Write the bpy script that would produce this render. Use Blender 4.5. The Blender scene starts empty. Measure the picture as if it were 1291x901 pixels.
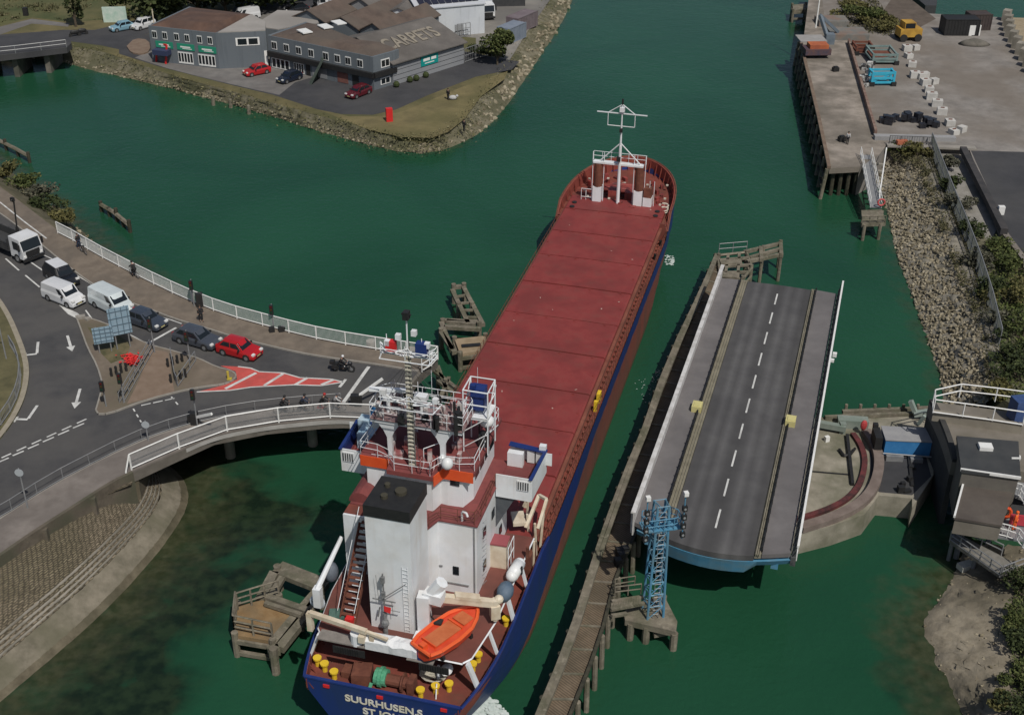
import bpy, bmesh, math, random
from mathutils import Vector, Matrix
random.seed(7)
R = math.radians
sc = bpy.context.scene
COL = sc.collection
# ------------------------------------------------------------------ camera, sky, sun, exposure
CAM_H, FOC, PITCH, ROLL = 62.0, 1580.0, R(30.4), R(0.4)
_F = Vector((0, math.cos(PITCH), -math.sin(PITCH))); _R0 = Vector((1, 0, 0)); _U0 = _R0.cross(_F)
_R = _R0*math.cos(ROLL) + _U0*math.sin(ROLL); _U = -_R0*math.sin(ROLL) + _U0*math.cos(ROLL)
cd = bpy.data.cameras.new('camera'); cam = bpy.data.objects.new('camera', cd); COL.objects.link(cam)
m = Matrix((( _R.x, _U.x, -_F.x, 0), (_R.y, _U.y, -_F.y, 0), (_R.z, _U.z, -_F.z, CAM_H), (0, 0, 0, 1)))
cam.matrix_world = m
cd.sensor_width = 36.0; cd.lens = 36.0*FOC/1291.0; cd.clip_start = 0.5; cd.clip_end = 6000
sc.camera = cam
SUN_EL, SUN_DIR = R(54), Vector((-0.42, 0.90, 0)).normalized()      # direction the light travels, on the ground
w = bpy.data.worlds.new('World'); sc.world = w; w.use_nodes = True
nt = w.node_tree; bg = nt.nodes['Background']; sky = nt.nodes.new('ShaderNodeTexSky')
sky.sky_type = 'NISHITA'; sky.sun_disc = False; sky.sun_elevation = SUN_EL
_sd = -SUN_DIR; sky.sun_rotation = math.atan2(_sd.x, _sd.y)
sky.dust_density = 2.0
nt.links.new(sky.outputs[0], bg.inputs[0]); bg.inputs[1].default_value = 0.062
sl = bpy.data.lights.new('sun', 'SUN'); sl.energy = 3.5; sl.angle = R(0.55); sl.color = (1.0, 0.955, 0.88)
so = bpy.data.objects.new('sun', sl); COL.objects.link(so)
ld = Vector((SUN_DIR.x*math.cos(SUN_EL), SUN_DIR.y*math.cos(SUN_EL), -math.sin(SUN_EL)))
so.rotation_euler = ld.to_track_quat('-Z', 'Y').to_euler()
vs = sc.view_settings; vs.view_transform = 'Standard'; vs.look = 'None'; vs.gamma = 1; vs.exposure = -0.12
try: vs.use_curve_mapping = False
except Exception: pass

# ------------------------------------------------------------------ measuring: a sight line meets a level plane
def P(px, py, z=0.0):
    d = _F*FOC + _R*(px-645.5) - _U*(py-450.5)
    t = (z-CAM_H)/d.z
    return Vector((d.x*t, d.y*t, z))
def PL(pts, z=0.0): return [P(a, b, z) for a, b in pts]

# ------------------------------------------------------------------ materials
MATS = {}
def mat(name, col, col2=None, rough=0.8, scale=1.0, metal=0.0, bump=0.0, bscale=None, detail=6, lo=0.35, hi=0.65, spec=None, col3=None, scale3=0.08, amt3=0.5):
    if name in MATS: return MATS[name]
    m = bpy.data.materials.new(name); m.use_nodes = True; n = m.node_tree; b = n.nodes['Principled BSDF']
    b.inputs['Roughness'].default_value = rough; b.inputs['Metallic'].default_value = metal
    if spec is not None: b.inputs['Specular IOR Level'].default_value = spec
    b.inputs['Base Color'].default_value = (*col, 1)
    tc = n.nodes.new('ShaderNodeTexCoord'); geo = n.nodes.new('ShaderNodeNewGeometry')
    if col2:
        no = n.nodes.new('ShaderNodeTexNoise'); no.inputs['Scale'].default_value = scale; no.inputs['Detail'].default_value = detail
        no.inputs['Roughness'].default_value = 0.65
        n.links.new(geo.outputs['Position'], no.inputs['Vector'])
        mr = n.nodes.new('ShaderNodeMapRange'); mr.inputs[1].default_value = lo; mr.inputs[2].default_value = hi
        n.links.new(no.outputs[0], mr.inputs[0])
        mx = n.nodes.new('ShaderNodeMix'); mx.data_type = 'RGBA'
        mx.inputs[6].default_value = (*col, 1); mx.inputs[7].default_value = (*col2, 1)
        n.links.new(mr.outputs[0], mx.inputs[0]); out = mx.outputs[2]
        if col3:
            no3 = n.nodes.new('ShaderNodeTexNoise'); no3.inputs['Scale'].default_value = scale3; no3.inputs['Detail'].default_value = 5
            n.links.new(geo.outputs['Position'], no3.inputs['Vector'])
            mr3 = n.nodes.new('ShaderNodeMapRange'); mr3.inputs[1].default_value = 0.45; mr3.inputs[2].default_value = 0.62; mr3.inputs[4].default_value = amt3
            n.links.new(no3.outputs[0], mr3.inputs[0])
            mx3 = n.nodes.new('ShaderNodeMix'); mx3.data_type = 'RGBA'; mx3.inputs[7].default_value = (*col3, 1)
            n.links.new(out, mx3.inputs[6]); n.links.new(mr3.outputs[0], mx3.inputs[0]); out = mx3.outputs[2]
        n.links.new(out, b.inputs['Base Color'])
    if bump:
        nb = n.nodes.new('ShaderNodeTexNoise'); nb.inputs['Scale'].default_value = bscale or scale*4; nb.inputs['Detail'].default_value = 5
        n.links.new(geo.outputs['Position'], nb.inputs['Vector'])
        bu = n.nodes.new('ShaderNodeBump'); bu.inputs['Strength'].default_value = 0.8; bu.inputs['Distance'].default_value = bump
        n.links.new(nb.outputs[0], bu.inputs['Height']); n.links.new(bu.outputs[0], b.inputs['Normal'])
    MATS[name] = m
    return m
ASPH = mat('asphalt', (.040,.040,.043), (.074,.072,.071), .9, .5, detail=10, lo=.3, hi=.7, bump=.01, bscale=30, col3=(.088,.083,.078), scale3=.16, amt3=.55)
ASPHD = mat('dark_asphalt', (.032,.033,.037), (.05,.05,.055), .9, .3, bump=.01, bscale=30, col3=(.07,.068,.066), scale3=.1, amt3=.4)
DECKASPH = mat('bridge_asphalt', (.075,.073,.075), (.10,.098,.098), .88, .5, bump=.006, bscale=25, col3=(.055,.054,.056), scale3=.12, amt3=.45)
PATH = mat('path_surface', (.125,.117,.118), (.16,.15,.15), .9, .5, bump=.006, bscale=25, col3=(.085,.08,.082), scale3=.2, amt3=.4)
PAVE = mat('paving', (.13,.105,.082), (.19,.155,.12), .9, .8, bump=.01, bscale=12, col3=(.10,.085,.07), scale3=.25, amt3=.5)
PAVEG = mat('grey_paving', (.13,.125,.12), (.18,.17,.16), .9, .6, bump=.01, bscale=12, col3=(.10,.09,.085), scale3=.2)
CONC = mat('concrete', (.20,.185,.155), (.31,.285,.24), .9, .5, bump=.02, bscale=6, col3=(.12,.11,.085), scale3=.3, amt3=.6)
CONCD = mat('dark_concrete', (.09,.083,.07), (.17,.155,.13), .9, .5, bump=.02, bscale=6, col3=(.05,.055,.04), scale3=.35, amt3=.7)
KERB = mat('kerbstone', (.22,.205,.18), (.28,.26,.23), .9, 2)
GRASS = mat('dry_grass', (.085,.075,.032), (.15,.125,.055), .95, .25, bump=.06, bscale=5, col3=(.06,.065,.022), scale3=.06, amt3=.7)
GRASSG = mat('green_grass', (.045,.06,.018), (.095,.095,.035), .95, .2, bump=.06, bscale=5, col3=(.13,.11,.05), scale3=.05, amt3=.6)
SOIL = mat('soil', (.10,.08,.055), (.17,.14,.10), .95, .6, bump=.08, bscale=3, col3=(.06,.06,.03), scale3=.3, amt3=.6)
SAND = mat('mud_sand', (.13,.11,.08), (.22,.19,.145), .95, .5, bump=.1, bscale=2, col3=(.075,.07,.045), scale3=.3, amt3=.7)
YARD = mat('yard_ground', (.165,.152,.138), (.26,.24,.22), .95, .45, detail=9, bump=.03, bscale=4, col3=(.15,.125,.10), scale3=.08, amt3=.7)
QUAY = mat('quay_concrete', (.15,.13,.105), (.31,.27,.23), .92, .35, bump=.03, bscale=4, col3=(.12,.105,.085), scale3=.2, amt3=.7)
TIMB = mat('weathered_timber', (.12,.105,.08), (.21,.185,.14), .9, 1.2, bump=.02, bscale=8, col3=(.07,.075,.04), scale3=.5, amt3=.6)
TIMBO = mat('orange_timber', (.20,.12,.05), (.27,.18,.09), .9, 1.0, bump=.02, bscale=8, col3=(.13,.10,.06), scale3=.4, amt3=.6)
TIMBB = mat('brown_timber', (.13,.095,.06), (.20,.15,.10), .9, 1.0, bump=.02, bscale=8, col3=(.09,.075,.05), scale3=.3, amt3=.6)
TIMBW = mat('wet_timber', (.025,.024,.016), (.06,.055,.035), .7, 2.0)
WHITE = mat('white_paint', (.74,.76,.77), (.80,.81,.81), .45, .8, col3=(.60,.58,.53), scale3=.6, amt3=.25)
WHITER = mat('railing_white', (.66,.66,.64), (.76,.76,.74), .5, 3)
SHIPW = mat('ship_white', (.68,.71,.74), (.75,.77,.79), .42, .7, col3=(.50,.47,.41), scale3=.5, amt3=.3)
CREAM = mat('cream_paint', (.58,.50,.38), (.66,.59,.47), .5, 1.5, col3=(.35,.24,.14), scale3=1.2, amt3=.4)
BLACK = mat('black', (.012,.012,.013), (.02,.02,.02), .6, 3)
DARK = mat('dark_grey', (.035,.037,.04), (.05,.05,.052), .7, 2)
GREYM = mat('grey_metal', (.20,.21,.22), (.28,.28,.28), .5, 2, metal=.2)
RUST = mat('rusty_red', (.10,.032,.02), (.17,.06,.035), .85, 1.5, bump=.01)
DKRED = mat('deck_red', (.16,.036,.026), (.215,.055,.036), .75, .8, bump=.004, bscale=5, col3=(.10,.035,.025), scale3=.35, amt3=.6)
ROOFRED = mat('upper_deck_red', (.17,.040,.040), (.22,.055,.05), .75, .9, col3=(.11,.03,.03), scale3=.5, amt3=.6)
HATCH = mat('hatch_red', (.185,.028,.025), (.265,.046,.040), .6, .9, detail=9, lo=.3, hi=.7, bump=.006, bscale=3, col3=(.165,.030,.026), scale3=.3, amt3=.85)
COAM = mat('coaming_red', (.16,.05,.032), (.24,.085,.055), .8, 1.0, col3=(.10,.035,.022), scale3=.5, amt3=.6)
BLUE = mat('ship_blue', (.010,.026,.13), (.016,.036,.16), .45, .8)
ORANGE = mat('orange_paint', (.62,.075,.018), (.70,.10,.025), .45, 1)
LBOAT = mat('rescue_orange', (.55,.050,.018), (.64,.075,.028), .35, 1)
YELLOW = mat('yellow_paint', (.68,.46,.02), (.72,.50,.04), .55, 2)
GREEN = mat('rope_green', (.05,.25,.14), (.10,.34,.20), .9, 6)
ROPE = mat('rope_grey', (.35,.33,.27), (.48,.45,.38), .95, 6)
LBLUE = mat('bridge_blue', (.06,.21,.34), (.10,.26,.39), .6, 1.0, col3=(.12,.17,.18), scale3=.5, amt3=.6)
TARP = mat('blue_sheeting', (.03,.16,.38), (.05,.21,.45), .5, 1.5)
CYAN = mat('cyan_paint', (.03,.34,.50), (.05,.40,.55), .5, 1)
RED = mat('red_paint', (.55,.02,.02), (.60,.03,.03), .4, 1)
REDROAD = mat('red_surfacing', (.46,.065,.055), (.53,.09,.075), .9, 1.0, col3=(.34,.07,.06), scale3=.8, amt3=.5)
LINE = mat('line_paint', (.52,.52,.50), (.62,.62,.60), .8, 1.2, col3=(.30,.30,.29), scale3=1.0, amt3=.5)
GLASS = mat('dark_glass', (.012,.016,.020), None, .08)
RUBBER = mat('rubber', (.015,.015,.015), (.022,.022,.022), .85, 5)
CHROME = mat('light_alloy', (.35,.36,.37), None, .35, metal=.6)
LAMPC = mat('lamp_lens', (.7,.7,.68), None, .15)
LAMPR = mat('rear_lens', (.35,.01,.01), None, .2)
SKIN = mat('skin', (.42,.24,.17), None, .6)
BGREY = mat('render_grey', (.115,.135,.155), (.135,.155,.172), .85, .3, col3=(.10,.115,.13), scale3=.15, amt3=.4)
BGREYL = mat('cladding_grey', (.22,.23,.25), (.26,.27,.28), .7, .3)
CLADW = mat('white_cladding', (.50,.53,.57), (.57,.60,.63), .6, .2)
ROOFB = mat('brown_roof', (.075,.055,.045), (.12,.088,.07), .9, .4, bump=.02, bscale=6, col3=(.10,.085,.07), scale3=.12, amt3=.6)
ROOFG = mat('grey_roof', (.10,.092,.085), (.15,.137,.125), .9, .3, bump=.02, bscale=6, col3=(.07,.062,.055), scale3=.12, amt3=.6)
ROOFP = mat('pale_roof', (.26,.245,.225), (.34,.32,.30), .9, .2, col3=(.18,.165,.15), scale3=.1, amt3=.6)
SGREEN = mat('sign_green', (.02,.24,.15), None, .6)
STEAL = mat('sign_teal', (.0,.26,.24), None, .6)
SBLUE = mat('sign_back', (.20,.30,.37), (.26,.36,.43), .5, 2)
BARK = mat('bark', (.06,.045,.03), (.10,.08,.055), .95, 5)
FELT = mat('roof_felt', (.030,.033,.036), (.045,.048,.05), .85, .6, col3=(.06,.06,.06), scale3=.4, amt3=.4)
FELTB = mat('brown_felt', (.075,.062,.052), (.10,.085,.072), .9, .6, col3=(.06,.05,.045), scale3=.4, amt3=.5)
FOAM = mat('foam', (.42,.50,.47), (.60,.66,.64), .8, 3)
ROCK = mat('rock', (.16,.145,.115), (.34,.31,.25), .95, 1.6, bump=.05, bscale=4, lo=.3, hi=.7, col3=(.11,.10,.075), scale3=.4, amt3=.6)
def streaks(m, col, amt=.5, sxy=2.2, sz=.16, lo=.55, hi=.72):
    n = m.node_tree; bs = n.nodes['Principled BSDF']; src = bs.inputs['Base Color'].links[0].from_socket
    g = n.nodes.new('ShaderNodeNewGeometry'); mp = n.nodes.new('ShaderNodeMapping'); mp.inputs['Scale'].default_value = (sxy, sxy, sz); no = n.nodes.new('ShaderNodeTexNoise'); no.inputs['Scale'].default_value = 1; no.inputs['Detail'].default_value = 8
    n.links.new(g.outputs['Position'], mp.inputs[0]); n.links.new(mp.outputs[0], no.inputs['Vector'])
    mr = n.nodes.new('ShaderNodeMapRange'); mr.inputs[1].default_value = lo; mr.inputs[2].default_value = hi; mr.inputs[4].default_value = amt; n.links.new(no.outputs[0], mr.inputs[0])
    mx = n.nodes.new('ShaderNodeMix'); mx.data_type = 'RGBA'; mx.inputs[7].default_value = (*col, 1); n.links.new(mr.outputs[0], mx.inputs[0]); n.links.new(src, mx.inputs[6]); n.links.new(mx.outputs[2], bs.inputs['Base Color'])
streaks(SHIPW, (.45,.36,.28), .2); streaks(CONCD, (.04,.05,.03), .6); streaks(CONC, (.11,.11,.075), .5); streaks(BGREY, (.075,.085,.095), .5); streaks(CLADW, (.36,.38,.40), .5)
streaks(DKRED, (.09,.05,.035), .5, 1.5, 1.5); streaks(ROOFRED, (.10,.04,.035), .4, 1.5, 1.5); streaks(HATCH, (.15,.045,.035), .45, .9, .9, .5, .7); streaks(TIMB, (.30,.27,.21), .5, 3, 3)
def foliage_mat(name, a, b2, c):
    m = bpy.data.materials.new(name); m.use_nodes = True; n = m.node_tree; b = n.nodes['Principled BSDF']
    geo = n.nodes.new('ShaderNodeNewGeometry'); rmp = n.nodes.new('ShaderNodeValToRGB')
    rmp.color_ramp.elements[0].color = (*a, 1); rmp.color_ramp.elements[1].color = (*c, 1)
    e = rmp.color_ramp.elements.new(.5); e.color = (*b2, 1)
    n.links.new(geo.outputs['Random Per Island'], rmp.inputs[0]); n.links.new(rmp.outputs[0], b.inputs['Base Color'])
    b.inputs['Roughness'].default_value = .8; b.inputs['Specular IOR Level'].default_value = .25
    MATS[name] = m; return m
LEAFD = foliage_mat('dark_leaves', (.018,.026,.010), (.035,.048,.016), (.06,.075,.025))
LEAFM = foliage_mat('mid_leaves', (.028,.04,.012), (.06,.078,.022), (.105,.115,.04))
LEAFY = foliage_mat('olive_leaves', (.05,.05,.018), (.095,.09,.03), (.15,.135,.055))
LEAFG = foliage_mat('grey_leaves', (.04,.042,.028), (.08,.08,.055), (.12,.115,.08))

# ------------------------------------------------------------------ mesh builder
class MB:
    def __init__(s): s.v = []; s.f = []; s.mi = []; s.cur = 0
    def m(s, i): s.cur = i; return s
    def add(s, vs_, fs):
        o = len(s.v); s.v += [Vector(q) for q in vs_]
        for f in fs: s.f.append([o+i for i in f]); s.mi.append(s.cur)
        return s
    def box(s, x0, x1, y0, y1, z0, z1):
        return s.add([(x0,y0,z0),(x1,y0,z0),(x1,y1,z0),(x0,y1,z0),(x0,y0,z1),(x1,y0,z1),(x1,y1,z1),(x0,y1,z1)],
                     [(0,3,2,1),(4,5,6,7),(0,1,5,4),(1,2,6,5),(2,3,7,6),(3,0,4,7)])
    def cbox(s, c, sx, sy, sz, a=0.0):          # centre of base, sizes, turn about z
        ca, sa = math.cos(a), math.sin(a); o = []
        for z in (0, sz):
            for x, y in ((-1,-1),(1,-1),(1,1),(-1,1)):
                X, Y = x*sx/2, y*sy/2
                o.append((c[0]+X*ca-Y*sa, c[1]+X*sa+Y*ca, c[2]+z))
        return s.add(o, [(0,3,2,1),(4,5,6,7),(0,1,5,4),(1,2,6,5),(2,3,7,6),(3,0,4,7)])
    def beam(s, p, q, w_, h_, up=(0,0,1)):      # rectangular bar from p to q
        p = Vector(p); q = Vector(q); d = (q-p).normalized(); u = Vector(up)
        if abs(d.dot(u)) > .99: u = Vector((1,0,0))
        a = d.cross(u).normalized(); b = a.cross(d).normalized()
        o = []
        for c in (p, q):
            for i, j in ((-1,-1),(1,-1),(1,1),(-1,1)): o.append(c + a*(i*w_/2) + b*(j*h_/2))
        return s.add(o, [(0,3,2,1),(4,5,6,7),(0,1,5,4),(1,2,6,5),(2,3,7,6),(3,0,4,7)])
    def tube(s, p, q, r, n=6, r2=None):
        p = Vector(p); q = Vector(q); d = q-p
        if d.length < 1e-6: return s
        d.normalize(); u = Vector((0,0,1)) if abs(d.z) < .95 else Vector((1,0,0))
        a = d.cross(u).normalized(); b = d.cross(a); r2 = r if r2 is None else r2; o = []
        for c, rr in ((p, r), (q, r2)):
            for i in range(n):
                t = 2*math.pi*i/n; o.append(c + a*(rr*math.cos(t)) + b*(rr*math.sin(t)))
        return s.add(o, [(i, (i+1) % n, n+(i+1) % n, n+i) for i in range(n)] + [list(range(n))[::-1], [n+i for i in range(n)]])
    def path(s, pts, r, n=6):
        for a, b in zip(pts, pts[1:]): s.tube(a, b, r, n)
        return s
    def prism(s, poly, z0, z1):
        n = len(poly); z0s = z0 if isinstance(z0, (list, tuple)) else [z0]*n; z1s = z1 if isinstance(z1, (list, tuple)) else [z1]*n
        a = sum(poly[i][0]*poly[(i+1) % n][1]-poly[(i+1) % n][0]*poly[i][1] for i in range(n))
        idx = list(range(n)) if a > 0 else list(range(n))[::-1]
        o = [(poly[i][0], poly[i][1], z0s[i]) for i in idx] + [(poly[i][0], poly[i][1], z1s[i]) for i in idx]
        return s.add(o, [(i, (i+1) % n, n+(i+1) % n, n+i) for i in range(n)] + [list(range(n))[::-1], [n+i for i in range(n)]])
    def sheet(s, pts):                           # flat polygon, given 3-D points, facing up
        n = len(pts); a = sum(pts[i][0]*pts[(i+1) % n][1]-pts[(i+1) % n][0]*pts[i][1] for i in range(n))
        return s.add(pts if a > 0 else pts[::-1], [list(range(n))])
    def strip(s, A, B):
        n = len(A); s.add(list(A)+list(B), [(i, i+1, n+i+1, n+i) for i in range(n-1)]); return s
    def loft(s, secs, cap=True, closed=True):
        n = len(secs[0]); k = len(secs); fs = []
        for j in range(k-1):
            for i in range(n if closed else n-1):
                fs.append((j*n+i, j*n+(i+1) % n, (j+1)*n+(i+1) % n, (j+1)*n+i))
        if cap: fs += [list(range(n))[::-1], [(k-1)*n+i for i in range(n)]]
        return s.add([q for sec in secs for q in sec], fs)
    def ball(s, c, rx, ry=None, rz=None, n=10, k=6):
        ry = rx if ry is None else ry; rz = rx if rz is None else rz; secs = []
        for j in range(k+1):
            t = math.pi*(j/k); t = min(max(t, .08), math.pi-.08)
            secs.append([(c[0]+rx*math.sin(t)*math.cos(2*math.pi*i/n), c[1]+ry*math.sin(t)*math.sin(2*math.pi*i/n), c[2]-rz*math.cos(t)) for i in range(n)])
        return s.loft(secs)
    def build(s, name, mats, parent=None, smooth=False, origin=None, world=False):
        if not isinstance(mats, (list, tuple)): mats = [mats]
        me = bpy.data.meshes.new(name)
        if parent is None:
            if origin is None:
                xs = [q.x for q in s.v]; ys = [q.y for q in s.v]; zs = [q.z for q in s.v]
                origin = Vector(((min(xs)+max(xs))/2, (min(ys)+max(ys))/2, min(zs)))
            vv = [q-origin for q in s.v]
        else:
            root = parent if parent.parent is None else parent.parent
            if world:
                mi = (Matrix.Translation(root.location) @ Matrix.Rotation(root.rotation_euler.z, 4, 'Z')).inverted()
                vv = [mi @ q for q in s.v]
            else: vv = s.v
        me.from_pydata([tuple(q) for q in vv], [], s.f)
        for mm in mats: me.materials.append(mm)
        me.polygons.foreach_set('material_index', s.mi)
        if smooth: me.polygons.foreach_set('use_smooth', [True]*len(me.polygons))
        me.update()
        bm = bmesh.new(); bm.from_mesh(me); bmesh.ops.recalc_face_normals(bm, faces=bm.faces) if s.__dict__.get('fix', True) else None
        bm.to_mesh(me); bm.free()
        o = bpy.data.objects.new(name, me); COL.objects.link(o)
        if parent is None: o.location = origin
        else: o.parent = parent
        return o
def tag(o, label=None, cat=None, group=None, kind=None):
    if label: o['label'] = label
    if cat: o['category'] = cat
    if group: o['group'] = group
    if kind: o['kind'] = kind
    return o
def root(name, label, cat, loc=(0,0,0), rz=0.0, group=None):
    o = bpy.data.objects.new(name, None); COL.objects.link(o); o.location = loc; o.rotation_euler = (0,0,rz)
    o.empty_display_size = .3
    return tag(o, label, cat, group)
def dup(r_, loc, rz, label):
    c = r_.copy(); COL.objects.link(c); c.location = loc; c.rotation_euler = (0,0,rz); c['label'] = label
    for ch in [o for o in KIDS(r_)]:
        d = ch.copy(); COL.objects.link(d); d.parent = c
        for g in KIDS(ch):
            e = g.copy(); COL.objects.link(e); e.parent = d
    return c
def KIDS(o): return [q for q in COL.objects if q.parent == o]
def sheet(name, pts, z, mt, kind='structure', lift=0.0):
    b = MB(); b.fix = False
    q = [Vector((p.x, p.y, z+lift)) for p in PL(pts, z)]; b.sheet(q)
    o = b.build(name, mt)
    bm = bmesh.new(); bm.from_mesh(o.data); bmesh.ops.triangulate(bm, faces=bm.faces); bm.to_mesh(o.data); bm.free()
    return tag(o, kind=kind)
def resample(pts, n):
    L = [0]
    for a, b in zip(pts, pts[1:]): L.append(L[-1]+(b-a).length)
    out = []; j = 0
    for i in range(n):
        d = L[-1]*i/(n-1)
        while j < len(pts)-2 and L[j+1] < d: j += 1
        seg = L[j+1]-L[j]; t = (d-L[j])/seg if seg > 0 else 0
        out.append(pts[j].lerp(pts[j+1], min(max(t,0),1)))
    return out
def smooth_pts(pts, it=2):
    for _ in range(it):
        q = [pts[0]]
        for a, b in zip(pts, pts[1:]): q += [a.lerp(b, .25), a.lerp(b, .75)]
        q.append(pts[-1]); pts = q
    return pts
def railing(b, pts, h=1.1, step=2.0, r=.035, rails=(1.0, .55, .12), pr=None, bars=0, bar_r=.012):
    """posts, rails and, if bars > 0, upright bars at that spacing"""
    n = max(2, int(sum((y-x).length for x, y in zip(pts, pts[1:]))/step)+1); q = resample(pts, n)
    for p in q: b.tube(p, p+Vector((0,0,h)), pr or r, 5)
    for k in rails:
        b.path([p+Vector((0,0,h*k)) for p in q], r, 5)
    if bars:
        for p in resample(pts, int((n-1)*step/bars)): b.tube(p+Vector((0,0,h*rails[-1])), p+Vector((0,0,h*rails[0])), bar_r, 4)
    return b
def text_obj(txt, size, mtl, name, M, parent=None, ext=.01, align='CENTER', bold=.0):
    c = bpy.data.curves.new(name, 'FONT'); c.body = txt; c.size = size; c.extrude = ext; c.align_x = align; c.align_y = 'CENTER'; c.offset = bold
    t = bpy.data.objects.new('tmp_text', c); COL.objects.link(t)
    dg = bpy.context.evaluated_depsgraph_get(); me = bpy.data.meshes.new_from_object(t.evaluated_get(dg))
    bpy.data.objects.remove(t); bpy.data.curves.remove(c)
    me.materials.clear(); me.materials.append(mtl); me.transform(M)
    o = bpy.data.objects.new(name, me); COL.objects.link(o)
    if parent: o.parent = parent
    return o
# ================================================================== the setting
ZR = 5.0      # level of the left road and its bridge deck
# shore lines at the water, read off the photo
SH_FAR = PL([(-300,60),(20,74),(70,75),(110,88),(150,96),(200,108),(250,121),(300,134),(350,149),(400,165),(440,176),(480,187),(515,193),(550,192),(580,182),(612,163),(640,132),(663,98),(690,58),(712,22),(735,-30),(760,-80),(790,-140)])
TP_FAR = PL([(-300,45),(20,58),(80,58),(128,64),(165,78),(230,99),(300,117),(355,133),(418,150),(465,163),(505,172),(545,172),(565,163),(585,146),(606,116),(634,84),(660,45),(683,12),(702,-20),(725,-80),(760,-140)], 1.8)
SH_L1 = PL([(-400,90),(-60,165),(0,207),(38,240),(70,262),(100,288),(125,312),(150,330),(180,352),(215,372)])
TP_L1 = PL([(-400,120),(-60,192),(0,234),(40,264),(73,290),(100,306),(120,317),(148,332),(170,343),(200,358)], 4.9)
SH_L2 = PL([(-420,1230),(-180,1040),(0,884),(55,838),(105,795),(150,752),(195,702),(220,668),(236,640),(238,618),(228,598),(205,580)], .0)
SH_R = PL([(1040,190),(1080,212),(1112,240),(1120,270),(1128,310),(1145,360),(1165,415),(1180,455),(1190,490),(1192,525)])
TP_R = PL([(1120,150),(1150,175),(1168,205),(1182,245),(1200,290),(1218,340),(1232,380),(1246,420),(1252,455),(1256,500)], 3.4)
SH_BR = PL([(1215,690),(1207,715),(1190,750),(1166,775),(1164,800),(1180,818),(1176,836),(1196,852),(1200,872),(1215,901),(1235,960),(1260,1040)])
TP_BR = PL([(1300,690),(1290,715),(1278,745),(1262,770),(1258,800),(1262,818),(1258,836),(1262,852),(1262,872),(1270,901),(1290,960),(1310,1040)], 1.9)

def bank(name, lo, hi, mt, rows=10, n=90, amp=.35, curve=1.0, z_lo=-1.2, kind='structure', seed=1, t0=0.0, t1=1.0, rough=.35):
    rnd = random.Random(seed)
    lo2 = resample(smooth_pts(lo, 1), n); hi2 = resample(smooth_pts(hi, 1), n); secs = []
    for j in range(rows+1):
        t = t0+(t1-t0)*j/rows; row = []
        for i, (a, b2) in enumerate(zip(lo2, hi2)):
            q = a.lerp(b2, t); q.z = a.z + (b2.z-a.z)*(t**curve)
            if 0 < j < rows or t0 > 0 or t1 < 1:
                s_ = amp*min(1, 4*t*(1-t)+.15)
                q += Vector((rnd.uniform(-s_, s_), rnd.uniform(-s_, s_), rnd.uniform(-s_, s_)*rough))
            elif j == 0: q += Vector((rnd.uniform(-amp, amp)*.6, rnd.uniform(-amp, amp)*.6, 0))
            row.append(q)
        secs.append(row)
    if z_lo is not None and t0 == 0:
        out = []
        for i in range(n):
            d = (lo2[i]-hi2[i]); d.z = 0; d = d.normalized() if d.length > 0 else d
            out.append(Vector((secs[0][i].x+d.x*3, secs[0][i].y+d.y*3, z_lo)))
        secs = [out]+secs
    if t1 == 1.0 and name != 'far_bank':
        e = []
        for i in range(n):
            d = (hi2[i]-lo2[i]); d.z = 0; d = d.normalized() if d.length > 0 else d; e.append(Vector((hi2[i].x+d.x*.7, hi2[i].y+d.y*.7, hi2[i].z+.01)))
        secs = secs+[e]
    b = MB(); b.loft(secs, cap=False, closed=False)
    return tag(b.build(name, mt, smooth=True), kind=kind)

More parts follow.
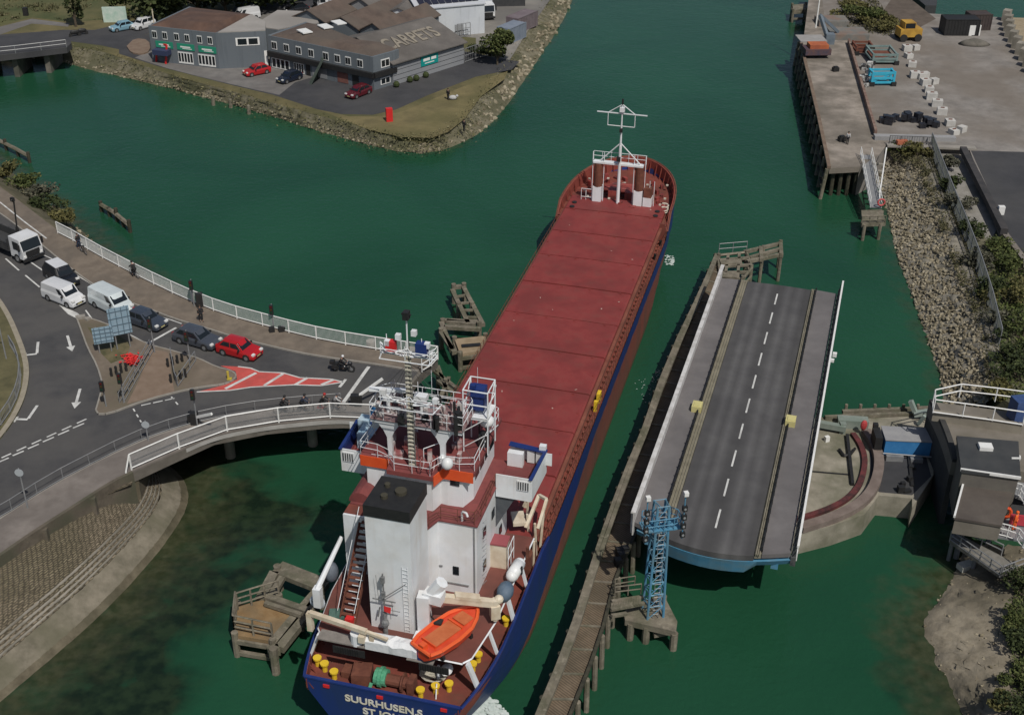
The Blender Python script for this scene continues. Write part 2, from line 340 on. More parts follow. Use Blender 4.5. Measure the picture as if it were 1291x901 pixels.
# ---- water: one sheet to the horizon, its tint follows how shallow the bed is
def seg_dist(p, a, b):
    ab = b-a; L = ab.length_squared; t = max(0, min(1, (p-a).dot(ab)/L)) if L else 0
    return (p-(a+ab*t)).length
SHALLOW = [([p.xy for p in SH_L2], 8, 1.0), ([p.xy for p in SH_FAR], 2.5, .6), ([p.xy for p in SH_L1], 5, .9),
           ([p.xy for p in SH_BR], 7, 1.0), ([p.xy for p in SH_R], 3.5, .7)]
WEED = [p.xy for p in PL([(215,620),(260,640),(300,660),(235,700),(180,780),(140,830),(120,880),(80,930)])]
def water():
    xs = [-3000,-900,-400,-220]+[-130+2.2*i for i in range(119)]+[220,400,900,3000]
    ys = [-400,-60,0]+[40+2.2*i for i in range(112)]+[320,380,480,700,1200,4000]
    v = [(x, y, 0) for y in ys for x in xs]; nx = len(xs); f = []
    for j in range(len(ys)-1):
        for i in range(nx-1): f.append((j*nx+i, j*nx+i+1, (j+1)*nx+i+1, (j+1)*nx+i))
    me = bpy.data.meshes.new('water'); me.from_pydata(v, [], f)
    at = me.attributes.new('shallow', 'FLOAT', 'POINT'); aw = me.attributes.new('weed', 'FLOAT', 'POINT')
    for i, (x, y, z) in enumerate(v):
        if -135 < x < 135 and 38 < y < 300:
            p = Vector((x, y)); s_ = 0
            for pl, wd, st in SHALLOW:
                d = min(seg_dist(p, a, b) for a, b in zip(pl, pl[1:]))
                s_ = max(s_, st*max(0, 1-d/wd))
            at.data[i].value = s_
            if x < 5 and y < 110:
                d = min(seg_dist(p, a, b) for a, b in zip(WEED, WEED[1:])); aw.data[i].value = max(0, 1-d/9.5)
            elif x > 26 and y < 82: aw.data[i].value = max(0, 1-(p-Vector((32.5, 63))).length/10)*.7
    m = bpy.data.materials.new('harbour_water'); m.use_nodes = True; n = m.node_tree; b = n.nodes['Principled BSDF']
    L = n.links.new; geo = n.nodes.new('ShaderNodeNewGeometry')
    def noise(sc_, det=4, dist=0):
        o = n.nodes.new('ShaderNodeTexNoise'); o.inputs['Scale'].default_value = sc_; o.inputs['Detail'].default_value = det; o.inputs['Distortion'].default_value = dist
        L(geo.outputs['Position'], o.inputs['Vector']); return o.outputs[0]
    def mr(src, a, b2, c=0, d=1):
        o = n.nodes.new('ShaderNodeMapRange'); o.inputs[1].default_value = a; o.inputs[2].default_value = b2; o.inputs[3].default_value = c; o.inputs[4].default_value = d
        L(src, o.inputs[0]); return o.outputs[0]
    def mix(fac, A, B):
        o = n.nodes.new('ShaderNodeMix'); o.data_type = 'RGBA'; L(fac, o.inputs[0])
        for k, q in ((6, A), (7, B)):
            if isinstance(q, tuple): o.inputs[k].default_value = (*q, 1)
            else: L(q, o.inputs[k])
        return o.outputs[2]
    def mul(a, b2, op='MULTIPLY'):
        o = n.nodes.new('ShaderNodeMath'); o.operation = op; o.use_clamp = True; L(a, o.inputs[0]); L(b2, o.inputs[1]); return o.outputs[0]
    base = mix(mr(noise(.03, 5, .8), .35, .65), (.0110,.055,.0280), (.0155,.072,.0365))
    A = n.nodes.new('ShaderNodeAttribute'); A.attribute_name = 'shallow'; W = n.nodes.new('ShaderNodeAttribute'); W.attribute_name = 'weed'
    wmask = mr(mul(W.outputs['Fac'], mr(noise(.22, 8, .5), .35, .75, .35, 1.6)), .12, .50, 0, .93)
    base = mix(wmask, base, mix(mr(noise(.8, 8), .4, .6), (.008,.014,.009), (.019,.031,.016)))
    smask = mr(mul(A.outputs['Fac'], mr(noise(.5, 6), .3, .7, .6, 1.5)), .35, 1.0, 0, .85)
    base = mix(smask, base, mix(mr(noise(1.2, 8), .35, .65), (.030,.036,.016), (.06,.062,.034)))
    L(base, b.inputs['Base Color']); b.inputs['Roughness'].default_value = .16; b.inputs['IOR'].default_value = 1.33; b.inputs['Specular IOR Level'].default_value = .35
    bu = n.nodes.new('ShaderNodeBump'); bu.inputs['Distance'].default_value = .08; bu.inputs['Strength'].default_value = .7
    add = mul(noise(1.3, 6, .4), noise(.35, 4, .3), 'ADD')
    o = n.nodes.new('ShaderNodeMath'); o.operation = 'ADD'; L(noise(1.6, 6, .4), o.inputs[0]); L(noise(.4, 4, .3), o.inputs[1])
    L(o.outputs[0], bu.inputs['Height']); L(bu.outputs[0], b.inputs['Normal'])
    me.materials.append(m); ob = bpy.data.objects.new('water', me); COL.objects.link(ob); tag(ob, kind='structure')
water()
# river bed under everything
b = MB(); b.box(-3000, 3000, -400, 4000, -6, -5); tag(b.build('river_bed', SOIL), kind='structure')

# ---- far land -------------------------------------------------------
ZF = 1.8
bank('far_bank', SH_FAR, TP_FAR, mat('bank_grass', (.075,.07,.035), (.19,.17,.12), .95, .7, bump=.08, bscale=3, col3=(.06,.062,.03), scale3=.15, amt3=.8), rows=8, n=170, amp=.22, seed=3)
b = MB(); q = [Vector((p.x, p.y)) for p in TP_FAR]; q2 = smooth_pts([p.copy() for p in TP_FAR], 1)
poly = [(p.x, p.y) for p in q2] + [(60, 700), (-500, 700), (-500, 260)]
b.prism(poly, -2, ZF); o = b.build('far_ground', GRASS); tag(o, kind='structure')
def zf(name, pts, mt, l): return sheet(name, pts, ZF, mt, lift=l)
zf('riverside_grass', [(395,136),(440,147),(480,147),(510,140),(560,119),(600,103),(640,90),(636,100),(606,122),(586,150),(566,166),(545,174),(506,173),(466,164)], mat('lawn', (.12,.10,.045), (.19,.155,.07), .95, .3, bump=.05, bscale=5, col3=(.09,.085,.03), scale3=.12, amt3=.6), .004)
zf('car_park', [(150,68),(200,84),(250,97),(290,107),(345,120),(400,138),(430,144),(470,145),(500,138),(540,120),(600,97),(645,88),(655,78),(620,72),(560,60),(450,50),(330,40),(200,40),(150,52)], ASPHD, .008)
zf('light_paving', [(170,73),(210,86),(250,96.5),(290,106),(325,114),(352,120),(372,104),(400,96),(420,86),(350,66),(280,74),(200,60)], PAVEG, .012)
zf('far_road', [(-60,62),(20,57),(85,52),(130,58),(165,66),(178,60),(168,48),(190,42),(200,30),(170,26),(120,38),(80,38),(0,44),(-60,50)], ASPHD, .012)
zf('far_footpath', [(-60,38),(0,34),(40,24),(88,30),(86,34),(40,30),(0,44),(-60,50)], PAVEG, .008)
zf('far_meadow', [(-200,40),(0,32),(40,22),(86,28),(120,26),(200,22),(240,-40),(-200,-60)], GRASSG, .004)
zf('back_yard', [(290,40),(330,30),(300,26),(320,8),(380,-8),(500,-20),(720,-40),(690,5),(665,40),(640,80),(600,60),(600,48),(450,35)], mat('yard_pale', (.17,.16,.145), (.24,.225,.20), .9, .2, col3=(.11,.105,.10), scale3=.07, amt3=.7), .004)
zf('back_road', [(285,22),(320,20),(420,6),(520,-10),(520,-30),(300,4)], ASPHD, .012)

# ---- left land, road and junction ------------------------------------
bank('left_bank', SH_L1, TP_L1, mat('weedy_bank', (.055,.055,.025), (.14,.12,.075), .95, .5, bump=.1, bscale=2, col3=(.09,.075,.04), scale3=.3), rows=6, n=60, amp=.4, seed=4)
FE = [(-400,60),(-60,195),(0,236),(40,266),(73,292),(120,319),(170,346),(243,381),(292,399),(341,412),(390,425),(442,435),(500,444),(552,452)]
FK = [(-400,90),(-60,228),(0,268),(49,305),(85,335),(122,362),(160,380),(195,392),(220,402),(262,414),(292,424),(335,435),(393,448),(468,458),(528,468)]
NK = [(-400,1000),(-100,722),(0,656),(60,617),(110,590),(155,568),(200,549),(260,531),(330,519),(400,513),(440,511),(490,512)]
NE = [(-400,1060),(-100,768),(0,700),(40,672),(100,634),(140,608),(166,596),(220,571),(269,549),(335,536),(405,529),(433,528),(480,532)]
land = PL(FE[:7], ZR) + PL([(206,430),(200,520),(172,592)], ZR) + PL(NE[:6][::-1], ZR)
b = MB(); b.prism([(p.x, p.y) for p in land], -2, ZR-.02); tag(b.build('left_ground', SOIL), kind='structure')
road = smooth_pts(PL(FK, ZR), 2) + smooth_pts(PL(NK, ZR), 2)[::-1]
b = MB(); b.fix = False; b.sheet(road); o = b.build('road', ASPH); tag(o, kind='structure')
bm = bmesh.new(); bm.from_mesh(o.data); bmesh.ops.triangulate(bm, faces=bm.faces); bm.to_mesh(o.data); bm.free()
def walk(name, A, B, mt, z0=ZR-.05, z1=ZR+.12, kerb_side=None):
    A = smooth_pts(PL(A, ZR), 2); B = smooth_pts(PL(B, ZR), 2); n = 120; A = resample(A, n); B = resample(B, n)
    b = MB(); secs = [[Vector((a.x,a.y,z0)), Vector((a.x,a.y,z1)), Vector((c.x,c.y,z1)), Vector((c.x,c.y,z0))] for a, c in zip(A, B)]
    b.loft(secs); tag(b.build(name, mt), kind='structure')
def inset_line(L_, d):
    out = []; n = len(L_)
    for i, p in enumerate(L_):
        a = L_[max(0, i-1)]; c = L_[min(n-1, i+1)]; t = (c-a).normalized(); out.append(p+Vector((-t.y, t.x, 0))*d)
    return out
walk('footpath', FE, FK, PAVE); walk('footpath', NE, NK, mat('paving_grey', (.15,.13,.115), (.21,.185,.165), .9, .8, bump=.01, bscale=12, col3=(.11,.095,.085), scale3=.25, amt3=.5))
for L_, s_ in ((FK, -1), (NK, 1)):
    q = resample(smooth_pts(PL(L_, ZR), 2), 140); q2 = inset_line(q, .16*s_)
    b = MB(); b.loft([[Vector((a.x,a.y,ZR-.03)), Vector((a.x,a.y,ZR+.125)), Vector((c.x,c.y,ZR+.125)), Vector((c.x,c.y,ZR-.03))] for a, c in zip(q2, q)])
    tag(b.build('kerb', KERB), kind='structure')
# grass verge inside the bend, far left, with kerb
VG = [(-60,330),(-20,355),(0,376),(14,398),(25,423),(34,447),(38,470),(33,500),(20,528),(0,555),(-30,585),(-80,620)]
b = MB(); q = smooth_pts(PL(VG, ZR), 2); b.prism([(p.x,p.y) for p in q], ZR-.04, ZR+.13); tag(b.build('verge', mat('verge_grass', (.07,.065,.03), (.13,.115,.055), .95, .5, bump=.05, bscale=5)), kind='structure')
q = resample(q, 80); q2 = inset_line(q, -.45)
b = MB(); b.loft([[Vector((a.x,a.y,ZR)), Vector((a.x,a.y,ZR+.15)), Vector((c.x,c.y,ZR+.15)), Vector((c.x,c.y,ZR))] for a, c in zip(q, q2)]); tag(b.build('kerb', mat('pale_kerb', (.24,.21,.16), (.30,.27,.21), .9, 2)), kind='structure')
# traffic island
IS = [(97,399),(118,404),(137,411),(158,422),(176,431),(195,438),(212,442),(232,448),(250,453),(272,464),(290,468),(298,474),(292,481),(280,485),(262,487),(237,491),(212,497),(190,503),(171,509),(137,522),(121,522),(126,505),(131,486),(124,462),(112,440),(104,418)]
q = smooth_pts(PL(IS, ZR), 1); b = MB(); b.prism([(p.x,p.y) for p in q], ZR-.04, ZR+.12); tag(b.build('traffic_island', mat('island_paving', (.125,.10,.075), (.18,.145,.11), .9, .6, col3=(.09,.08,.05), scale3=.3, amt3=.7)), kind='structure')
def ring(b, q, w_, z0, z1, s_=1):
    n = len(q); 
    for i in range(n):
        a, c = q[i], q[(i+1) % n]; t = (c-a).normalized(); nrm = Vector((-t.y, t.x, 0))*w_*s_
        b.add([a+Vector((0,0,z0)), c+Vector((0,0,z0)), c+Vector((0,0,z1)), a+Vector((0,0,z1)), a+nrm+Vector((0,0,z0)), c+nrm+Vector((0,0,z0)), c+nrm+Vector((0,0,z1)), a+nrm+Vector((0,0,z1))], [(0,1,2,3),(7,6,5,4),(3,2,6,7)])
b = MB(); ring(b, q, .14, 0, .135, 1); tag(b.build('kerb', KERB), kind='structure')
sheet('crossing_paving', [(190,440),(212,444),(216,470),(220,494),(196,500),(160,509),(176,478)], ZR+.12, mat('crossing_brown', (.17,.12,.085), (.21,.155,.115), .9, 1.0), lift=.004)
sheet('island_grass', [(110,412),(140,418),(165,432),(160,450),(140,458),(128,446),(118,425)], ZR+.12, mat('island_turf', (.06,.06,.025), (.14,.115,.06), .95, .7), lift=.006)
# red hatched area
RH = [(278,461),(300,462),(316,464),(327,468.5),(357,470),(378,476),(418,478),(433,481.5),(405,486),(370,485),(316,488),(290,492),(248,494),(284,485),(299,478),(297,468)]
sheet('red_surfacing', RH, ZR, REDROAD, lift=.008)
def line(b, p, q, w_=.12, z=ZR+.012):
    a, c = P(*p, ZR), P(*q, ZR); t = (c-a).normalized(); n_ = Vector((-t.y, t.x, 0))*w_/2
    b.sheet([Vector((r.x, r.y, z)) for r in (a-n_, c-n_, c+n_, a+n_)])
def dashes(b, p, q, w_, dl, gap, z=ZR+.012):
    a, c = P(*p, ZR), P(*q, ZR); L_ = (c-a).length; t = (c-a).normalized(); n_ = Vector((-t.y, t.x, 0))*w_/2; d = 0
    while d < L_:
        e = min(d+dl, L_); b.sheet([Vector((r.x, r.y, z)) for r in (a+t*d-n_, a+t*e-n_, a+t*e+n_, a+t*d+n_)]); d += dl+gap
def polyl(b, pts, w_, z=ZR+.012):
    for a, c in zip(pts, pts[1:]): line(b, a, c, w_, z)
b = MB(); b.fix = False
polyl(b, [(300,462),(316,464),(327,468.5),(357,470),(378,476),(418,478),(433,481.5),(405,486),(370,485),(316,488),(290,492),(248,494)], .16, ZR+.014)
for p, q_ in [((284,490),(323,470)),((333,486),(357,471)),((372,485),(388,476)),((405,485),(420,479))]: line(b, p, q_, .3, ZR+.016)
line(b, (465,462), (433,507), .32); line(b, (222,413), (188,432), .25); line(b, (436,478), (428,488), .25)
polyl(b, [(200,399),(215,403),(229,408)], .13)
polyl(b, [(0,256),(30,280),(59,302)], .16, ZR+.125+.004)
polyl(b, [(52,320),(71,329),(95,346),(122,362)], .12)
for a in [((7,326),(24,341)), ((32,347),(50,362)), ((38,330),(54,341)), ((54,341),(60,338)), ((-30,296),(-14,308)), ((-6,330),(-20,318))]: line(b, *a, .16)
polyl(b, [(108,391),(116,402),(137,409),(170,425),(181,431),(188,432)], .13)
b.sheet(PL([(74,384),(97,394),(106,401),(98,402),(86,396)], ZR+.013))
for k in range(6): line(b, (2+19*k, 577-8.7*k), (14+19*k, 571.5-8.7*k), .16); line(b, (-6+19*k+3, 583-8.7*k), (8+19*k+3, 577-8.7*k), .16)
for k in range(3): line(b, (178+15*k, 511-3.2*k), (190+15*k, 508.3-3.2*k), .14)
dashes(b, (205,552), (330,523), .1, 1.2, .8); dashes(b, (168,515), (178,532), .12, .5, .5); dashes(b, (216,500), (226,512), .12, .5, .5)
def arrow(b, px, py, px2, py2, turn=0):
    a, c = P(px, py, ZR), P(px2, py2, ZR); t = (c-a).normalized(); n_ = Vector((-t.y, t.x, 0)); z = Vector((0,0,.014)); e = c-t*1.0
    b.sheet([q+z for q in (a-n_*.12, e-n_*.12, e+n_*.12, a+n_*.12)])
    if turn == 0: b.sheet([q+z for q in (e-n_*.4, c, e+n_*.4)])
    else:
        s_ = n_*turn
        b.sheet([q+z for q in (e, e+s_*.9, e+s_*.9+t*.25, e+t*.25)]); b.sheet([q+z for q in (e+s_*.9-t*.3, e+s_*1.7+t*.12, e+s_*.9+t*.6)])
arrow(b, 85,423, 91,443); arrow(b, 101,490, 94,515); arrow(b, 48,431, 46,452, -1); arrow(b, 47,511, 30,536, -1)
for i, f in enumerate(b.f): pass
tag(b.build('road_markings', LINE), kind='structure')

# retaining wall and stone bank, lower left
W0 = resample(smooth_pts(PL(NE[:7], ZR), 2), 60); W1 = inset_line(W0, -.28)
bw = MB(); bw.loft([[Vector((a.x,a.y,2.3)), Vector((a.x,a.y,ZR+.2)), Vector((c.x,c.y,ZR+.2)), Vector((c.x,c.y,2.3))] for a, c in zip(W0, W1)])
for i in range(4, 60, 7):
    a, c = W0[i], W1[i]; t = (W0[i]-W0[i-1]).normalized(); bw.beam(c+(c-a)*.15+Vector((0,0,-2.4)), c+(c-a)*.15+Vector((0,0,.0)), .35, .35)
tag(bw.build('retaining_wall', mat('wall_stone', (.085,.07,.052), (.14,.118,.09), .95, 1.0, bump=.03, bscale=5, col3=(.055,.06,.035), scale3=.5, amt3=.7)), 'stained concrete retaining wall between the lower left footpath and the stone bank', 'wall')
hi = [Vector((p.x, p.y, 4.45)) for p in inset_line(W0, -.08)]
lo = SH_L2[:]
def stone_bank_mat():
    m = mat('pitched_stone', (.16,.13,.088), (.29,.24,.17), .95, 2.2, bump=.05, bscale=5, col3=(.15,.13,.08), scale3=.12, amt3=.6); return m
SB = stone_bank_mat(); n_ = SB.node_tree; geo = n_.nodes.new('ShaderNodeUVMap')
br = n_.nodes.new('ShaderNodeTexBrick'); br.inputs['Scale'].default_value = 1.0; br.inputs['Mortar Size'].default_value = .09; br.inputs['Brick Width'].default_value = .55; br.inputs['Row Height'].default_value = .38
br.inputs['Color1'].default_value = (1,1,1,1); br.inputs['Color2'].default_value = (.55,.55,.55,1); br.inputs['Mortar'].default_value = (.16,.16,.14,1)
n_.links.new(geo.outputs[0], br.inputs['Vector'])
mx = n_.nodes.new('ShaderNodeMix'); mx.data_type = 'RGBA'; mx.blend_type = 'MULTIPLY'; mx.inputs[0].default_value = .85
bs = n_.nodes['Principled BSDF']; src = bs.inputs['Base Color'].links[0].from_socket
n_.links.new(src, mx.inputs[6]); n_.links.new(br.outputs[0], mx.inputs[7]); n_.links.new(mx.outputs[2], bs.inputs['Base Color'])
o = bank('stone_bank', lo, hi, SB, rows=24, n=150, amp=.07, seed=5, t0=.30, rough=.6, z_lo=None)
def along_uv(o, n, rows, wid):
    me = o.data; uv = me.uv_layers.new(name='UVMap'); dist = [0]
    for i in range(1, n): dist.append(dist[-1]+(me.vertices[i].co-me.vertices[i-1].co).length)
    for lp in me.loops:
        i = lp.vertex_index; uv.data[lp.index].uv = (dist[i % n], (i//n)/rows*wid)
along_uv(o, 150, 24, 14.0)
bank('concrete_apron', lo, hi, mat('apron', (.12,.108,.078), (.215,.19,.145), .95, .8, bump=.03, bscale=4, col3=(.10,.095,.06), scale3=.25, amt3=.7), rows=10, n=120, amp=.05, seed=6, t0=.075, t1=.30, rough=.3, z_lo=None)
bank('tidal_ledge', lo, hi, mat('wet_ledge', (.07,.058,.035), (.14,.12,.08), .8, .8, bump=.05, bscale=3, col3=(.04,.04,.02), scale3=.3), rows=4, n=120, amp=.12, seed=8, t0=.0, t1=.08, rough=.3, z_lo=-1.0)
# raised courses running along the bank
for k, t in enumerate((.315, .36, .405, .46)):
    n = 110; lo2 = resample(smooth_pts(lo, 1), n); hi2 = resample(smooth_pts(hi, 1), n); b = MB(); c = [a.lerp(q, t)+Vector((0,0,.06)) for a, q in zip(lo2, hi2)]
    d = [a.lerp(q, t+.012)+Vector((0,0,.10)) for a, q in zip(lo2, hi2)]
    b.loft([[Vector((p.x,p.y,p.z-.25)), p, q, Vector((q.x,q.y,q.z-.25))] for p, q in zip(c, d)]); tag(b.build('bank_course', CONC), kind='structure')

# ---- right bank, quay ground and yard ---------------------------------
ZQ = 4.0
bank('rock_bank', SH_R, TP_R, ROCK, rows=16, n=110, amp=.28, seed=9, rough=.9)
bank('mud_bank', SH_BR, TP_BR, mat('mud_flat', (.175,.15,.108), (.31,.27,.205), .95, .7, detail=10, bump=.06, bscale=3, col3=(.085,.075,.05), scale3=.35, amt3=.75), rows=14, n=90, amp=.16, seed=10, rough=.9, curve=.7)
yard = PL([(1010,48),(1015,20),(1030,-6),(1070,-30),(1150,-4),(1165,15),(1300,24),(1500,40),(1500,900),(1400,900)], ZQ)
b = MB(); tp = [Vector((p.x, p.y, 0)) for p in TP_R]
pr = PL([(1180,20),(1300,26),(1700,50),(1700,600),(1300,600),(1300,520),(1256,500)], 3.2)
poly = [(p.x,p.y) for p in pr]+[(p.x,p.y) for p in tp[::-1]]
b.prism(poly, -2, 3.2); tag(b.build('right_ground', mat('scrub_soil', (.085,.08,.05), (.16,.145,.10), .95, .5, bump=.1, bscale=2, col3=(.06,.07,.03), scale3=.15, amt3=.8)), kind='structure')
b = MB(); b.prism([(p.x,p.y) for p in TP_BR]+[(p.x,p.y) for p in PL([(1330,1300),(1900,1300),(1900,690)], 1.9)], -2, 1.9); tag(b.build('lower_right_ground', MATS['scrub_soil']), kind='structure')
# yard platform, one metre higher than the scrub
YD = [(1084,209),(1060,130),(1046,70),(1034,-20),(1070,-60),(1120,-20),(1152,2),(1166,17),(1300,24),(1600,40),(1600,330),(1291,330),(1262,292),(1222,188),(1180,184),(1118,182),(1108,196)]
b = MB(); b.prism([(p.x,p.y) for p in PL([(1046,212),(1012,58),(1022,-20),(1050,-20),(1060,70),(1074,130),(1094,196),(1084,210)], ZQ)], ZQ-.75, ZQ-.004); tag(b.build('quay', QUAY), kind='structure')
yp = PL(YD, ZQ); b = MB(); b.prism([(p.x,p.y) for p in yp], -2, ZQ); tag(b.build('yard', YARD), kind='structure')
sheet('quay_surface', [(1046,211),(1012,60),(1040,56),(1072,50),(1104,168),(1118,182),(1108,196),(1084,209)], ZQ, QUAY, lift=.006)
sheet('tarmac_patch', [(1224,190),(1300,192),(1400,196),(1400,330),(1291,320),(1270,292)], ZQ, ASPHD, lift=.006)
sheet('worn_track', [(1108,22),(1130,-10),(1152,2),(1180,24),(1150,40)], ZQ, mat('dirt_track', (.075,.058,.045), (.12,.095,.075), .95, .5), lift=.006)
sheet('concrete_path', [(1182,186),(1220,190),(1236,232),(1256,290),(1248,306),(1224,282),(1200,230)], ZQ-.8, mat('pale_slab', (.19,.18,.16), (.29,.275,.25), .95, .6, col3=(.11,.105,.08), scale3=.25), lift=.02)
b = MB(); q = PL([(1182,186),(1220,190),(1236,232),(1256,290),(1248,306),(1224,282),(1200,230)], ZQ-.8); b.prism([(p.x,p.y) for p in q], 2.5, ZQ-.8); tag(b.build('slab_base', CONCD), kind='structure')
# far side water edge: green water shows above the yard, beyond it a second quay
# ================================================================== the ship
SH_A = R(75.0)
SHIP_S, SHIP_T0, SHIP_C = 51.5, None, 0.75
_u = Vector((math.cos(SH_A), math.sin(SH_A))); _v = Vector((math.sin(SH_A), -math.cos(SH_A)))
_q = P(806, 440, 0).xy; SHIP_T0 = _q.dot(_v) - 7.05 + SHIP_C + .05
SHIP_O = _u*SHIP_S + _v*SHIP_T0
ship = root('cargo_ship', 'blue and red cargo ship with long closed red hatch deck and white funnel aft', 'ship', (SHIP_O.x, SHIP_O.y, 0), SH_A)
def SL(px, py, z):
    p = P(px, py, z).xy - SHIP_O; return Vector((p.dot(_u), -p.dot(_v), z))
LS = 86.6
def ztop(x):
    if x < 16: return 5.75
    if x < 19: return 5.75-(x-16)/3*.6
    if x < 70.5: return 5.15
    if x < 73: return 5.15+(x-70.5)/2.5*2.2
    return 7.35+(x-73)/13*.55
def XT(z): return .06*(5.8-z) if z > 1.2 else .28+(1.2-z)*2.0
def hb(x, z):
    """half breadth of the hull"""
    B = 6.15; k = max(0, min(1, z/5.0))
    # bow
    xe = 80.5+6.1*k**1.2; xs = 62+11*k
    if x > xs:
        t = min(1, (x-xs)/(xe-xs)); f = (1-t**(1.7+.9*k))**(.75 - .18*k) if t < 1 else 0
    else: f = 1
    # stern
    xt = XT(z); w0 = .82*k+.35*(1-k)
    if x < 9+7*(1-k):
        t = max(0, (x-xt)/(9+7*(1-k)-xt)); f2 = w0+(1-w0)*(1-(1-t)**2.6)
        f = min(f, f2)
    return B*f
XS = [0,.35,.9,1.8,3,4.5,6,8,10,13,16,17.5,19,24,30,38,46,54,60,64,67,70.5,72,73,75,76.5,78,79.5,81,82.2,83.4,84.4,85.2,85.9,86.35,86.6]
b = MB(); secs = []
for x in XS:
    zt = ztop(x); zs = [-.6, 0, .8, 1.8, 2.8, 3.8, 4.6, zt]; row = []
    for z in zs:
        # stem rake: stations shear forward with height
        row.append((max(x, XT(z)), -max(.02, hb(max(x, XT(z)), z)), z))
    row = row[::-1]; secs.append(row + [(p[0], -p[1], p[2]) for p in row[::-1]])
b.loft(secs, cap=False, closed=False)
n0 = 16; b.add(secs[0], [list(range(16))])
# hull paint: blue above the old load line, weathered red antifouling below
def hull_mat():
    m = bpy.data.materials.new('hull_paint'); m.use_nodes = True; n = m.node_tree; L = n.links.new; p = n.nodes['Principled BSDF']
    tc = n.nodes.new('ShaderNodeTexCoord'); sx = n.nodes.new('ShaderNodeSeparateXYZ'); L(tc.outputs['Object'], sx.inputs[0])
    ramp = n.nodes.new('ShaderNodeMapRange'); ramp.inputs[1].default_value = 7; ramp.inputs[2].default_value = 34; ramp.inputs[3].default_value = .2; ramp.inputs[4].default_value = 3.75; L(sx.outputs[0], ramp.inputs[0])
    nz = n.nodes.new('ShaderNodeTexNoise'); nz.inputs['Scale'].default_value = .9; nz.inputs['Detail'].default_value = 8; L(tc.outputs['Object'], nz.inputs['Vector'])
    d = n.nodes.new('ShaderNodeMath'); d.operation = 'SUBTRACT'; L(sx.outputs[2], d.inputs[0]); L(ramp.outputs[0], d.inputs[1])
    d2 = n.nodes.new('ShaderNodeMath'); d2.operation = 'MULTIPLY_ADD'; L(nz.outputs[0], d2.inputs[0]); d2.inputs[1].default_value = .5; L(d.outputs[0], d2.inputs[2])
    st = n.nodes.new('ShaderNodeMapRange'); st.inputs[1].default_value = .22; st.inputs[2].default_value = .28; L(d2.outputs[0], st.inputs[0])
    def mixc(f, A, B):
        o = n.nodes.new('ShaderNodeMix'); o.data_type = 'RGBA'
        L(f, o.inputs[0])
        for k, q in ((6, A), (7, B)):
            if isinstance(q, tuple): o.inputs[k].default_value = (*q, 1)
            else: L(q, o.inputs[k])
        return o.outputs[2]
    nz2 = n.nodes.new('ShaderNodeTexNoise'); nz2.inputs['Scale'].default_value = .5; nz2.inputs['Detail'].default_value = 9; nz2.inputs['Roughness'].default_value = .7
    mp = n.nodes.new('ShaderNodeMapping'); mp.inputs['Scale'].default_value = (1, 1, .25); L(tc.outputs['Object'], mp.inputs[0]); L(mp.outputs[0], nz2.inputs['Vector'])
    r2 = n.nodes.new('ShaderNodeMapRange'); r2.inputs[1].default_value = .4; r2.inputs[2].default_value = .62; L(nz2.outputs[0], r2.inputs[0])
    redc = mixc(r2.outputs[0], (.23,.062,.048), (.14,.065,.055)); bluec = mixc(r2.outputs[0], (.011,.030,.16), (.016,.034,.12))
    col = mixc(st.outputs[0], redc, bluec)
    # green weed line at the water
    wl = n.nodes.new('ShaderNodeMapRange'); wl.inputs[1].default_value = .15; wl.inputs[2].default_value = .7; wl.inputs[3].default_value = .8; wl.inputs[4].default_value = 0; L(sx.outputs[2], wl.inputs[0])
    col = mixc(wl.outputs[0], col, (.07,.055,.028))
    L(col, p.inputs['Base Color']); p.inputs['Roughness'].default_value = .5; return m
HULLM = hull_mat()
b.build('hull', HULLM, ship, smooth=False)
def outline(x0, x1, z, ins, xs=XS):
    q = [x for x in xs if x0 < x < x1]; q = [x0]+q+[x1]
    L_ = [(x, max(.03, hb(x, z)-ins)) for x in q]
    return [(x, -y) for x, y in L_] + [(x, y) for x, y in L_[::-1]]
b = MB(); b.prism(outline(.15, 18, 5.0, .12), 4.6, 4.95); b.build('poop_deck', DKRED, ship)
b = MB(); b.prism(outline(17.8, 71.2, 4.9, .1), 4.3, 4.85); b.build('main_deck', DKRED, ship)
b = MB(); b.prism(outline(71.0, 86.2, 6.2, .22), 4.5, 6.35); b.build('forecastle', DKRED, ship)
# bulwarks: inner faces and cap rails
def bulwark(x0, x1, zb, capm=.10, closed_stern=False, closed_bow=False):
    b = MB(); q = [x0]+[x for x in XS if x0 < x < x1]+[x1]
    def side(s_): return [Vector((x, s_*max(.03, hb(x, ztop(x))), ztop(x))) for x in q]
    for s_ in (-1, 1):
        pts = side(s_); secs = []
        for p in pts:
            yi = s_*max(.02, abs(p.y)-.14)
            secs.append([Vector((p.x, yi, zb)), Vector((p.x, yi, p.z+.02)), Vector((p.x, p.y+s_*.04, p.z+.02)), Vector((p.x, p.y+s_*.04, p.z-.14)), Vector((p.x, p.y-s_*.06, p.z-.14)), Vector((p.x, p.y-s_*.06, zb))])
        b.loft(secs)
        b.m(1); b.path([p+Vector((0,0,.05)) for p in pts], .10, 5); b.m(0)
        for p in resample(pts, int((x1-x0)/1.3)+2):
            b.beam((p.x, p.y-s_*.15, zb), (p.x, p.y-s_*.15, p.z), .06, .12); b.beam((p.x, p.y-s_*.55, zb), (p.x, p.y-s_*.12, p.z-.1), .05, .06)
    if closed_stern:
        y = hb(0, ztop(0)); b.box(.12, .22, -y+.1, y-.1, zb, ztop(0)+.0); b.m(1).box(-.04, .18, -y, y, ztop(0)+.0, ztop(0)+.12); b.m(0)
    return b
bulwark(.05, 17.8, 4.9, closed_stern=True).build('stern_bulwark', [DKRED, BLUE], ship)
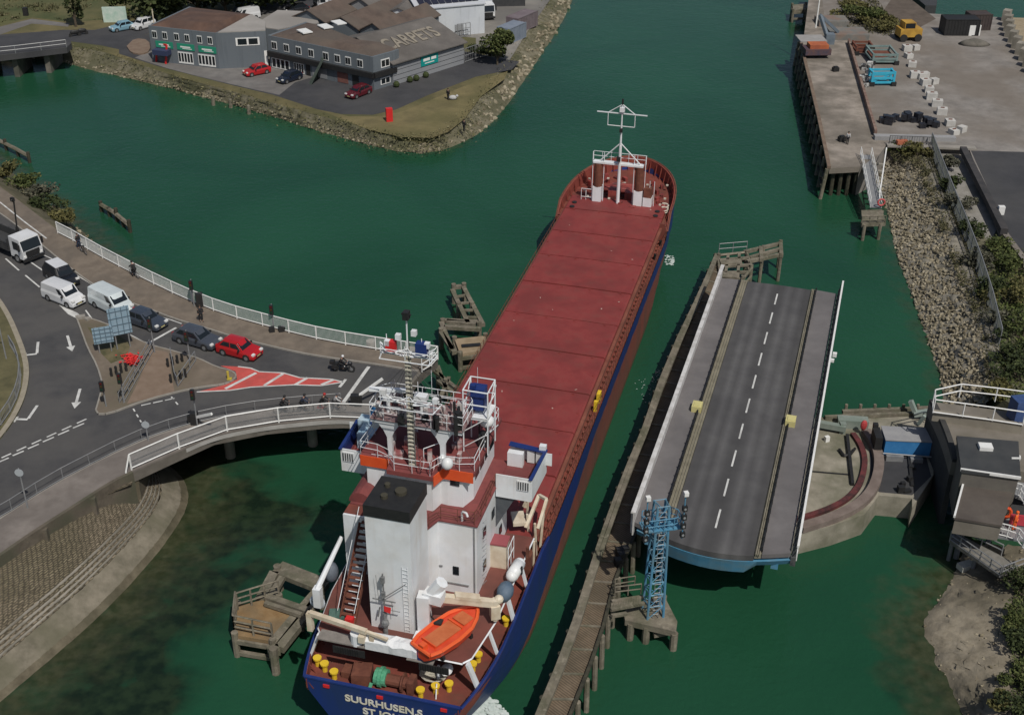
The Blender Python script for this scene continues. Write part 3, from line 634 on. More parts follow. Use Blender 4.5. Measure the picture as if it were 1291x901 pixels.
def bow_bulwark():
    b = MB(); q = [71.2]+[x for x in XS if 71.2 < x < 86.5]+[86.6]
    loop = [Vector((x, hb(x, ztop(x)), ztop(x))) for x in q] + [Vector((x, -hb(x, ztop(x)), ztop(x))) for x in q[::-1]]
    loop = [p for i, p in enumerate(loop) if i == 0 or (p-loop[i-1]).length > .02]
    i1 = inset_line(loop, -.22); c0_ = sum(loop, Vector())/len(loop)
    if (i1[5]-c0_).length > (loop[5]-c0_).length: i1 = inset_line(loop, .22); sg_ = 1
    b.loft([[Vector((i.x, i.y, 6.2)), Vector((i.x, i.y, o.z+.03)), Vector((o.x, o.y, o.z+.03)), Vector((o.x, o.y, o.z-.02))] for i, o in zip(i1, loop)], closed=False, cap=False)
    b.m(1); b.path([p+Vector((0,0,.05)) for p in loop], .10, 5); b.m(0)
    for i, o in list(zip(i1, loop))[::1]:
        d = (i-o).normalized(); b.beam(i+d*.3+Vector((0,0,6.3-i.z)), i+d*.02+Vector((0,0,-.1)), .06, .12)
    return b
bow_bulwark().build('bow_bulwark', [mat('bulwark_red', (.20,.04,.03), (.26,.06,.04), .7, .8), RUST], ship)
# side rail on the main deck (blue sheer strake with open rail stubs)
for s_ in (-1, 1):
    b = MB(); pts = [Vector((x, s_*(hb(x, 5)-.06), 5.1)) for x in [18,19,24,30,38,46,54,60,64,67,69,71]]
    pts = resample(pts, 54)
    for p in pts: b.tube(p, p+Vector((0,0,.95)), .028, 4)
    for k in (.95, .5): b.path([p+Vector((0,0,k)) for p in pts], .022, 4)
    b.build('side_rail', RUST, ship)
# ---- hatch coaming with its stays, hatch covers
HX0, HX1, HW = 15.2, 75.9, 5.38
b = MB(); 
b.box(HX0+.1, HX1-.1, -5.1, -4.95, 4.8, 6.45); b.box(HX0+.1, HX1-.1, 4.95, 5.1, 4.8, 6.45); b.box(HX0, HX0+.15, -5.1, 5.1, 4.8, 6.45); b.box(HX1-.15, HX1, -5.1, 5.1, 4.8, 6.45)
for s_ in (-1, 1):
    b.box(HX0, HX1, *(sorted((s_*5.1, s_*5.62))), 6.30, 6.40); b.box(HX0, HX1, *(sorted((s_*5.58, s_*5.64))), 6.12, 6.42)
    x = HX0+.5
    while x < HX1-.3:
        b.add([(x-.04, s_*5.1, 4.85), (x-.04, s_*5.32, 4.85), (x-.04, s_*5.58, 6.3), (x-.04, s_*5.1, 6.3), (x+.04, s_*5.1, 4.85), (x+.04, s_*5.32, 4.85), (x+.04, s_*5.58, 6.3), (x+.04, s_*5.1, 6.3)], [(0,1,2,3),(7,6,5,4),(1,5,6,2),(0,4,5,1)])
        b.box(x-.13, x+.13, *(sorted((s_*5.5, s_*5.62))), 4.85, 5.1)
        x += .92
    for zz in (5.35, 5.85): b.box(HX0, HX1, *(sorted((s_*5.1, s_*5.2))), zz, zz+.08)
b.build('hatch_coaming', COAM, ship)
edges = [75.7, 71.9, 66.0, 60.0, 53.8, 47.3, 41.3, 35.1, 29.2, 23.1, 15.4]
rr = random.Random(2)
for a, c in zip(edges, edges[1:]):
    b = MB(); zt = 6.92+rr.uniform(-.02, .02); h_ = .085
    prof = [(-HW, 6.46), (-HW, zt-.12), (-HW+.12, zt-.02), (0, zt+.03), (HW-.12, zt-.02), (HW, zt-.12), (HW, 6.46)]
    b.loft([[Vector((x, y, z)) for y, z in prof] for x in (c+h_, a-h_)])
    for k in range(4):                         # cleats and lifting sockets along the joint
        y = -4.2+2.8*k+rr.uniform(-.2, .2); b.cbox((a-.28, y, zt-.05), .16, .22, .12)
    for y in (-HW+.35, HW-.35): b.cbox(((a+c)/2, y, zt-.06), .35, .12, .1)
    b.build('hatch_cover', HATCH, ship)
b = MB()
for a in edges[1:-1]: b.box(a-.09, a+.09, -HW+.05, HW-.05, 6.46, 6.74)
b.build('joint_seal', mat('seal', (.05,.014,.012), (.07,.02,.016), .8, 2), ship)
b = MB(); r3 = random.Random(9)
for k in range(22):
    x = r3.uniform(17, 74); y = r3.uniform(-5, 5); b.cbox((x, y, 6.93), r3.uniform(.08,.3), r3.uniform(.05,.12), .02, r3.uniform(0, 3))
b.build('deck_litter', mat('pale_litter', (.45,.30,.26), None, .9), ship)
b = MB(); b.cbox((37.5, -5.72, 4.86), .7, .3, .9); b.cbox((35.9, -5.78, 4.86), .3, .3, 1.0); b.build('yellow_locker', YELLOW, ship)

# ---- boat deck and the house under it
bd = [SL(387,800,7.6), SL(575,838,7.6), SL(591,834,7.6), SL(628,783,7.6), SL(660,730,7.6)]
BX = bd[0].x
Yp, Ys = 5.5, -5.35
b = MB(); b.prism([(2.0, -4.6), (2.5, -5.0), (6, -5.5), (14.8, -5.75), (14.8, 5.75), (6, 5.5), (2.5, 5.0), (2.0, 4.6)], 7.42, 7.62); b.build('boat_deck', mat('boat_deck_brown', (.13,.042,.032), (.17,.055,.042), .8, .9, col3=(.10,.04,.03), scale3=.5), ship)
b = MB(); 
for s_ in (-1, 1): b.path([Vector((2.0, s_*4.6, 7.55)), Vector((2.5, s_*5.0, 7.55)), Vector((6, s_*5.52, 7.55)), Vector((14.8, s_*5.78, 7.55))], .07, 4)
b.tube((1.98, -4.6, 7.5), (1.98, -2.4, 7.5), .07, 4)
b.build('deck_edge', SHIPW, ship)
for x in (2.2, 5.2, 8.6, 12.0):
    for s_ in (-1, 1):
        b = MB(); y = s_*(4.85 if x < 3 else 5.35 if x < 6 else 5.6); yb = s_*(hb(x, 5.7)-.12); b.beam((x, yb, 5.6), (x, y, 7.45), .16, .42 if x < 3 or x == 8.6 else .22, up=(1,0,0)); b.build('deck_post', SHIPW, ship)
b = MB(); b.box(4.6, 15.0, -3.9, 3.9, 4.9, 7.42); hs = b.build('poop_house', SHIPW, ship)
b = MB()
for y in (-2.6, 0, 2.6): b.box(4.56, 4.6, y-.4, y+.4, 5.0, 6.9)
b.build('doorway', DARK, hs)
# ---- accommodation block
zH = 13.3
b = MB(); b.prism([(7.95,-3.75),(15.1,-3.75),(15.1,4.6),(8.1,4.6),(8.1,1.0),(7.95,1.0)], 7.62, zH-.001); hz = b.build('accommodation', SHIPW, ship)
b = MB(); b.prism([(6.9,-.85),(7.97,-1.25),(7.97,1.7),(6.9,1.7)], 7.62, zH-.003); b.build('casing', SHIPW, ship)
b = MB(); b.prism([(7.85,-3.85),(15.2,-3.85),(15.2,4.7),(8.0,4.7),(8.0,1.85),(6.8,1.85),(6.8,-.92),(7.85,-1.3)], zH, zH+.10); b.build('bridge_deck', ROOFRED, ship)
b = MB()
for s_, y in ((-1, -3.78), (1, 4.63)):
    for x in (9.6, 11.6, 13.4):
        for z in (8.6, 11.3): b.box(x-.3, x+.3, *(sorted((y, y+s_*.03))), z, z+.7)
b.box(7.90, 7.95, -2.55, -2.15, 9.15, 9.8)
b.build('window', GLASS, hz)
b = MB(); b.box(7.88, 7.95, -3.2, -1.7, 8.35, 8.45); b.box(7.88, 7.95, -1.45, -.75, 9.6, 9.72); b.tube((7.9,-.95,7.7),(7.9,-.95,13.2),.03,5); b.tube((7.9,-3.6,7.7),(7.9,-3.6,13.2),.05,5)
for k in range(14): b.tube((9.0+.2*(k%2),-3.82,7.8+.38*k),(9.45,-3.95,7.8+.38*k),.02,4)
b.build('pipework', GREYM, hz)
b = MB(); railing(b, [Vector((7.0,-.95,zH+.1)), Vector((7.95,-1.35,zH+.1)), Vector((7.95,-3.78,zH+.1)), Vector((12.2,-3.78,zH+.1))], 1.0, 1.0, .022, (1,.66,.33)); b.build('bridge_deck_rail', RUST, ship)
b = MB()
for (x, y) in ((8.15,-2.75),):
    b.path([Vector((x,y,zH+.1)), Vector((x,y,zH+.75)), Vector((x-.1,y-.12,zH+.92)), Vector((x-.2,y-.35,zH+.92)), Vector((x-.25,y-.45,zH+.7))], .075, 8)
b.path([Vector((6.0,2.6,zH+.1)), Vector((6.0,2.6,zH+.8)), Vector((5.85,2.75,zH+1.0)), Vector((5.7,2.95,zH+1.0)), Vector((5.65,3.05,zH+.7))], .09, 8)
b.build('vent_pipe', SHIPW, ship)
# port-side white screen with the stair in front
b = MB(); b.add([(6.9,4.75,zH),(6.9,2.55,zH),(6.9,4.1,7.62),(6.9,4.75,7.62),(7.05,4.75,zH),(7.05,2.55,zH),(7.05,4.1,7.62),(7.05,4.75,7.62)],[(0,1,2,3),(7,6,5,4),(0,4,5,1),(1,5,6,2),(3,7,4,0)]); b.build('wing_screen', SHIPW, ship)
b = MB(); b.box(7.06, 8.0, 1.9, 4.75, zH-.1, zH+.02); b.build('stair_landing', DKRED, ship)
b = MB()
for s_ in (2.15, 3.15):
    b.beam((6.75, s_+.35, zH), (3.3, s_+.75, 7.62), .07, .26)
for k in range(17):
    t = (k+.5)/17; x = 6.75-3.45*t; y = 2.5+.4*t; b.box(x-.13, x+.13, y, y+1.0, zH-5.68*t-.02, zH-5.68*t+.03)
st = b.build('stairway', RUST, ship)
b = MB()
for k in range(17):
    t = (k+.5)/17; x = 6.75-3.45*t; y = 2.5+.4*t; b.box(x-.15, x-.12, y+.1*(k%3), y+.5+.15*(k%3), zH-5.68*t+.0, zH-5.68*t+.05)
for s_ in (2.1, 3.2): b.tube((6.75, s_+.35, zH+.95), (3.3, s_+.78, 8.6), .025, 4)
b.build('tread_edge', SHIPW, st)
b = MB(); secs = []
for k in range(9):
    a = math.pi*k/8; secs.append((4.1+.75*math.cos(a), .75*math.sin(a)))
b.loft([[Vector((x, y, zH+.1+z)) for y, z in secs] for x in (8.2, 11.6)]); b.build('locker', ROOFRED, ship, smooth=False)

# ---- funnel
fq = [(3.55,-.98),(3.55,1.85),(6.45,1.75),(6.45,-1.02)]
b = MB(); b.prism([(3.55,-.98),(6.5,-1.02),(6.5,1.78),(3.55,1.85)], 7.62, 16.35); fu = b.build('funnel', SHIPW, ship)
b = MB(); b.prism([(3.50,-1.03),(6.55,-1.07),(6.55,1.83),(3.50,1.90)], 16.3, 17.1); fb = b.build('funnel_top', BLACK, ship)
b = MB()
for x, y, r_ in ((5.2,.1,.36),(4.5,.9,.22),(5.6,1.1,.18)):
    b.tube((x,y,17.0),(x,y,17.32),r_,12)
b.build('exhaust_pipe', mat('burnt_steel', (.05,.045,.03), None, .7), fu)
b = MB()
for k in range(17): b.tube((3.50,-.72,7.9+.3*k),(3.50,-.38,7.9+.3*k),.02,4)
b.tube((3.50,-.72,7.8),(3.50,-.72,12.9),.02,4); b.tube((3.50,-.38,7.8),(3.50,-.38,12.9),.02,4)
b.build('ladder', SHIPW, fu)
# aft signal mast in front of the funnel
b = MB(); mx_, my_ = 3.15, .75
b.tube((mx_,my_,7.62),(mx_,my_,9.3),.16,8,.14); b.tube((mx_,my_,9.3),(mx_,my_,12.4),.07,6,.05); b.ball((mx_-.05,my_,8.5),.27,.27,.3)
b.beam((mx_,my_-.75,10.3),(mx_,my_+.75,10.3),.06,.06); b.tube((mx_,my_,10.5),(mx_-.1,my_-1.5,12.0),.03,4); b.tube((mx_,my_,9.6),(mx_,my_-1.0,9.6),.04,4)
b.cbox((mx_-.05,my_,11.7),.22,.22,.5); b.cbox((mx_-.05,my_,10.6),.2,.2,.4); b.tube((mx_,my_+.35,10.3),(mx_,my_+.45,12.2),.015,4); b.tube((mx_,my_-.5,10.3),(mx_,my_-.55,9.2),.02,4); b.tube((mx_,my_+.3,9.7),(mx_,my_+.45,8.9),.05,4)
am = b.build('stern_light_mast', mat('mast_grey', (.10,.105,.11), (.22,.22,.22), .6, 4), ship)
b = MB(); b.add([(mx_-.2,my_-.05,9.6),(mx_-.2,my_-.45,9.5),(mx_-.15,my_-.5,9.95),(mx_-.2,my_-.05,10.05)],[(0,1,2,3)]); b.build('pennant', RED, am)

# ---- wheelhouse
zR = 16.25
A1, A2, PL_, PR_, AR1, AR2, FR = [SL(*q, zR) for q in ((448,573),(480,590),(475,592),(545,607),(550,597),(591,598),(622,529))]
xa, xp, xf = 9.35, 8.35, 15.9; yl, yr = 4.35, -3.15
roof = [(xa, yl), (xa, 2.35), (xp, 2.2), (xp, -.85), (xa, -1.15), (xa, yr), (xf, yr+.1), (xf, yl-.2)]
b = MB(); b.prism(roof, zR-.06, zR); b.build('wheelhouse_roof', ROOFRED, ship)
b = MB()
for i in (0, 4, 2):
    a, c = Vector((*roof[i], 0)), Vector((*roof[i+1], 0))
for (a, c, h_) in ((roof[0], roof[1], .72), (roof[4], roof[5], .72), (roof[3], roof[4], .72)):
    t = (Vector(c)-Vector(a)).normalized(); nx = Vector((t.y, -t.x)) ; nx = -nx if nx.x > 0 else nx
    p = [Vector(a), Vector(c), Vector(c)+nx*.06, Vector(a)+nx*.06]; b.prism([(q.x, q.y) for q in p], zR-h_, zR+.05)
b.build('orange_fascia', ORANGE, ship)
b = MB(); b.prism([(xp+.0,2.2),(xp+.05,-.85),(xp-.05,-.85),(xp-.06,2.2)], zR-.3, zR+.02); b.prism([(xa,yr),(xf,yr+.1),(xf,yr),(xa,yr-.07)], zR-.25, zR+.04); b.prism([(xa,yl),(xf,yl-.2),(xf,yl-.1),(xa,yl+.07)], zR-.25, zR+.04); b.build('roof_edge', ROOFRED, ship)
wall = [(xa+.1, yl-.35), (xa+.1, 2.2), (xp+.25, 2.0), (xp+.25, -.7), (xa+.15, -.95), (xa+.1, -1.4), (xa+.15, yr+.75), (xa+1.2, yr+.35), (xf-.4, yr+.4), (xf-.4, yl-.55), (xa+.6, yl-.3)]
b = MB(); b.prism(wall, zH+.1, zR-.061); wh = b.build('wheelhouse', SHIPW, ship)
b = MB(); b.box(xa+.06, xa+.11, yr+.95, -1.6, zH+1.75, zR-.75)
for k in range(4): b.box(10.9+1.15*k, 11.8+1.15*k, yr+.34, yr+.40, zH+1.3, zH+2.3)
for k in range(4): b.box(10.9+1.15*k, 11.8+1.15*k, yl-.46, yl-.40, zH+1.3, zH+2.3)
b.build('window', GLASS, wh)
# roof rails
b = MB(); z3 = Vector((0,0,zR))
pp = [Vector((*q, zR)) for q in roof]; railing(b, [pp[0]+Vector((.1,0,0)), pp[1], pp[2], pp[3], pp[4], pp[5], pp[6], pp[7], pp[0]+Vector((.1,0,0))], 1.05, 1.15, .022, (1, .55))
b.build('roof_rail', SHIPW, ship)
b = MB(); railing(b, [Vector((xa+.2,.15,zR)), Vector((xa+1.3,-.9,zR)), Vector((xf-.6,-.9,zR)), Vector((xf-.6,yr+.3,zR))], 1.15, 1.6, .03, (1,)); b.path([Vector((xa+.3,1.6,zR+.02)), Vector((xa+.3,3.7,zR+.02))], .02, 4); b.build('inner_rail', SHIPW, ship)
# wings
def wing(s_, yi, yo):
    w_ = root('tmp', None, None) if False else None
    b = MB(); b.prism([(12.2, s_*yi), (12.2, s_*(yo-.15)), (15.6, s_*yo), (15.9, s_*yi)], zH-.06, zH+.04); wd = b.build('bridge_wing', ROOFRED, ship)
    b = MB()
    b.box(12.12, 12.2, *(sorted((s_*(yi+.05), s_*(yo-.1)))), zH-.62, zH+1.15)
    b.prism([(12.2, s_*(yo-.15)), (15.6, s_*yo), (15.6, s_*(yo+.08)), (12.2, s_*(yo-.07))], zH-.62, zH+1.15)
    b.prism([(15.6, s_*yo), (15.9, s_*yi), (15.98, s_*yi), (15.7, s_*(yo+.06))], zH-.62, zH+1.15)
    b.build('wing_screen', SHIPW, wd)
    b = MB()
    b.prism([(12.22, s_*(yo-.22)), (15.56, s_*(yo-.07)), (15.56, s_*(yo-.01)), (12.22, s_*(yo-.16))], zH+.05, zH+1.0)
    b.prism([(15.2, s_*(yo-.02)), (15.45, s_*yi), (15.95, s_*yi), (15.65, s_*(yo+.02))], zH+1.16, zH+1.22)
    b.prism([(12.0, s_*(yo-.02)), (15.6, s_*(yo+.13)), (15.6, s_*(yo-.08)), (12.0, s_*(yo-.25))], zH+1.16, zH+1.24)
    b.build('blue_trim', BLUE, wd)
    b = MB(); b.box(12.06, 12.12, *(sorted((s_*(yo-.25), s_*(yo-1.05)))), zH+.2, zH+.95)
    b.build('grille_frame', SHIPW, wd)
    b = MB()
    for k in range(5): b.box(12.03, 12.06, *(sorted((s_*(yo-.34-.16*k), s_*(yo-.27-.16*k)))), zH+.28, zH+.88)
    b.build('grille', DARK, wd)
    b = MB(); b.box(14.75, 15.2, *(sorted((s_*(yi+.1), s_*(yi+1.15)))), zH+.05, zH+1.1); b.build('console', SHIPW, wd)
    b = MB()
    for k in range(3): b.box(15.4, 15.46, *(sorted((s_*(yi+1.3+.6*k), s_*(yi+1.8+.6*k)))), zH+.1, zH+1.05)
    b.build('wing_panel', SHIPW, wd)
    b = MB(); b.add([(12.3, s_*yi, zH-.2), (12.3, s_*(yo-1.0), zH-.2), (12.3, s_*yi, zH-3.3), (12.42, s_*yi, zH-.2), (12.42, s_*(yo-1.0), zH-.2), (12.42, s_*yi, zH-3.3)], [(0,1,2),(5,4,3),(0,3,4,1),(1,4,5,2)])
    b.add([(13.6, s_*yi, zH-.2), (13.6, s_*(yo-.6), zH-.2), (13.6, s_*yi, zH-3.3), (13.72, s_*yi, zH-.2), (13.72, s_*(yo-.6), zH-.2), (13.72, s_*yi, zH-3.3)], [(0,1,2),(5,4,3),(0,3,4,1),(1,4,5,2)])
    b.build('wing_bracket', mat('bracket_grey', (.06,.07,.08), (.09,.10,.11), .6, 2), wd)
wing(-1, 3.77, 6.3); wing(1, 4.6, 7.05)
b = MB(); b.cbox((15.6,-6.1,zH+1.2),.35,.45,.35); b.build('light_box', SHIPW, ship)
# ---- main mast and radar platform on the wheelhouse roof
MX, MY = SL(520, 588, zR).x, SL(520, 588, zR).y
b = MB(); zt = 26.3
for s_ in (-1, 1): b.tube((MX, MY+s_*.2, zR), (MX, MY+s_*.14, zt-2.0), .06, 6)
b.tube((MX+.12, MY, zR), (MX+.12, MY, zt-1.0), .13, 8, .07)
mm_ = b.build('main_mast', mat('mast_dark', (.10,.10,.095), (.16,.155,.14), .6, 3), ship)
b = MB(); k = 0; z = zR+.2
while z < zt-2: b.beam((MX-.04, MY-.2, z), (MX-.04, MY+.2, z), .09, .11); z += .30
b.build('mast_rung', mat('rung_cream', (.50,.47,.38), (.58,.55,.46), .5, 2), mm_)
b = MB()
for zz, wy in ((20.9, 1.9), (24.3, 1.7)):
    b.beam((MX, MY-wy, zz), (MX, MY+wy, zz), .08, .08)
    for s_ in (-1, 1):
        pts = [Vector((MX-.1, MY+s_*(.2+(wy-.2)*t), zz+.0-(.75*math.sin(math.pi*(1-t)*.5)*(1))+.75)) for t in [i/8 for i in range(9)]]
        b.path(pts, .05, 5)
        pts = [Vector((MX-.7*math.sin(math.pi*t), MY+s_*wy*(1-t)+0, zz+.5)) for t in [i/8 for i in range(9)]]
        b.path(pts, .035, 5)
    b.path([Vector((MX-.75, MY-wy*.9, zz)), Vector((MX-.75, MY+wy*.9, zz)), Vector((MX+.5, MY+wy, zz)), Vector((MX+.5, MY-wy, zz)), Vector((MX-.75, MY-wy*.9, zz))], .035, 5)
    b.path([Vector((MX-.75, MY-wy*.9, zz+.7)), Vector((MX-.75, MY+wy*.9, zz+.7))], .03, 5)
    for yy in (-wy, wy, 0): b.tube((MX-.5, MY+yy*.9, zz), (MX-.5, MY+yy*.9, zz+.9), .03, 5)
for s_ in (-.9, .4, 1.3): b.tube((MX, MY+s_, 24.3), (MX, MY+s_, 25.6), .03, 5); 
for (yy, zz) in ((-1.3,25.3),(1.2,25.1),(-.5,26),(.5,25.6),(1.6,21.6),(-1.7,21.5)): b.cbox((MX-.15, MY+yy, zz-.15), .3, .3, .34)
b.tube((MX, MY, zt-2), (MX, MY, zt+.7), .05, 6)
b.build('crosstree', SHIPW, mm_)
b = MB(); b.cbox((MX-.1, MY-.95, 24.6), .5, .7, .8); b.build('blue_lamp_box', BLUE, mm_)
b = MB(); b.cbox((MX-.1, MY+1.0, 24.55), .4, .6, .7); b.build('red_lamp_box', RED, mm_)
b = MB(); b.cbox((MX, MY, zt+.5), .45, .35, .5); b.tube((MX,MY-.3,zt+.8),(MX,MY+.3,zt+.8),.06,5); b.build('mast_top_light', BLACK, mm_)
# gate frame: two flared white columns carry the radar platform
zP = 18.75
b = MB()
for y in (MY+1.75, MY-1.75):
    secs = []
    for z, w_, d in ((zR, .28, .28), (zR+1.4, .3, .3), (zR+1.9, .7, .35), (zP, 1.5, .45)):
        secs.append([Vector((MX+.9-d/2, y-w_/2, z)), Vector((MX+.9+d/2, y-w_/2, z)), Vector((MX+.9+d/2, y+w_/2, z)), Vector((MX+.9-d/2, y+w_/2, z))])
    b.loft(secs)
b.box(MX+.6, MX+1.2, MY-3.1, MY+2.9, zP, zP+.25)
b.build('gate_frame', SHIPW, ship)
b = MB(); b.box(MX+.5, MX+3.2, MY-3.2, MY+2.9, zP+.26, zP+.33); rp = b.build('radar_platform', mat('grating', (.14,.06,.06), (.30,.22,.22), .7, 3), ship)
b = MB(); railing(b, [Vector((MX+.5,MY-3.2,zP+.3)), Vector((MX+3.2,MY-3.2,zP+.3)), Vector((MX+3.2,MY+2.9,zP+.3)), Vector((MX+.5,MY+2.9,zP+.3)), Vector((MX+.5,MY-3.2,zP+.3))], 1.1, 1.0, .024, (1,.5)); b.build('platform_rail', SHIPW, rp)
# the structure ahead on the starboard side: small platform with tarpaulin and lattice legs
b = MB(); x0, y0 = MX+2.5, MY-2.6
for dx, dy in ((0,0),(1.7,0),(0,-1.6),(1.7,-1.6)):
    b.tube((x0+dx, y0+dy, zR), (x0+dx, y0+dy, zR+4.6), .05, 5)
for zz in (zR+2.7, zR+4.6, zR+3.6):
    b.path([Vector((x0,y0,zz)), Vector((x0+1.7,y0,zz)), Vector((x0+1.7,y0-1.6,zz)), Vector((x0,y0-1.6,zz)), Vector((x0,y0,zz))], .045, 5)
b.box(x0, x0+1.7, y0-1.6, y0, zR+2.5, zR+2.7)
for s_ in (0, 1): b.tube((x0, y0-1.6*s_, zR+2.7), (x0+1.7, y0-1.6*s_, zR+4.6), .035, 4); b.tube((x0, y0-.1, zR+.4+s_*1.2), (x0, y0-1.5, zR+1.5+s_*1.2), .04, 4)
b.build('equipment_frame', SHIPW, ship)
b = MB(); b.cbox((x0+.8, y0-.8, zR+3.0), .8, .9, 1.5); b.cbox((x0+.5, y0-.5, zR+4.5), .35, .35, .3); b.build('covered_compass', BLUE, ship)
b = MB(); b.beam((MX+1.8, MY+.9, zP+1.9), (MX+1.2, MY+3.1, zP+2.0), .3, .2); b.build('radar_scanner', SHIPW, ship)
b = MB(); b.tube((MX+1.5, MY+2.0, zP+.3), (MX+1.5, MY+2.0, zP+1.8), .14, 8, .1); b.cbox((MX+1.5, MY+2.0, zP+1.4), .5, .45, .4); b.tube((MX+1.5, MY-.2, zP+.3), (MX+1.5, MY-.2, zP+1.6), .10, 8); b.cbox((MX+1.5, MY-.2, zP+1.6), .55, .8, .35)
b.build('radar_pedestal', SHIPW, ship)
b = MB(); rg = random.Random(4)
for k in range(26):
    x = MX+rg.uniform(.7, 3.0); y = MY+rg.uniform(-3.0, 2.8); h_ = rg.uniform(.2, .8); b.cbox((x, y, zP+.33), rg.uniform(.1,.4), rg.uniform(.1,.4), h_, rg.uniform(0,3))
    if k % 2: b.tube((x, y, zP+.3), (x+rg.uniform(-.4,.4), y+rg.uniform(-.4,.4), zP+rg.uniform(.8, 2.2)), .03, 4)
b.build('deck_fittings', mat('fittings', (.30,.27,.26), (.62,.60,.58), .6, 1.5, col3=(.20,.06,.06), scale3=1.2, amt3=.9), ship)
b = MB(); rg = random.Random(14)
for k in range(16):
    x = MX+rg.uniform(.4, 4.2); y = MY+rg.uniform(-2.8, 2.9)
    if abs(y-MY) < .4: continue
    b.cbox((x, y, zR), rg.uniform(.2,.7), rg.uniform(.2,.6), rg.uniform(.15,.9), rg.uniform(0,.5))
for y in (MY-.85, MY-1.55):
    b.path([Vector((MX-.6+.35*math.cos(a*.7), y, zR+.8+.5*math.sin(a*.7))) for a in range(10)], .035, 5)
b.build('roof_fittings', mat('roof_fittings', (.20,.05,.05), (.28,.10,.10), .6, 1.2, col3=(.6,.58,.56), scale3=1.5, amt3=.8), ship)
b = MB()
for (x, y, z_) in ((9.4,4.2,zR+1),(9.4,-3.1,zR+1),(15.8,-3,zR+1),(15.8,4.1,zR+1),(MX+3.2,MY-3.2,zP+1),(MX+3.2,MY+2.9,zP+1),(MX+.5,MY-3.2,zP+1),(8.4,0,zR)): b.tube((MX,MY,zt-2.5),(x,y,z_),.014,3)
b.build('stay_wire', DARK, mm_)
b = MB(); rg = random.Random(44)
for k in range(14):
    x = MX+rg.uniform(-.2,3.0); y = MY+rg.uniform(-2.9,2.8); b.cbox((x,y,zP+.33),rg.uniform(.15,.5),rg.uniform(.15,.5),rg.uniform(.4,1.3),rg.uniform(0,3))
b.build('equipment_box', BLACK, rp)
# domes and whips
b = MB(); 
dm = SL(604, 527, zR+1.6); dq = SL(613, 533, zR+1.6)
b.ball((dm.x, dm.y, zR+1.9), .33, .33, .38, 12, 8); b.ball((dq.x+.1, dq.y, zR+1.7), .5, .5, .42, 12, 8); b.ball((MX-.3, MY-2.4, zR+.9), .38, .38, .42, 12, 8); b.ball((xa+.4, -1.0, zR+.35), .26, .26, .4, 10, 6)
b.build('satellite_dome', SHIPW, ship, smooth=True)
b = MB(); b.tube((dm.x,dm.y,zR),(dm.x,dm.y,zR+1.6),.05,6); b.tube((dq.x,dq.y,zR),(dq.x,dq.y,zR+1.35),.05,6); b.cbox((dq.x-.2,dq.y+.1,zR),.6,.6,.9); b.build('dome_stand', BLACK, ship)
b = MB(); b.tube((14.9,yr+.2,zR),(14.9,yr+.2,zR+3.0),.04,6); b.ball((14.9,yr+.2,zR+3.1),.13); b.tube((13.9,1.0,zR),(13.9,1.0,zR+4.2),.02,4); b.tube((14.6,-1.9,zR),(14.6,-1.9,zR+4.5),.015,4); b.tube((15.4,2.5,zR),(15.4,2.5,zR+2.2),.03,5)
b.tube((15.0,yr,zR+.05),(12.2,yr,zR+1.0),.04,4); b.build('aerial', SHIPW, ship)
# small port-side kit: flags and floodlights on the wing
b = MB(); b.cbox((14.6,5.9,zH+.05),1.3,1.2,1.2); b.cbox((15.6,6.5,zH+.4),.8,.8,1.1); b.build('wing_locker', mat('pale_blue_kit', (.25,.42,.55), (.5,.58,.62), .5, 1.5), ship)
b = MB(); b.tube((13.4,4.4,zH+.1),(13.4,4.4,zH+3.6),.09,6); b.cbox((13.4,4.5,zH+2.6),.8,.9,.8); b.path([Vector((13.4,4.4,zH+3.6)), Vector((13.2,4.0,zH+4.4))], .05, 5); b.path([Vector((13.4,4.4,zH+3.6)), Vector((13.6,4.9,zH+4.3))], .05, 5); b.build('searchlight_stand', SHIPW, ship)
b = MB(); b.add([(15.3,5.3,zH+1.6),(15.2,4.7,zH+1.5),(15.2,4.75,zH+2.7),(15.3,5.35,zH+2.8)],[(0,1,2,3)]); b.build('signal_flag', mat('flag_red', (.45,.02,.06), None, .8), ship)
b = MB(); b.add([(15.6,6.1,zH+1.6),(15.5,5.5,zH+1.5),(15.5,5.55,zH+2.5),(15.6,6.15,zH+2.6)],[(0,1,2,3)]); b.tube((15.5,5.45,zH),(15.5,5.45,zH+3),.03,4); b.build('signal_flag', TARP, ship)

# ---- stern deck gear
b = MB(); b.box(1.5, 2.35, .9, 4.7, 7.62, 7.72); b.box(1.4, 2.3, -2.9, -1.2, 7.5, 7.58); b.build('stern_walkway', mat('grating_grey', (.17,.155,.14), (.23,.21,.19), .8, 2), ship)
b = MB(); rg = random.Random(5); secs = []
for i in range(12):
    y = 1.5-3.35*i/11; r_ = rg.uniform(-.05,.05); secs.append([Vector((1.5, y, 7.62)), Vector((1.45+r_, y, 8.25+r_)), Vector((1.75, y, 8.5+r_)), Vector((2.2, y, 8.48-r_)), Vector((2.45+r_, y, 8.2)), Vector((2.4, y, 7.62))])
b.loft(secs); b.build('white_cover', mat('canvas_white', (.62,.64,.66), (.70,.71,.72), .8, 2, bump=.03, bscale=4), ship)
b = MB(); b.cbox((1.95,-2.15,7.62),.95,.5,.95); b.build('blue_cover', BLUE, ship)
b = MB(); b.tube((1.9,2.15,7.62),(1.9,2.15,8.45),.42,14); b.cbox((3.1,-1.65,7.62),.7,1.0,.45); b.build('white_tank', SHIPW, ship)
b = MB()
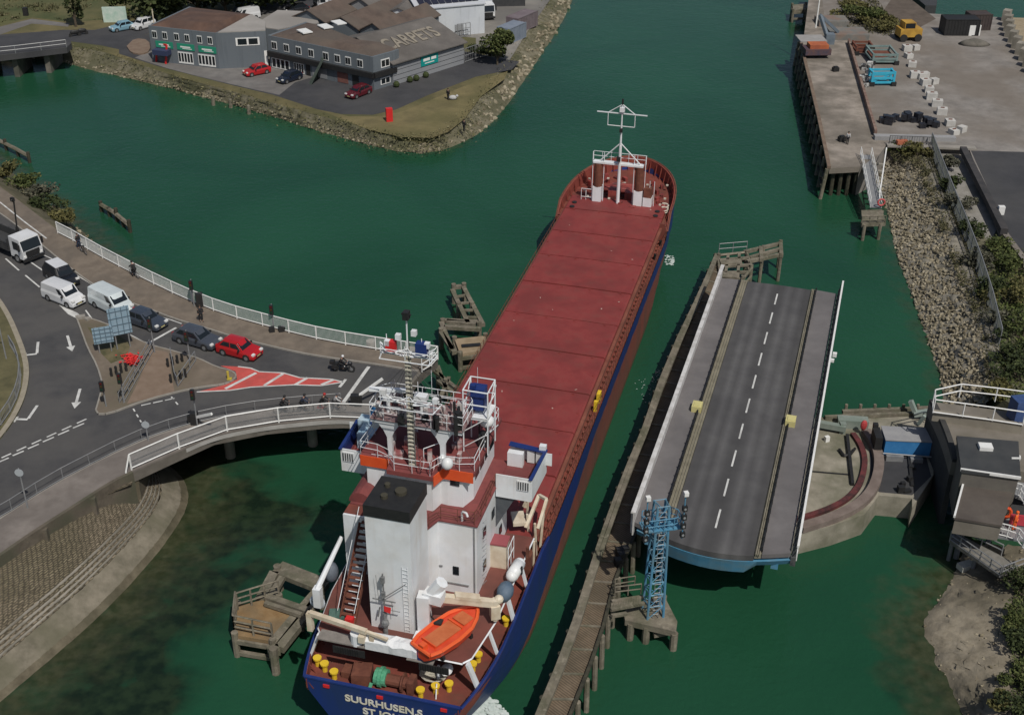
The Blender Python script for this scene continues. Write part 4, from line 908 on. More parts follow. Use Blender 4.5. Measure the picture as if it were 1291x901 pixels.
for k in range(10): b.box(1.3, 1.36, 3.3-.16*k, 3.36-.16*k, 7.0, 7.5); b.box(1.3, 1.36, -2.2-.16*k, -2.14-.16*k, 7.0, 7.5)
b.box(1.36, 1.42, 1.5, 3.6, 6.95, 7.5); b.box(1.36, 1.42, -3.9, -2.0, 6.95, 7.5); b.build('light_rack', BLACK, ship)
b = MB(); a_, c_ = SL(390,772,9.0), SL(462,796,9.0); b.beam(a_, c_, .3, .28); b.beam(c_, c_+Vector((-.1,-1.4,-.2)), .2, .18); b.cbox((c_.x,c_.y+.3,8.2),.5,.4,.5); b.cbox((a_.x,a_.y,7.62),.35,.35,1.4); b.cbox((c_.x+.1,c_.y-.3,7.62),.3,.3,1.2)
b.build('port_crane_boom', CREAM, ship)
b = MB(); a_, c_ = SL(400,742,8.4), SL(431,676,11.0); b.tube(a_, c_, .2, 8, .14); b.cbox((a_.x,a_.y,7.0),.5,.5,1.5); b.build('port_davit', SHIPW, ship)
b = MB(); c_ = SL(418,722,8.2); b.ball((c_.x,c_.y,8.3),.55,.45,.75,12,8); c_ = SL(404,690,8.2); b.build('fender', mat('fender_grey', (.10,.12,.15), (.14,.16,.19), .7, 2), ship, smooth=True)
b = MB(); c_ = SL(401,757,7.0)
for k in range(20):
    a = 2*math.pi*k/20; a2 = 2*math.pi*(k+1)/20; b.tube((c_.x-.1, c_.y+.42*math.cos(a), 7.0+.42*math.sin(a)), (c_.x-.1, c_.y+.42*math.cos(a2), 7.0+.42*math.sin(a2)), .12, 6)
b.build('lifebuoy', mat('buoy_pale', (.5,.55,.62), None, .6), ship)
b = MB(); c_ = SL(441,783,7.9); b.cbox((c_.x,c_.y,7.62),.4,.5,.6); b.build('red_box', RED, ship)
b = MB(); c_ = SL(425,775,7.8); b.cbox((c_.x,c_.y,7.62),.9,1.0,.35,.3); b.build('green_canvas', mat('canvas_green', (.04,.10,.08), (.10,.17,.14), .8, 1.5), ship)
# starboard crane
cp = SL(536,797,7.62)
b = MB(); b.cbox((cp.x, cp.y, 7.62), .75, .75, 3.1, .1); b.tube((cp.x+.2,cp.y-.1,10.2),(cp.x+.3,cp.y-1.1,11.7),.38,8,.42); b.cbox((cp.x+.2,cp.y-.6,10.2),.8,1.2,.7,-.1)
cr = b.build('stores_crane', SHIPW, ship)
b = MB(); a_ = Vector((cp.x+.3, cp.y-.5, 10.4)); c_ = SL(624, 760, 9.3); b.beam(a_, c_, .42, .45); b.beam(a_.lerp(c_,.35)+Vector((0,0,.3)), a_.lerp(c_,.75)+Vector((0,0,.3)), .5, .25); b.cbox((c_.x,c_.y,8.2),.6,.6,1.0,.5); b.tube((c_.x,c_.y,8.0),(c_.x,c_.y,9.6),.25,8); b.ball((c_.x+.2,c_.y-.2,9.5),.3)
b.build('crane_jib', CREAM, ship)
b = MB(); b.path([a_+Vector((.1,.5,.2)), a_+Vector((-.3,.1,-1.3)), a_+Vector((0,-.3,-2.2))], .06, 5); b.cbox((a_.x-.3,a_.y-.4,8.0),.5,.5,.8); b.build('crane_hook', BLACK, cr)
# blue-grey drum, vents, raft canisters, stowage by the rail
b = MB(); c_ = SL(637,748,8.0); b.ball((c_.x,c_.y,8.2),.8,.55,.6,12,8); b.build('fender', mat('fender_blue', (.07,.11,.16), (.11,.15,.20), .7, 2), ship, smooth=True)
b = MB(); c_ = SL(650,722,8.0); b.tube((c_.x-.6,c_.y+.1,8.2),(c_.x+.6,c_.y-.1,8.35),.42,12); b.ball((c_.x-.6,c_.y+.1,8.2),.4,.4,.4); b.ball((c_.x+.6,c_.y-.1,8.35),.4,.4,.4); rc = b.build('raft_canister', SHIPW, ship, smooth=True)
b = MB(); b.box(c_.x-.1, c_.x+.1, c_.y-.46, c_.y-.36, 8.0, 8.6); b.build('canister_label', BLACK, rc)
b = MB(); c_ = SL(629,712,7.62); b.cbox((c_.x+.2,c_.y,7.62),1.0,1.1,1.9,.05); hs2 = b.build('deck_locker', CREAM, ship)
b = MB(); b.cbox((c_.x+.2,c_.y,9.52),1.1,1.2,.12,.05); b.build('locker_roof', mat('pinkish_roof', (.28,.07,.08), None, .7), hs2)
b = MB(); railing(b, [Vector((c_.x-.4,c_.y-.75,7.6)), Vector((c_.x+1.0,c_.y-.75,7.6))], 1.9, .6, .03, (1,.5)); b.build('locker_rail', SHIPW, ship)
# accommodation-side stowage: cream posts, planks, gangway gear
b = MB(); rg = random.Random(8)
for px, py, h_ in ((668,668,3.2),(676,676,3.0),(664,650,3.6),(681,662,2.6),(672,690,2.2)):
    c_ = SL(px, py+20, 5.5); b.tube((c_.x,c_.y,5.0),(c_.x+rg.uniform(-.3,.3),c_.y+rg.uniform(-.2,.2),5.2+h_),.10,6)
c_ = SL(672,640,8.5); b.beam((c_.x-1.2,c_.y+.2,7.6),(c_.x+.9,c_.y-.2,9.0),.22,.22); b.beam((c_.x+.9,c_.y-.2,9.0),(c_.x+.3,c_.y-.9,9.2),.2,.2); b.beam((c_.x+.3,c_.y-.9,9.2),(c_.x-1.3,c_.y-.7,7.8),.2,.2); b.beam((c_.x+.7,c_.y+.8,7.9),(c_.x+1.3,c_.y+.3,9.3),.25,.25); b.cbox((c_.x-.6,c_.y+.9,7.7),1.4,.9,.25,.4)
b.build('gangway_gear', CREAM, ship)
b = MB(); c_ = SL(655,676,7.0); b.cbox((c_.x,c_.y,6.2),.7,1.5,.3,.2); b.cbox((c_.x-.8,c_.y+.1,6.0),.5,1.3,.3,.1); b.build('timber_stowage', TIMBO, ship)
b = MB(); b.box(14.8,15.15,-5.9,-3.8,4.9,7.0); b.cbox((14.5,-5.1,4.9),1.2,1.4,1.7); b.cbox((12.6,-5.9,7.62),.2,.2,.9); b.build('deck_machinery', RUST, ship)
# yellow bollards, winches, rope
bol = [(400,829),(409,836),(421,846),(530,869),(549,864),(566,861),(596,834),(603,822),(638,777)]
for px, py in bol:
    z0 = 4.95; c_ = SL(px, py, 5.55)
    if px > 590: c_ = SL(px, py, 5.7)
    b = MB(); b.tube((c_.x,c_.y,z0),(c_.x,c_.y,5.5),.17,10); b.tube((c_.x,c_.y,5.5),(c_.x,c_.y,5.62),.28,12); b.build('bollard', YELLOW, ship)
b = MB(); c_ = SL(457,851,5.4); b.cbox((c_.x,c_.y,4.95),1.2,1.2,1.0,.2); b.cbox((c_.x+.3,c_.y+1.0,4.95),.8,.8,.5); c2 = SL(498,856,5.6); b.tube((c2.x,c2.y+.8,5.5),(c2.x,c2.y-.9,5.5),.38,12); b.tube((c2.x,c2.y-.5,5.5),(c2.x,c2.y-.6,5.5),.62,14); b.cbox((c2.x,c2.y-1.1,4.95),.9,.4,1.0)
b.build('mooring_winch', RUST, ship)
b = MB(); c_ = SL(481,852,5.6); b.tube((c_.x,c_.y+.38,5.55),(c_.x,c_.y-.38,5.55),.55,16); b.tube((c_.x,c_.y+.1,5.55),(c_.x,c_.y-.1,5.55),.66,16); b.path([Vector((c_.x-.5,c_.y+.5,5.4)), Vector((c_.x-1.0,c_.y+.55,5.0)), Vector((c_.x-1.1,c_.y+.2,5.02))], .12, 6); b.build('rope_drum', GREEN, ship)
b = MB(); rg = random.Random(3); c_ = SL(546,853,5.3)
for k in range(9):
    r_ = .3+.07*k; pts = [Vector((c_.x+r_*.7*math.cos(a*.7), c_.y+r_*math.sin(a*.7), 5.05+.06*k+rg.uniform(-.04,.04))) for a in range(10)]; b.path(pts, .06, 5)
b.build('mooring_rope', ROPE, ship)
b = MB(); c_ = SL(562,851,5.7); b.ball((c_.x+.2,c_.y,6.0),.55,.4,.25); b.tube((c_.x+.1,c_.y+.5,4.95),(c_.x+.1,c_.y+.5,6.3),.12,8,.1); b.path([Vector((c_.x-.9,c_.y+.3,5.8)), Vector((c_.x-1.4,c_.y+.2,5.0))], .05, 5); b.build('stern_fitting', SHIPW, ship)
b = MB(); b.cbox((0,-4.0,5.35),.12,.4,.22); b.cbox((0,3.6,5.3),.12,.4,.22); b.cbox((.0,.1,5.3),.12,.4,.22); b.build('fairlead', RED, ship)
# name on the transom
M_ = Matrix.Translation((-.06, .15, 4.62)) @ Matrix(((0,0,-1,0),(-1,0,0,0),(0,1,0,0),(0,0,0,1)))
NAMEM = mat('lettering', (.62,.56,.40), (.72,.70,.64), .6, 1.0)
xt = XT
def name_m(y, z): 
    # the transom leans: follow its slope
    sl_ = .06; x = xt(z)
    up = Vector((-math.sin(sl_), 0, math.cos(sl_))); rt = Vector((0,-1,0)); nn = rt.cross(up)
    return Matrix(((rt.x,up.x,nn.x,x+nn.x*.05),(rt.y,up.y,nn.y,y),(rt.z,up.z,nn.z,z+nn.z*.05),(0,0,0,1)))
text_obj('SUURHUSEN.S', .80, NAMEM, 'ship_name', name_m(-.1, 4.72), ship, bold=.02)
text_obj("ST JOHN'S", .80, NAMEM, 'port_name', name_m(-.5, 3.85), ship, bold=.02)
# ---- bow gear
b = MB()
bx = 74.9
for y, h_ in ((2.35, 0), (-2.2, 0)):
    b.cbox((bx, y, 6.35), .95, .95, 2.3); 
b.cbox((bx+.1, -3.25, 6.35), 1.0, .95, 1.6); b.cbox((bx-.1, 3.3, 6.35), .6, .7, .5)
bt = b.build('vent_tower', SHIPW, ship)
b = MB()
for y in (2.35, -2.2): b.tube((bx, y, 8.65), (bx, y, 11.3), .50, 14, .46)
b.cbox((bx+.1,-3.25,7.95),.9,.85,1.1); b.build('tower_top', RUST, ship)
b = MB()
for y in (2.35, -2.2):
    for dy in (-.62, .62): b.tube((bx-.1, y+dy, 6.35), (bx-.1, y+dy, 12.6), .045, 5)
b.box(bx-.35, bx+.35, -2.6, 2.9, 11.35, 11.55)
for dy in (-3.9, -3.4): b.tube((bx, dy, 6.35), (bx, dy, 9.8), .04, 5)
railing(b, [Vector((bx+.35,-2.8,11.5)), Vector((bx+.35,3.0,11.5))], 1.0, .9, .03, (1,.5)); b.path([Vector((bx-.2,3.6,8.2)), Vector((bx-.2,3.6,6.4))], .04, 5)
railing(b, [Vector((bx-.3,4.1,6.35)), Vector((bx-.3,2.9,6.35))], 1.9, .6, .035, (1,.5))
b.build('bow_platform', SHIPW, ship)
b = MB(); b.tube((bx-.3,0,6.35),(bx-.3,0,13.6),.20,10,.15); b.tube((bx-.3,0,13.6),(bx-.3,0,18.2),.12,8,.05)
b.tube((bx,2.3,11.5),(bx-.3,0,13.9),.07,6); b.tube((bx,-2.3,11.5),(bx-.3,0,13.9),.07,6)
b.beam((bx-.3,-2.7,17.2),(bx-.3,2.7,17.2),.10,.10); b.path([Vector((bx-.3,-1.4,17.2)), Vector((bx-.3,-1.4,15.8)), Vector((bx-.3,1.5,15.8)), Vector((bx-.3,1.5,17.2))], .045, 5)
b.tube((bx-.3,-1.4,17.2),(bx-.3,0,18.2),.05,5); b.tube((bx-.3,1.5,17.2),(bx-.3,0,18.2),.05,5); b.cbox((bx-.3,0,17.4),.45,.5,.5)
fm = b.build('foremast', SHIPW, ship)
b = MB(); b.tube((bx-.3,0,18.2),(bx-.3,0,18.8),.10,6); b.cbox((bx-.5,0,15.2),.3,.3,.4); b.cbox((bx-.45,.1,11.9),.4,.4,.5); b.build('masthead_light', BLACK, fm)
b = MB(); rg = random.Random(21)
b.cbox((77.5,.9,6.35),1.8,1.2,1.1); b.cbox((77.5,-1.0,6.35),1.8,1.2,1.1); b.tube((78.2,-2.2,7.0),(78.2,2.2,7.0),.42,12); b.tube((79.8,-1.6,6.9),(79.8,1.6,6.9),.3,10)
for k in range(26):
    x = rg.uniform(73.5, 83); y = rg.uniform(-1,1)*(hb(x, 6)-.8); b.cbox((x, y, 6.35), rg.uniform(.2,.7), rg.uniform(.2,.6), rg.uniform(.2,.8), rg.uniform(0,3))
wl = b.build('windlass', mat('windlass_red', (.22,.035,.03), (.30,.06,.05), .6, 1, col3=(.05,.02,.02), scale3=.8, amt3=.8), ship)
b = MB()
for k in range(16):
    x = rg.uniform(74.5, 82.5); y = rg.uniform(-1,1)*(hb(x, 6)-.7); b.cbox((x, y, 6.9+rg.uniform(0,.25)), .2, .25, .15)
for (x, y) in ((74.5,-5.2),(75.5,-5.1)): b.path([Vector((x+.45*math.cos(a*.8), y+.4*math.sin(a*.8), 6.5+.03*a)) for a in range(18)], .08, 5)
b.build('forecastle_fittings', mat('pale_fittings', (.45,.40,.32), (.6,.56,.48), .7, 2), ship)
b = MB()
for s_ in (-1, 1):
    for x in (72.3, 73.5): b.tube((x, s_*4.6, 6.35), (x, s_*4.6, 6.95), .2, 8); b.tube((x, s_*4.6, 6.95), (x, s_*4.6, 7.05), .27, 10)
    for x in (66, 69.5): b.tube((x, s_*5.72, 4.85), (x, s_*5.72, 5.5), .14, 8)
b.build('mooring_bitts', BLACK, ship)
b = MB(); b.box(70.8, 71.2, -6.0, 6.0, 4.85, 6.35); b.box(70.6,70.8,-5.9,-5.2,4.9,6.9); b.build('break_bulkhead', DKRED, ship)

# ---- the orange rescue boat lying on the boat deck
p0, p1 = SL(531, 824, 8.5), SL(600, 773, 8.5)
w0 = P(531, 824, 8.3); w1 = P(601, 774, 8.3); L_ = (w1-w0).length; ang_ = math.atan2(w1.y-w0.y, w1.x-w0.x)
rb = root('rescue_boat', 'orange open rescue boat resting on the brown boat deck beside the funnel', 'rescue boat', ((w0.x+w1.x)/2, (w0.y+w1.y)/2, 7.64), ang_)
def boat_secs(zk, sc_=1.0, top=1.05):
    out = []
    for t, wd, zb, zt_ in ((0,.72,.22,1.0),(.15,.92,.1,1.0),(.45,1.0,.02,1.02),(.7,.9,.08,1.08),(.86,.6,.25,1.16),(.95,.3,.5,1.22),(1.0,.06,.8,1.26)):
        x = (t-.5)*L_; w_ = wd*1.12*sc_; out.append([Vector((x,-w_,zt_)), Vector((x,-w_*.85,zb+.35)), Vector((x,-w_*.3,zb)), Vector((x,w_*.3,zb)), Vector((x,w_*.85,zb+.35)), Vector((x,w_,zt_))])
    return out
b = MB(); b.loft(boat_secs(0), cap=True); b.build('hull', LBOAT, rb)
b = MB(); s2 = boat_secs(0)
for s_ in (0, 5): b.path([q[s_]+Vector((0,0,.04)) for q in s2], .12, 6)
b.tube(s2[0][0]+Vector((0,0,.04)), s2[0][5]+Vector((0,0,.04)), .12, 6); b.build('gunwale', mat('gunwale_orange', (.72,.11,.03), None, .4), rb)
b = MB(); b.box(-L_*.36, L_*.10, -.55, .55, 1.05, 1.12); b.box(L_*.16, L_*.34, -.5, .5, 1.1, 1.18); b.build('deck_cover', mat('cover_orange', (.42,.10,.03), (.50,.14,.05), .7, 2), rb)
b = MB(); b.box(-L_*.37, -L_*.355, -.6, .6, 1.0, 1.2); b.box(L_*.10, L_*.12, -.6, .6, 1.0, 1.22); b.box(-L_*.5,-L_*.42,-.2,.2,.9,1.35); b.build('thwart', ORANGE, rb)
b = MB(); b.box(-L_*.3,-L_*.26,-.9,.9,-.02,.25); b.box(L_*.22,L_*.26,-.8,.8,-.02,.3); b.build('cradle', BLACK, rb)
# foam churned at the ship's quarter
def foam(pts, name, seed, n=40, sz=.5):
    rg = random.Random(seed); b = MB(); b.fix = False; poly = PL(pts, .02); c = sum(poly, Vector())/len(poly)
    for k in range(n):
        i = rg.randrange(len(poly)); a = poly[i].lerp(poly[(i+1) % len(poly)], rg.random()); p = c.lerp(a, rg.random()**.5)
        m_ = rg.randint(5, 8); s_ = sz*rg.uniform(.4, 1.3)
        b.sheet([Vector((p.x+s_*rg.uniform(.5,1)*math.cos(2*math.pi*j/m_), p.y+s_*rg.uniform(.5,1)*math.sin(2*math.pi*j/m_), .012+.0006*k)) for j in range(m_)])
    tag(b.build(name, FOAM), kind='stuff')
foam([(592,901),(600,885),(610,878),(622,884),(640,901),(650,930),(600,930)], 'wake_foam', 1, 520, .22)
foam([(838,322),(850,322),(849,334),(840,334)], 'wake_foam', 2, 60, .16)
foam([(826,465),(856,470),(848,490),(828,482)], 'wake_foam', 3, 70, .07)
foam([(800,480),(846,470),(840,500),(800,512)], 'wake_foam', 4, 60, .06)
# ================================================================== swing bridge leaf, fender pier, pivot island, control house
ZL = 5.7
c0, c1, c2, c3 = P(797,655,ZL), P(1008,702,ZL), P(1057,372,ZL), P(912,352,ZL)
ax = ((c3-c0)+(c2-c1)).normalized(); LA = math.atan2(ax.y, ax.x); ctr = (c0+c1+c2+c3)/4
leaf = root('swing_bridge', 'opened swing bridge span with grey carriageway and two footways lying beside the timber pier', 'bridge', (ctr.x, ctr.y, ZL), LA)
def LL(px, py, z=ZL):
    p = P(px, py, z)-Vector((ctr.x, ctr.y, 0)); c, s_ = math.cos(LA), math.sin(LA)
    return Vector((p.x*c+p.y*s_, -p.x*s_+p.y*c, z-ZL))
q = [LL(*a) for a in ((797,655),(1008,702),(1057,372),(912,352),(945,358),(1021,366),(840,676),(957,698),(930,356),(1035,368),(822,672),(962,699))]
x0 = (q[0].x+q[1].x)/2; x1 = (q[2].x+q[3].x)/2; yL = (q[0].y+q[3].y)/2; yR = (q[1].y+q[2].y)/2
W_ = yL-yR
def Y(f): return yL-W_*f          # fraction across, from the pier side to the river side
print('leaf', x0, x1, yL, yR)
def bow(y): f = (yL-y)/W_; return -1.6*math.sin(math.pi*f)      # the nose is rounded
def slab(b, ya, yb, z0, z1, xa=None, xb=None, nose=True, n=10):
    A = []
    ys = [ya+(yb-ya)*i/n for i in range(n+1)]
    poly = [(x0+(bow(y) if nose else 0), y) for y in ys] + [(x1-(.25*bow(y)), y) for y in ys[::-1]]
    b.prism(poly, z0, z1)
b = MB(); slab(b, Y(.225), Y(.755), -.45, .0); 
lm = DECKASPH.copy(); lm.name = 'tracked_asphalt'; n = lm.node_tree; tcn = n.nodes.new('ShaderNodeTexCoord'); sx = n.nodes.new('ShaderNodeSeparateXYZ'); n.links.new(tcn.outputs['Object'], sx.inputs[0])
mr_ = n.nodes.new('ShaderNodeMapRange'); mr_.inputs[1].default_value = Y(.225); mr_.inputs[2].default_value = Y(.755); n.links.new(sx.outputs[1], mr_.inputs[0])
cr = n.nodes.new('ShaderNodeValToRGB'); e = cr.color_ramp.elements; e[0].position = 0; e[0].color = (.8,.8,.8,1); e[1].position = 1; e[1].color = (.72,.72,.72,1)
for p_, v_ in ((.10,1.0),(.17,1.45),(.25,1.0),(.33,1.5),(.42,.95),(.5,.85),(.58,1.0),(.66,1.5),(.74,1.05),(.83,1.4),(.92,.9)): q_ = e.new(p_); q_.color = (v_*.75, v_*.75, v_*.75, 1)
n.links.new(mr_.outputs[0], cr.inputs[0]); bs = n.nodes['Principled BSDF']; src = bs.inputs['Base Color'].links[0].from_socket; mx = n.nodes.new('ShaderNodeMix'); mx.data_type = 'RGBA'; mx.blend_type = 'MULTIPLY'; mx.inputs[0].default_value = 1
n.links.new(src, mx.inputs[6]); n.links.new(cr.outputs[0], mx.inputs[7]); n.links.new(mx.outputs[2], bs.inputs['Base Color'])
b.build('carriageway', lm, leaf)
b = MB(); slab(b, Y(.0), Y(.165), -.25, .10); b.build('footway', PATH, leaf)
b = MB(); slab(b, Y(.80), Y(.965), -.25, .10); b.build('footway', PATH, leaf)
KB = mat('kerb_timber', (.16,.145,.105), (.24,.22,.165), .9, 1.0)
for a, c in ((.168, .222), (.758, .796)):
    b = MB(); slab(b, Y(a), Y(c), -.25, .12); 
    for f in (a+.008, (a+c)/2, c-.008): 
        b.beam((x0-1.2, Y(f), .17), (x1, Y(f), .17), .07, .10)
    b.build('kerb_beam', KB, leaf)
for f, k in ((.166, 1), (.7965, 1)):
    b = MB(); b.beam((x0-.8, Y(f), .33), (x1, Y(f), .33), .09, .22); x = x0-.6
    while x < x1: b.cbox((x, Y(f), .05), .10, .12, .5); x += 1.15
    b.build('guard_fence', BLACK, leaf)
b = MB(); b.fix = False; xm = x0+1.2; ym = Y(.492)
while xm < x1-1.5: b.sheet([Vector((xm, ym-.07, .006)), Vector((xm+2.3, ym-.07, .006)), Vector((xm+2.3, ym+.07, .006)), Vector((xm, ym+.07, .006))]); xm += 4.0
b.build('lane_line', LINE, leaf)
# outer girders
b = MB(); b.box(x0-.3, x1+.4, Y(0)-.02, Y(-.006), -.9, 1.05); n = int((x1-x0)/1.5)
for k in range(n+1): b.cbox((x0+(x1-x0)*k/n, Y(-.006)+.10, -.9), .12, .16, 2.0)
b.beam((x0-.3, Y(-.006), 1.1), (x1+.9, Y(-.006), 1.1), .34, .12); b.build('parapet_girder', mat('girder_white', (.50,.49,.48), (.62,.61,.60), .6, 2, col3=(.30,.28,.25), scale3=1.2, amt3=.5), leaf)
b = MB(); b.box(x0-.2, x1, Y(.968), Y(1.0), -1.0, -.25); x = x0
while x < x1: b.beam((x, Y(.97), -.25), (x+.9, Y(.99), .75), .06, .06); b.cbox((x, Y(.985), -.3), .08, .25, .9); x += 1.0
b.build('side_truss', mat('truss_dark', (.04,.045,.05), (.09,.09,.09), .7, 2), leaf)
b = MB(); b.beam((x0-.4, Y(1.002), .95), (x1+1.2, Y(1.002), .95), .16, .16); b.beam((x0-.4, Y(1.002), .35), (x1, Y(1.002), .35), .06, .08)
x = x0
while x < x1+.5: b.cbox((x, Y(1.002), -.6), .08, .08, 1.6); x += 2.0
b.build('river_parapet', WHITER, leaf)
b = MB(); b.cbox((x0+28.5, Y(1.03), .2), .35, .35, .35); b.cbox((x0+27.5, Y(1.02), .2), .3, .3, .25); b.build('navigation_lamp', WHITER, leaf)
# blue under-structure
b = MB(); ys = [Y(.02+.96*i/14) for i in range(15)]
b.loft([[Vector((x0+bow(y)-.05, y, -.5)), Vector((x0+bow(y)+.5, y, -.5)), Vector((x0+bow(y)+.7, y, -1.7 if .15<(yL-y)/W_<.77 else -1.05)), Vector((x0+bow(y)+.25, y, -1.7 if .15<(yL-y)/W_<.77 else -1.05))] for y in ys])
for f in (.10, .35, .62, .88): b.box(x0-.3, x1-.3, Y(f)-.25, Y(f)+.25, -1.5, -.46)
b.build('girder', LBLUE, leaf)
b = MB(); b.box(x0+(x1-x0)*.30, x0+(x1-x0)*.52, Y(.8), Y(.2), -2.6, -1.5); b.tube((x0+(x1-x0)*.41, 0, -3.2), (x0+(x1-x0)*.41, 0, -2.4), 4.2, 24); b.build('pivot', DARK, leaf)
for i, (px, py) in enumerate(((879,511), (997,529))):
    c_ = LL(px, py, ZL+.5); b = MB(); b.cbox((c_.x, c_.y, .1), 1.0, .8, .55); b.cbox((c_.x-.1, c_.y, .65), .6, .5, .06); b.build('control_cabinet', mat('cabinet_yellow', (.50,.45,.18), (.56,.51,.24), .6, 2), leaf)

# ---- timber fender pier
def zpath(pts, z): return PL(pts, z)
ZPI = 2.8
Lf = [(674,915),(683,893),(703,845),(724,788),(738,744),(752,700),(765,662),(779,624),(793,588),(810,548),(832,485),(855,430),(875,388),(890,355),(903,324)]
Rt = [(714,915),(726,885),(745,838),(761,790),(776,731),(790,700),(802,672),(812,632),(826,590),(842,548),(862,485),(882,430),(898,388),(908,355),(914,328)]
A = resample(PL(Lf, ZPI), 60); B = resample(PL(Rt, ZPI), 60)
pier = root('fender_pier', 'long weathered timber fender pier between the ship channel and the open swing bridge', 'pier', (A[30].x, A[30].y, 0))
def dens(i): return i
b = MB(); b.loft([[a+Vector((0,0,-.3)), a, c, c+Vector((0,0,-.3))] for a, c in zip(A, B)])
dk = b.build('deck', TIMBB, pier, world=True)
dm = TIMBB.copy(); dm.name = 'planked_timber'; n = dm.node_tree; wv = n.nodes.new('ShaderNodeTexWave'); wv.bands_direction = 'DIAGONAL'; wv.inputs['Scale'].default_value = 2.4; wv.inputs['Distortion'].default_value = 1.0
bs = n.nodes['Principled BSDF']; src = bs.inputs['Base Color'].links[0].from_socket; mx = n.nodes.new('ShaderNodeMix'); mx.data_type = 'RGBA'; mx.blend_type = 'MULTIPLY'; mx.inputs[0].default_value = .5
g = n.nodes.new('ShaderNodeNewGeometry'); n.links.new(g.outputs['Position'], wv.inputs['Vector']); n.links.new(src, mx.inputs[6]); n.links.new(wv.outputs['Color'], mx.inputs[7]); n.links.new(mx.outputs[2], bs.inputs['Base Color'])
dk.data.materials[0] = dm
b = MB(); rg = random.Random(11)
for off in (0, .42):
    for i in range(59):
        a = A[i].lerp(B[i], off*.35) + Vector((0,0,.28-.1*off)); c = A[i+1].lerp(B[i+1], off*.35)+Vector((0,0,.28-.1*off)); b.beam(a, c, .30, .34)
b.build('waling', TIMB, pier, world=True)
b = MB()
for i in range(59): b.beam(B[i]+Vector((0,0,.15)), B[i+1]+Vector((0,0,.15)), .22, .25)
for i in range(59): b.beam(A[i]+Vector((0,0,-1.5)), A[i+1]+Vector((0,0,-1.5)), .25, .3)
b.build('side_beam', TIMBW, pier, world=True)
PA = resample(A, 34); PB = resample(B, 34)
for i in range(34):
    for k, (S_, r_) in enumerate(((PA, .22), (PB, .20))):
        a = S_[i]; d = (PB[i]-PA[i]).normalized()*(.12 if k else -.12); b = MB(); b.tube(Vector((a.x+d.x*1.8,a.y+d.y*1.8,-2)), Vector((a.x+d.x,a.y+d.y,ZPI+(.35 if not k else .05)+rg.uniform(-.05,.1))), r_, 8); b.build('pile', TIMBW if k == 0 else TIMB, pier, world=True)
b = MB()
for i in range(0, 58, 2): b.beam(A[i].lerp(B[i],.1)+Vector((0,0,.02)), A[i].lerp(B[i],.95)+Vector((0,0,.02)), .16, .14)
b.build('cross_beam', TIMB, pier, world=True)
# black gear and a low shed edge beside the leaf
b = MB()
for px, py in ((783,704),(779,712),(788,697),(781,699)): c_ = P(px, py, ZPI); b.cbox((c_.x, c_.y, ZPI), .5, .5, .6, .3)
tag(b.build('capstan_gear', BLACK), 'black winch gear on the timber pier beside the near end of the swing bridge', 'winch')
# end platform with frames and angled arm
ep = root('pier_head', 'square timber pier head with open frames and angled arm at the far pier end', 'dolphin', P(925,335,0))
b = MB(); fr = [(905,322),(941,318),(948,338),(936,352),(909,350)]
pp = PL(fr, ZPI+.3)
for z_ in (0, -1.0): b.path([p+Vector((0,0,z_)) for p in pp]+[pp[0]+Vector((0,0,z_))], .17, 5)
for a, c in (((906,328),(944,325)),((905,336),(947,334)),((918,322),(914,350)),((932,320),(930,352)),((906,344),(944,343))): b.beam(P(*a,ZPI+.35), P(*c,ZPI+.35), .3, .25)
for a, c in (((908,330),(935,330)),((908,346),(930,347))): b.beam(P(*a,ZPI+.5), P(*c,ZPI+.5), 1.1, .12)
for a, c in (((938,318),(984,307)),((942,330),(984,321)),((945,325),(984,314))): b.beam(P(*a,ZPI+.3), P(*c,ZPI+.3), .35, .35)
b.beam(P(984,305,ZPI+.3), P(985,323,ZPI+.3), .4, .4); b.beam(P(959,312,ZPI+.35), P(960,328,ZPI+.35), .4, .4)
b.build('frame', TIMB, ep, world=True)
for px, py in ((906,326),(941,322),(947,340),(936,354),(910,352),(960,330),(984,325),(962,316),(984,309)):
    c_ = P(px, py, ZPI); b = MB(); b.tube((c_.x,c_.y,-2),(c_.x,c_.y,ZPI+.6),.2,8); b.build('pile', TIMB, ep, world=True)
b = MB(); railing(b, PL([(906,320),(941,317)], ZPI+.3), 1.2, 1.2, .04, (1,.5)); b.build('rail', GREYM, ep, world=True)

# ---- lattice signal tower on its platform
b0 = P(823, 772, 1.8); tw = root('lattice_tower', 'pale blue lattice signal tower on a triangular timber platform by the pier', 'tower', b0, R(12))
HT = 9.6; wb, wt = .58, .40
def tleg(i, z): s_ = wb+(wt-wb)*z/HT; return Vector(((-1,1,1,-1)[i]*s_, (-1,-1,1,1)[i]*s_, z))
for i in range(4): b = MB(); b.tube(tleg(i,0), tleg(i,HT), .09, 6); b.build('leg', LBLUE, tw)
b = MB(); nlev = 9
for k in range(nlev):
    z0_, z1_ = HT*k/nlev, HT*(k+1)/nlev
    for i in range(4): b.tube(tleg(i,z0_), tleg((i+1)%4,z1_), .04, 4); b.tube(tleg(i,z1_), tleg((i+1)%4,z1_), .04, 4); 
b.build('bracing', LBLUE, tw)
b = MB(); b.box(-1.3, 1.3, -.6, .6, HT*.80, HT*.80+.10)
railing(b, [Vector((-1.3,-.6,HT*.8)), Vector((1.3,-.6,HT*.8)), Vector((1.3,.6,HT*.8)), Vector((-1.3,.6,HT*.8)), Vector((-1.3,-.6,HT*.8))], 1.0, .65, .035, (1,.5)); 
b.build('gallery', LBLUE, tw)
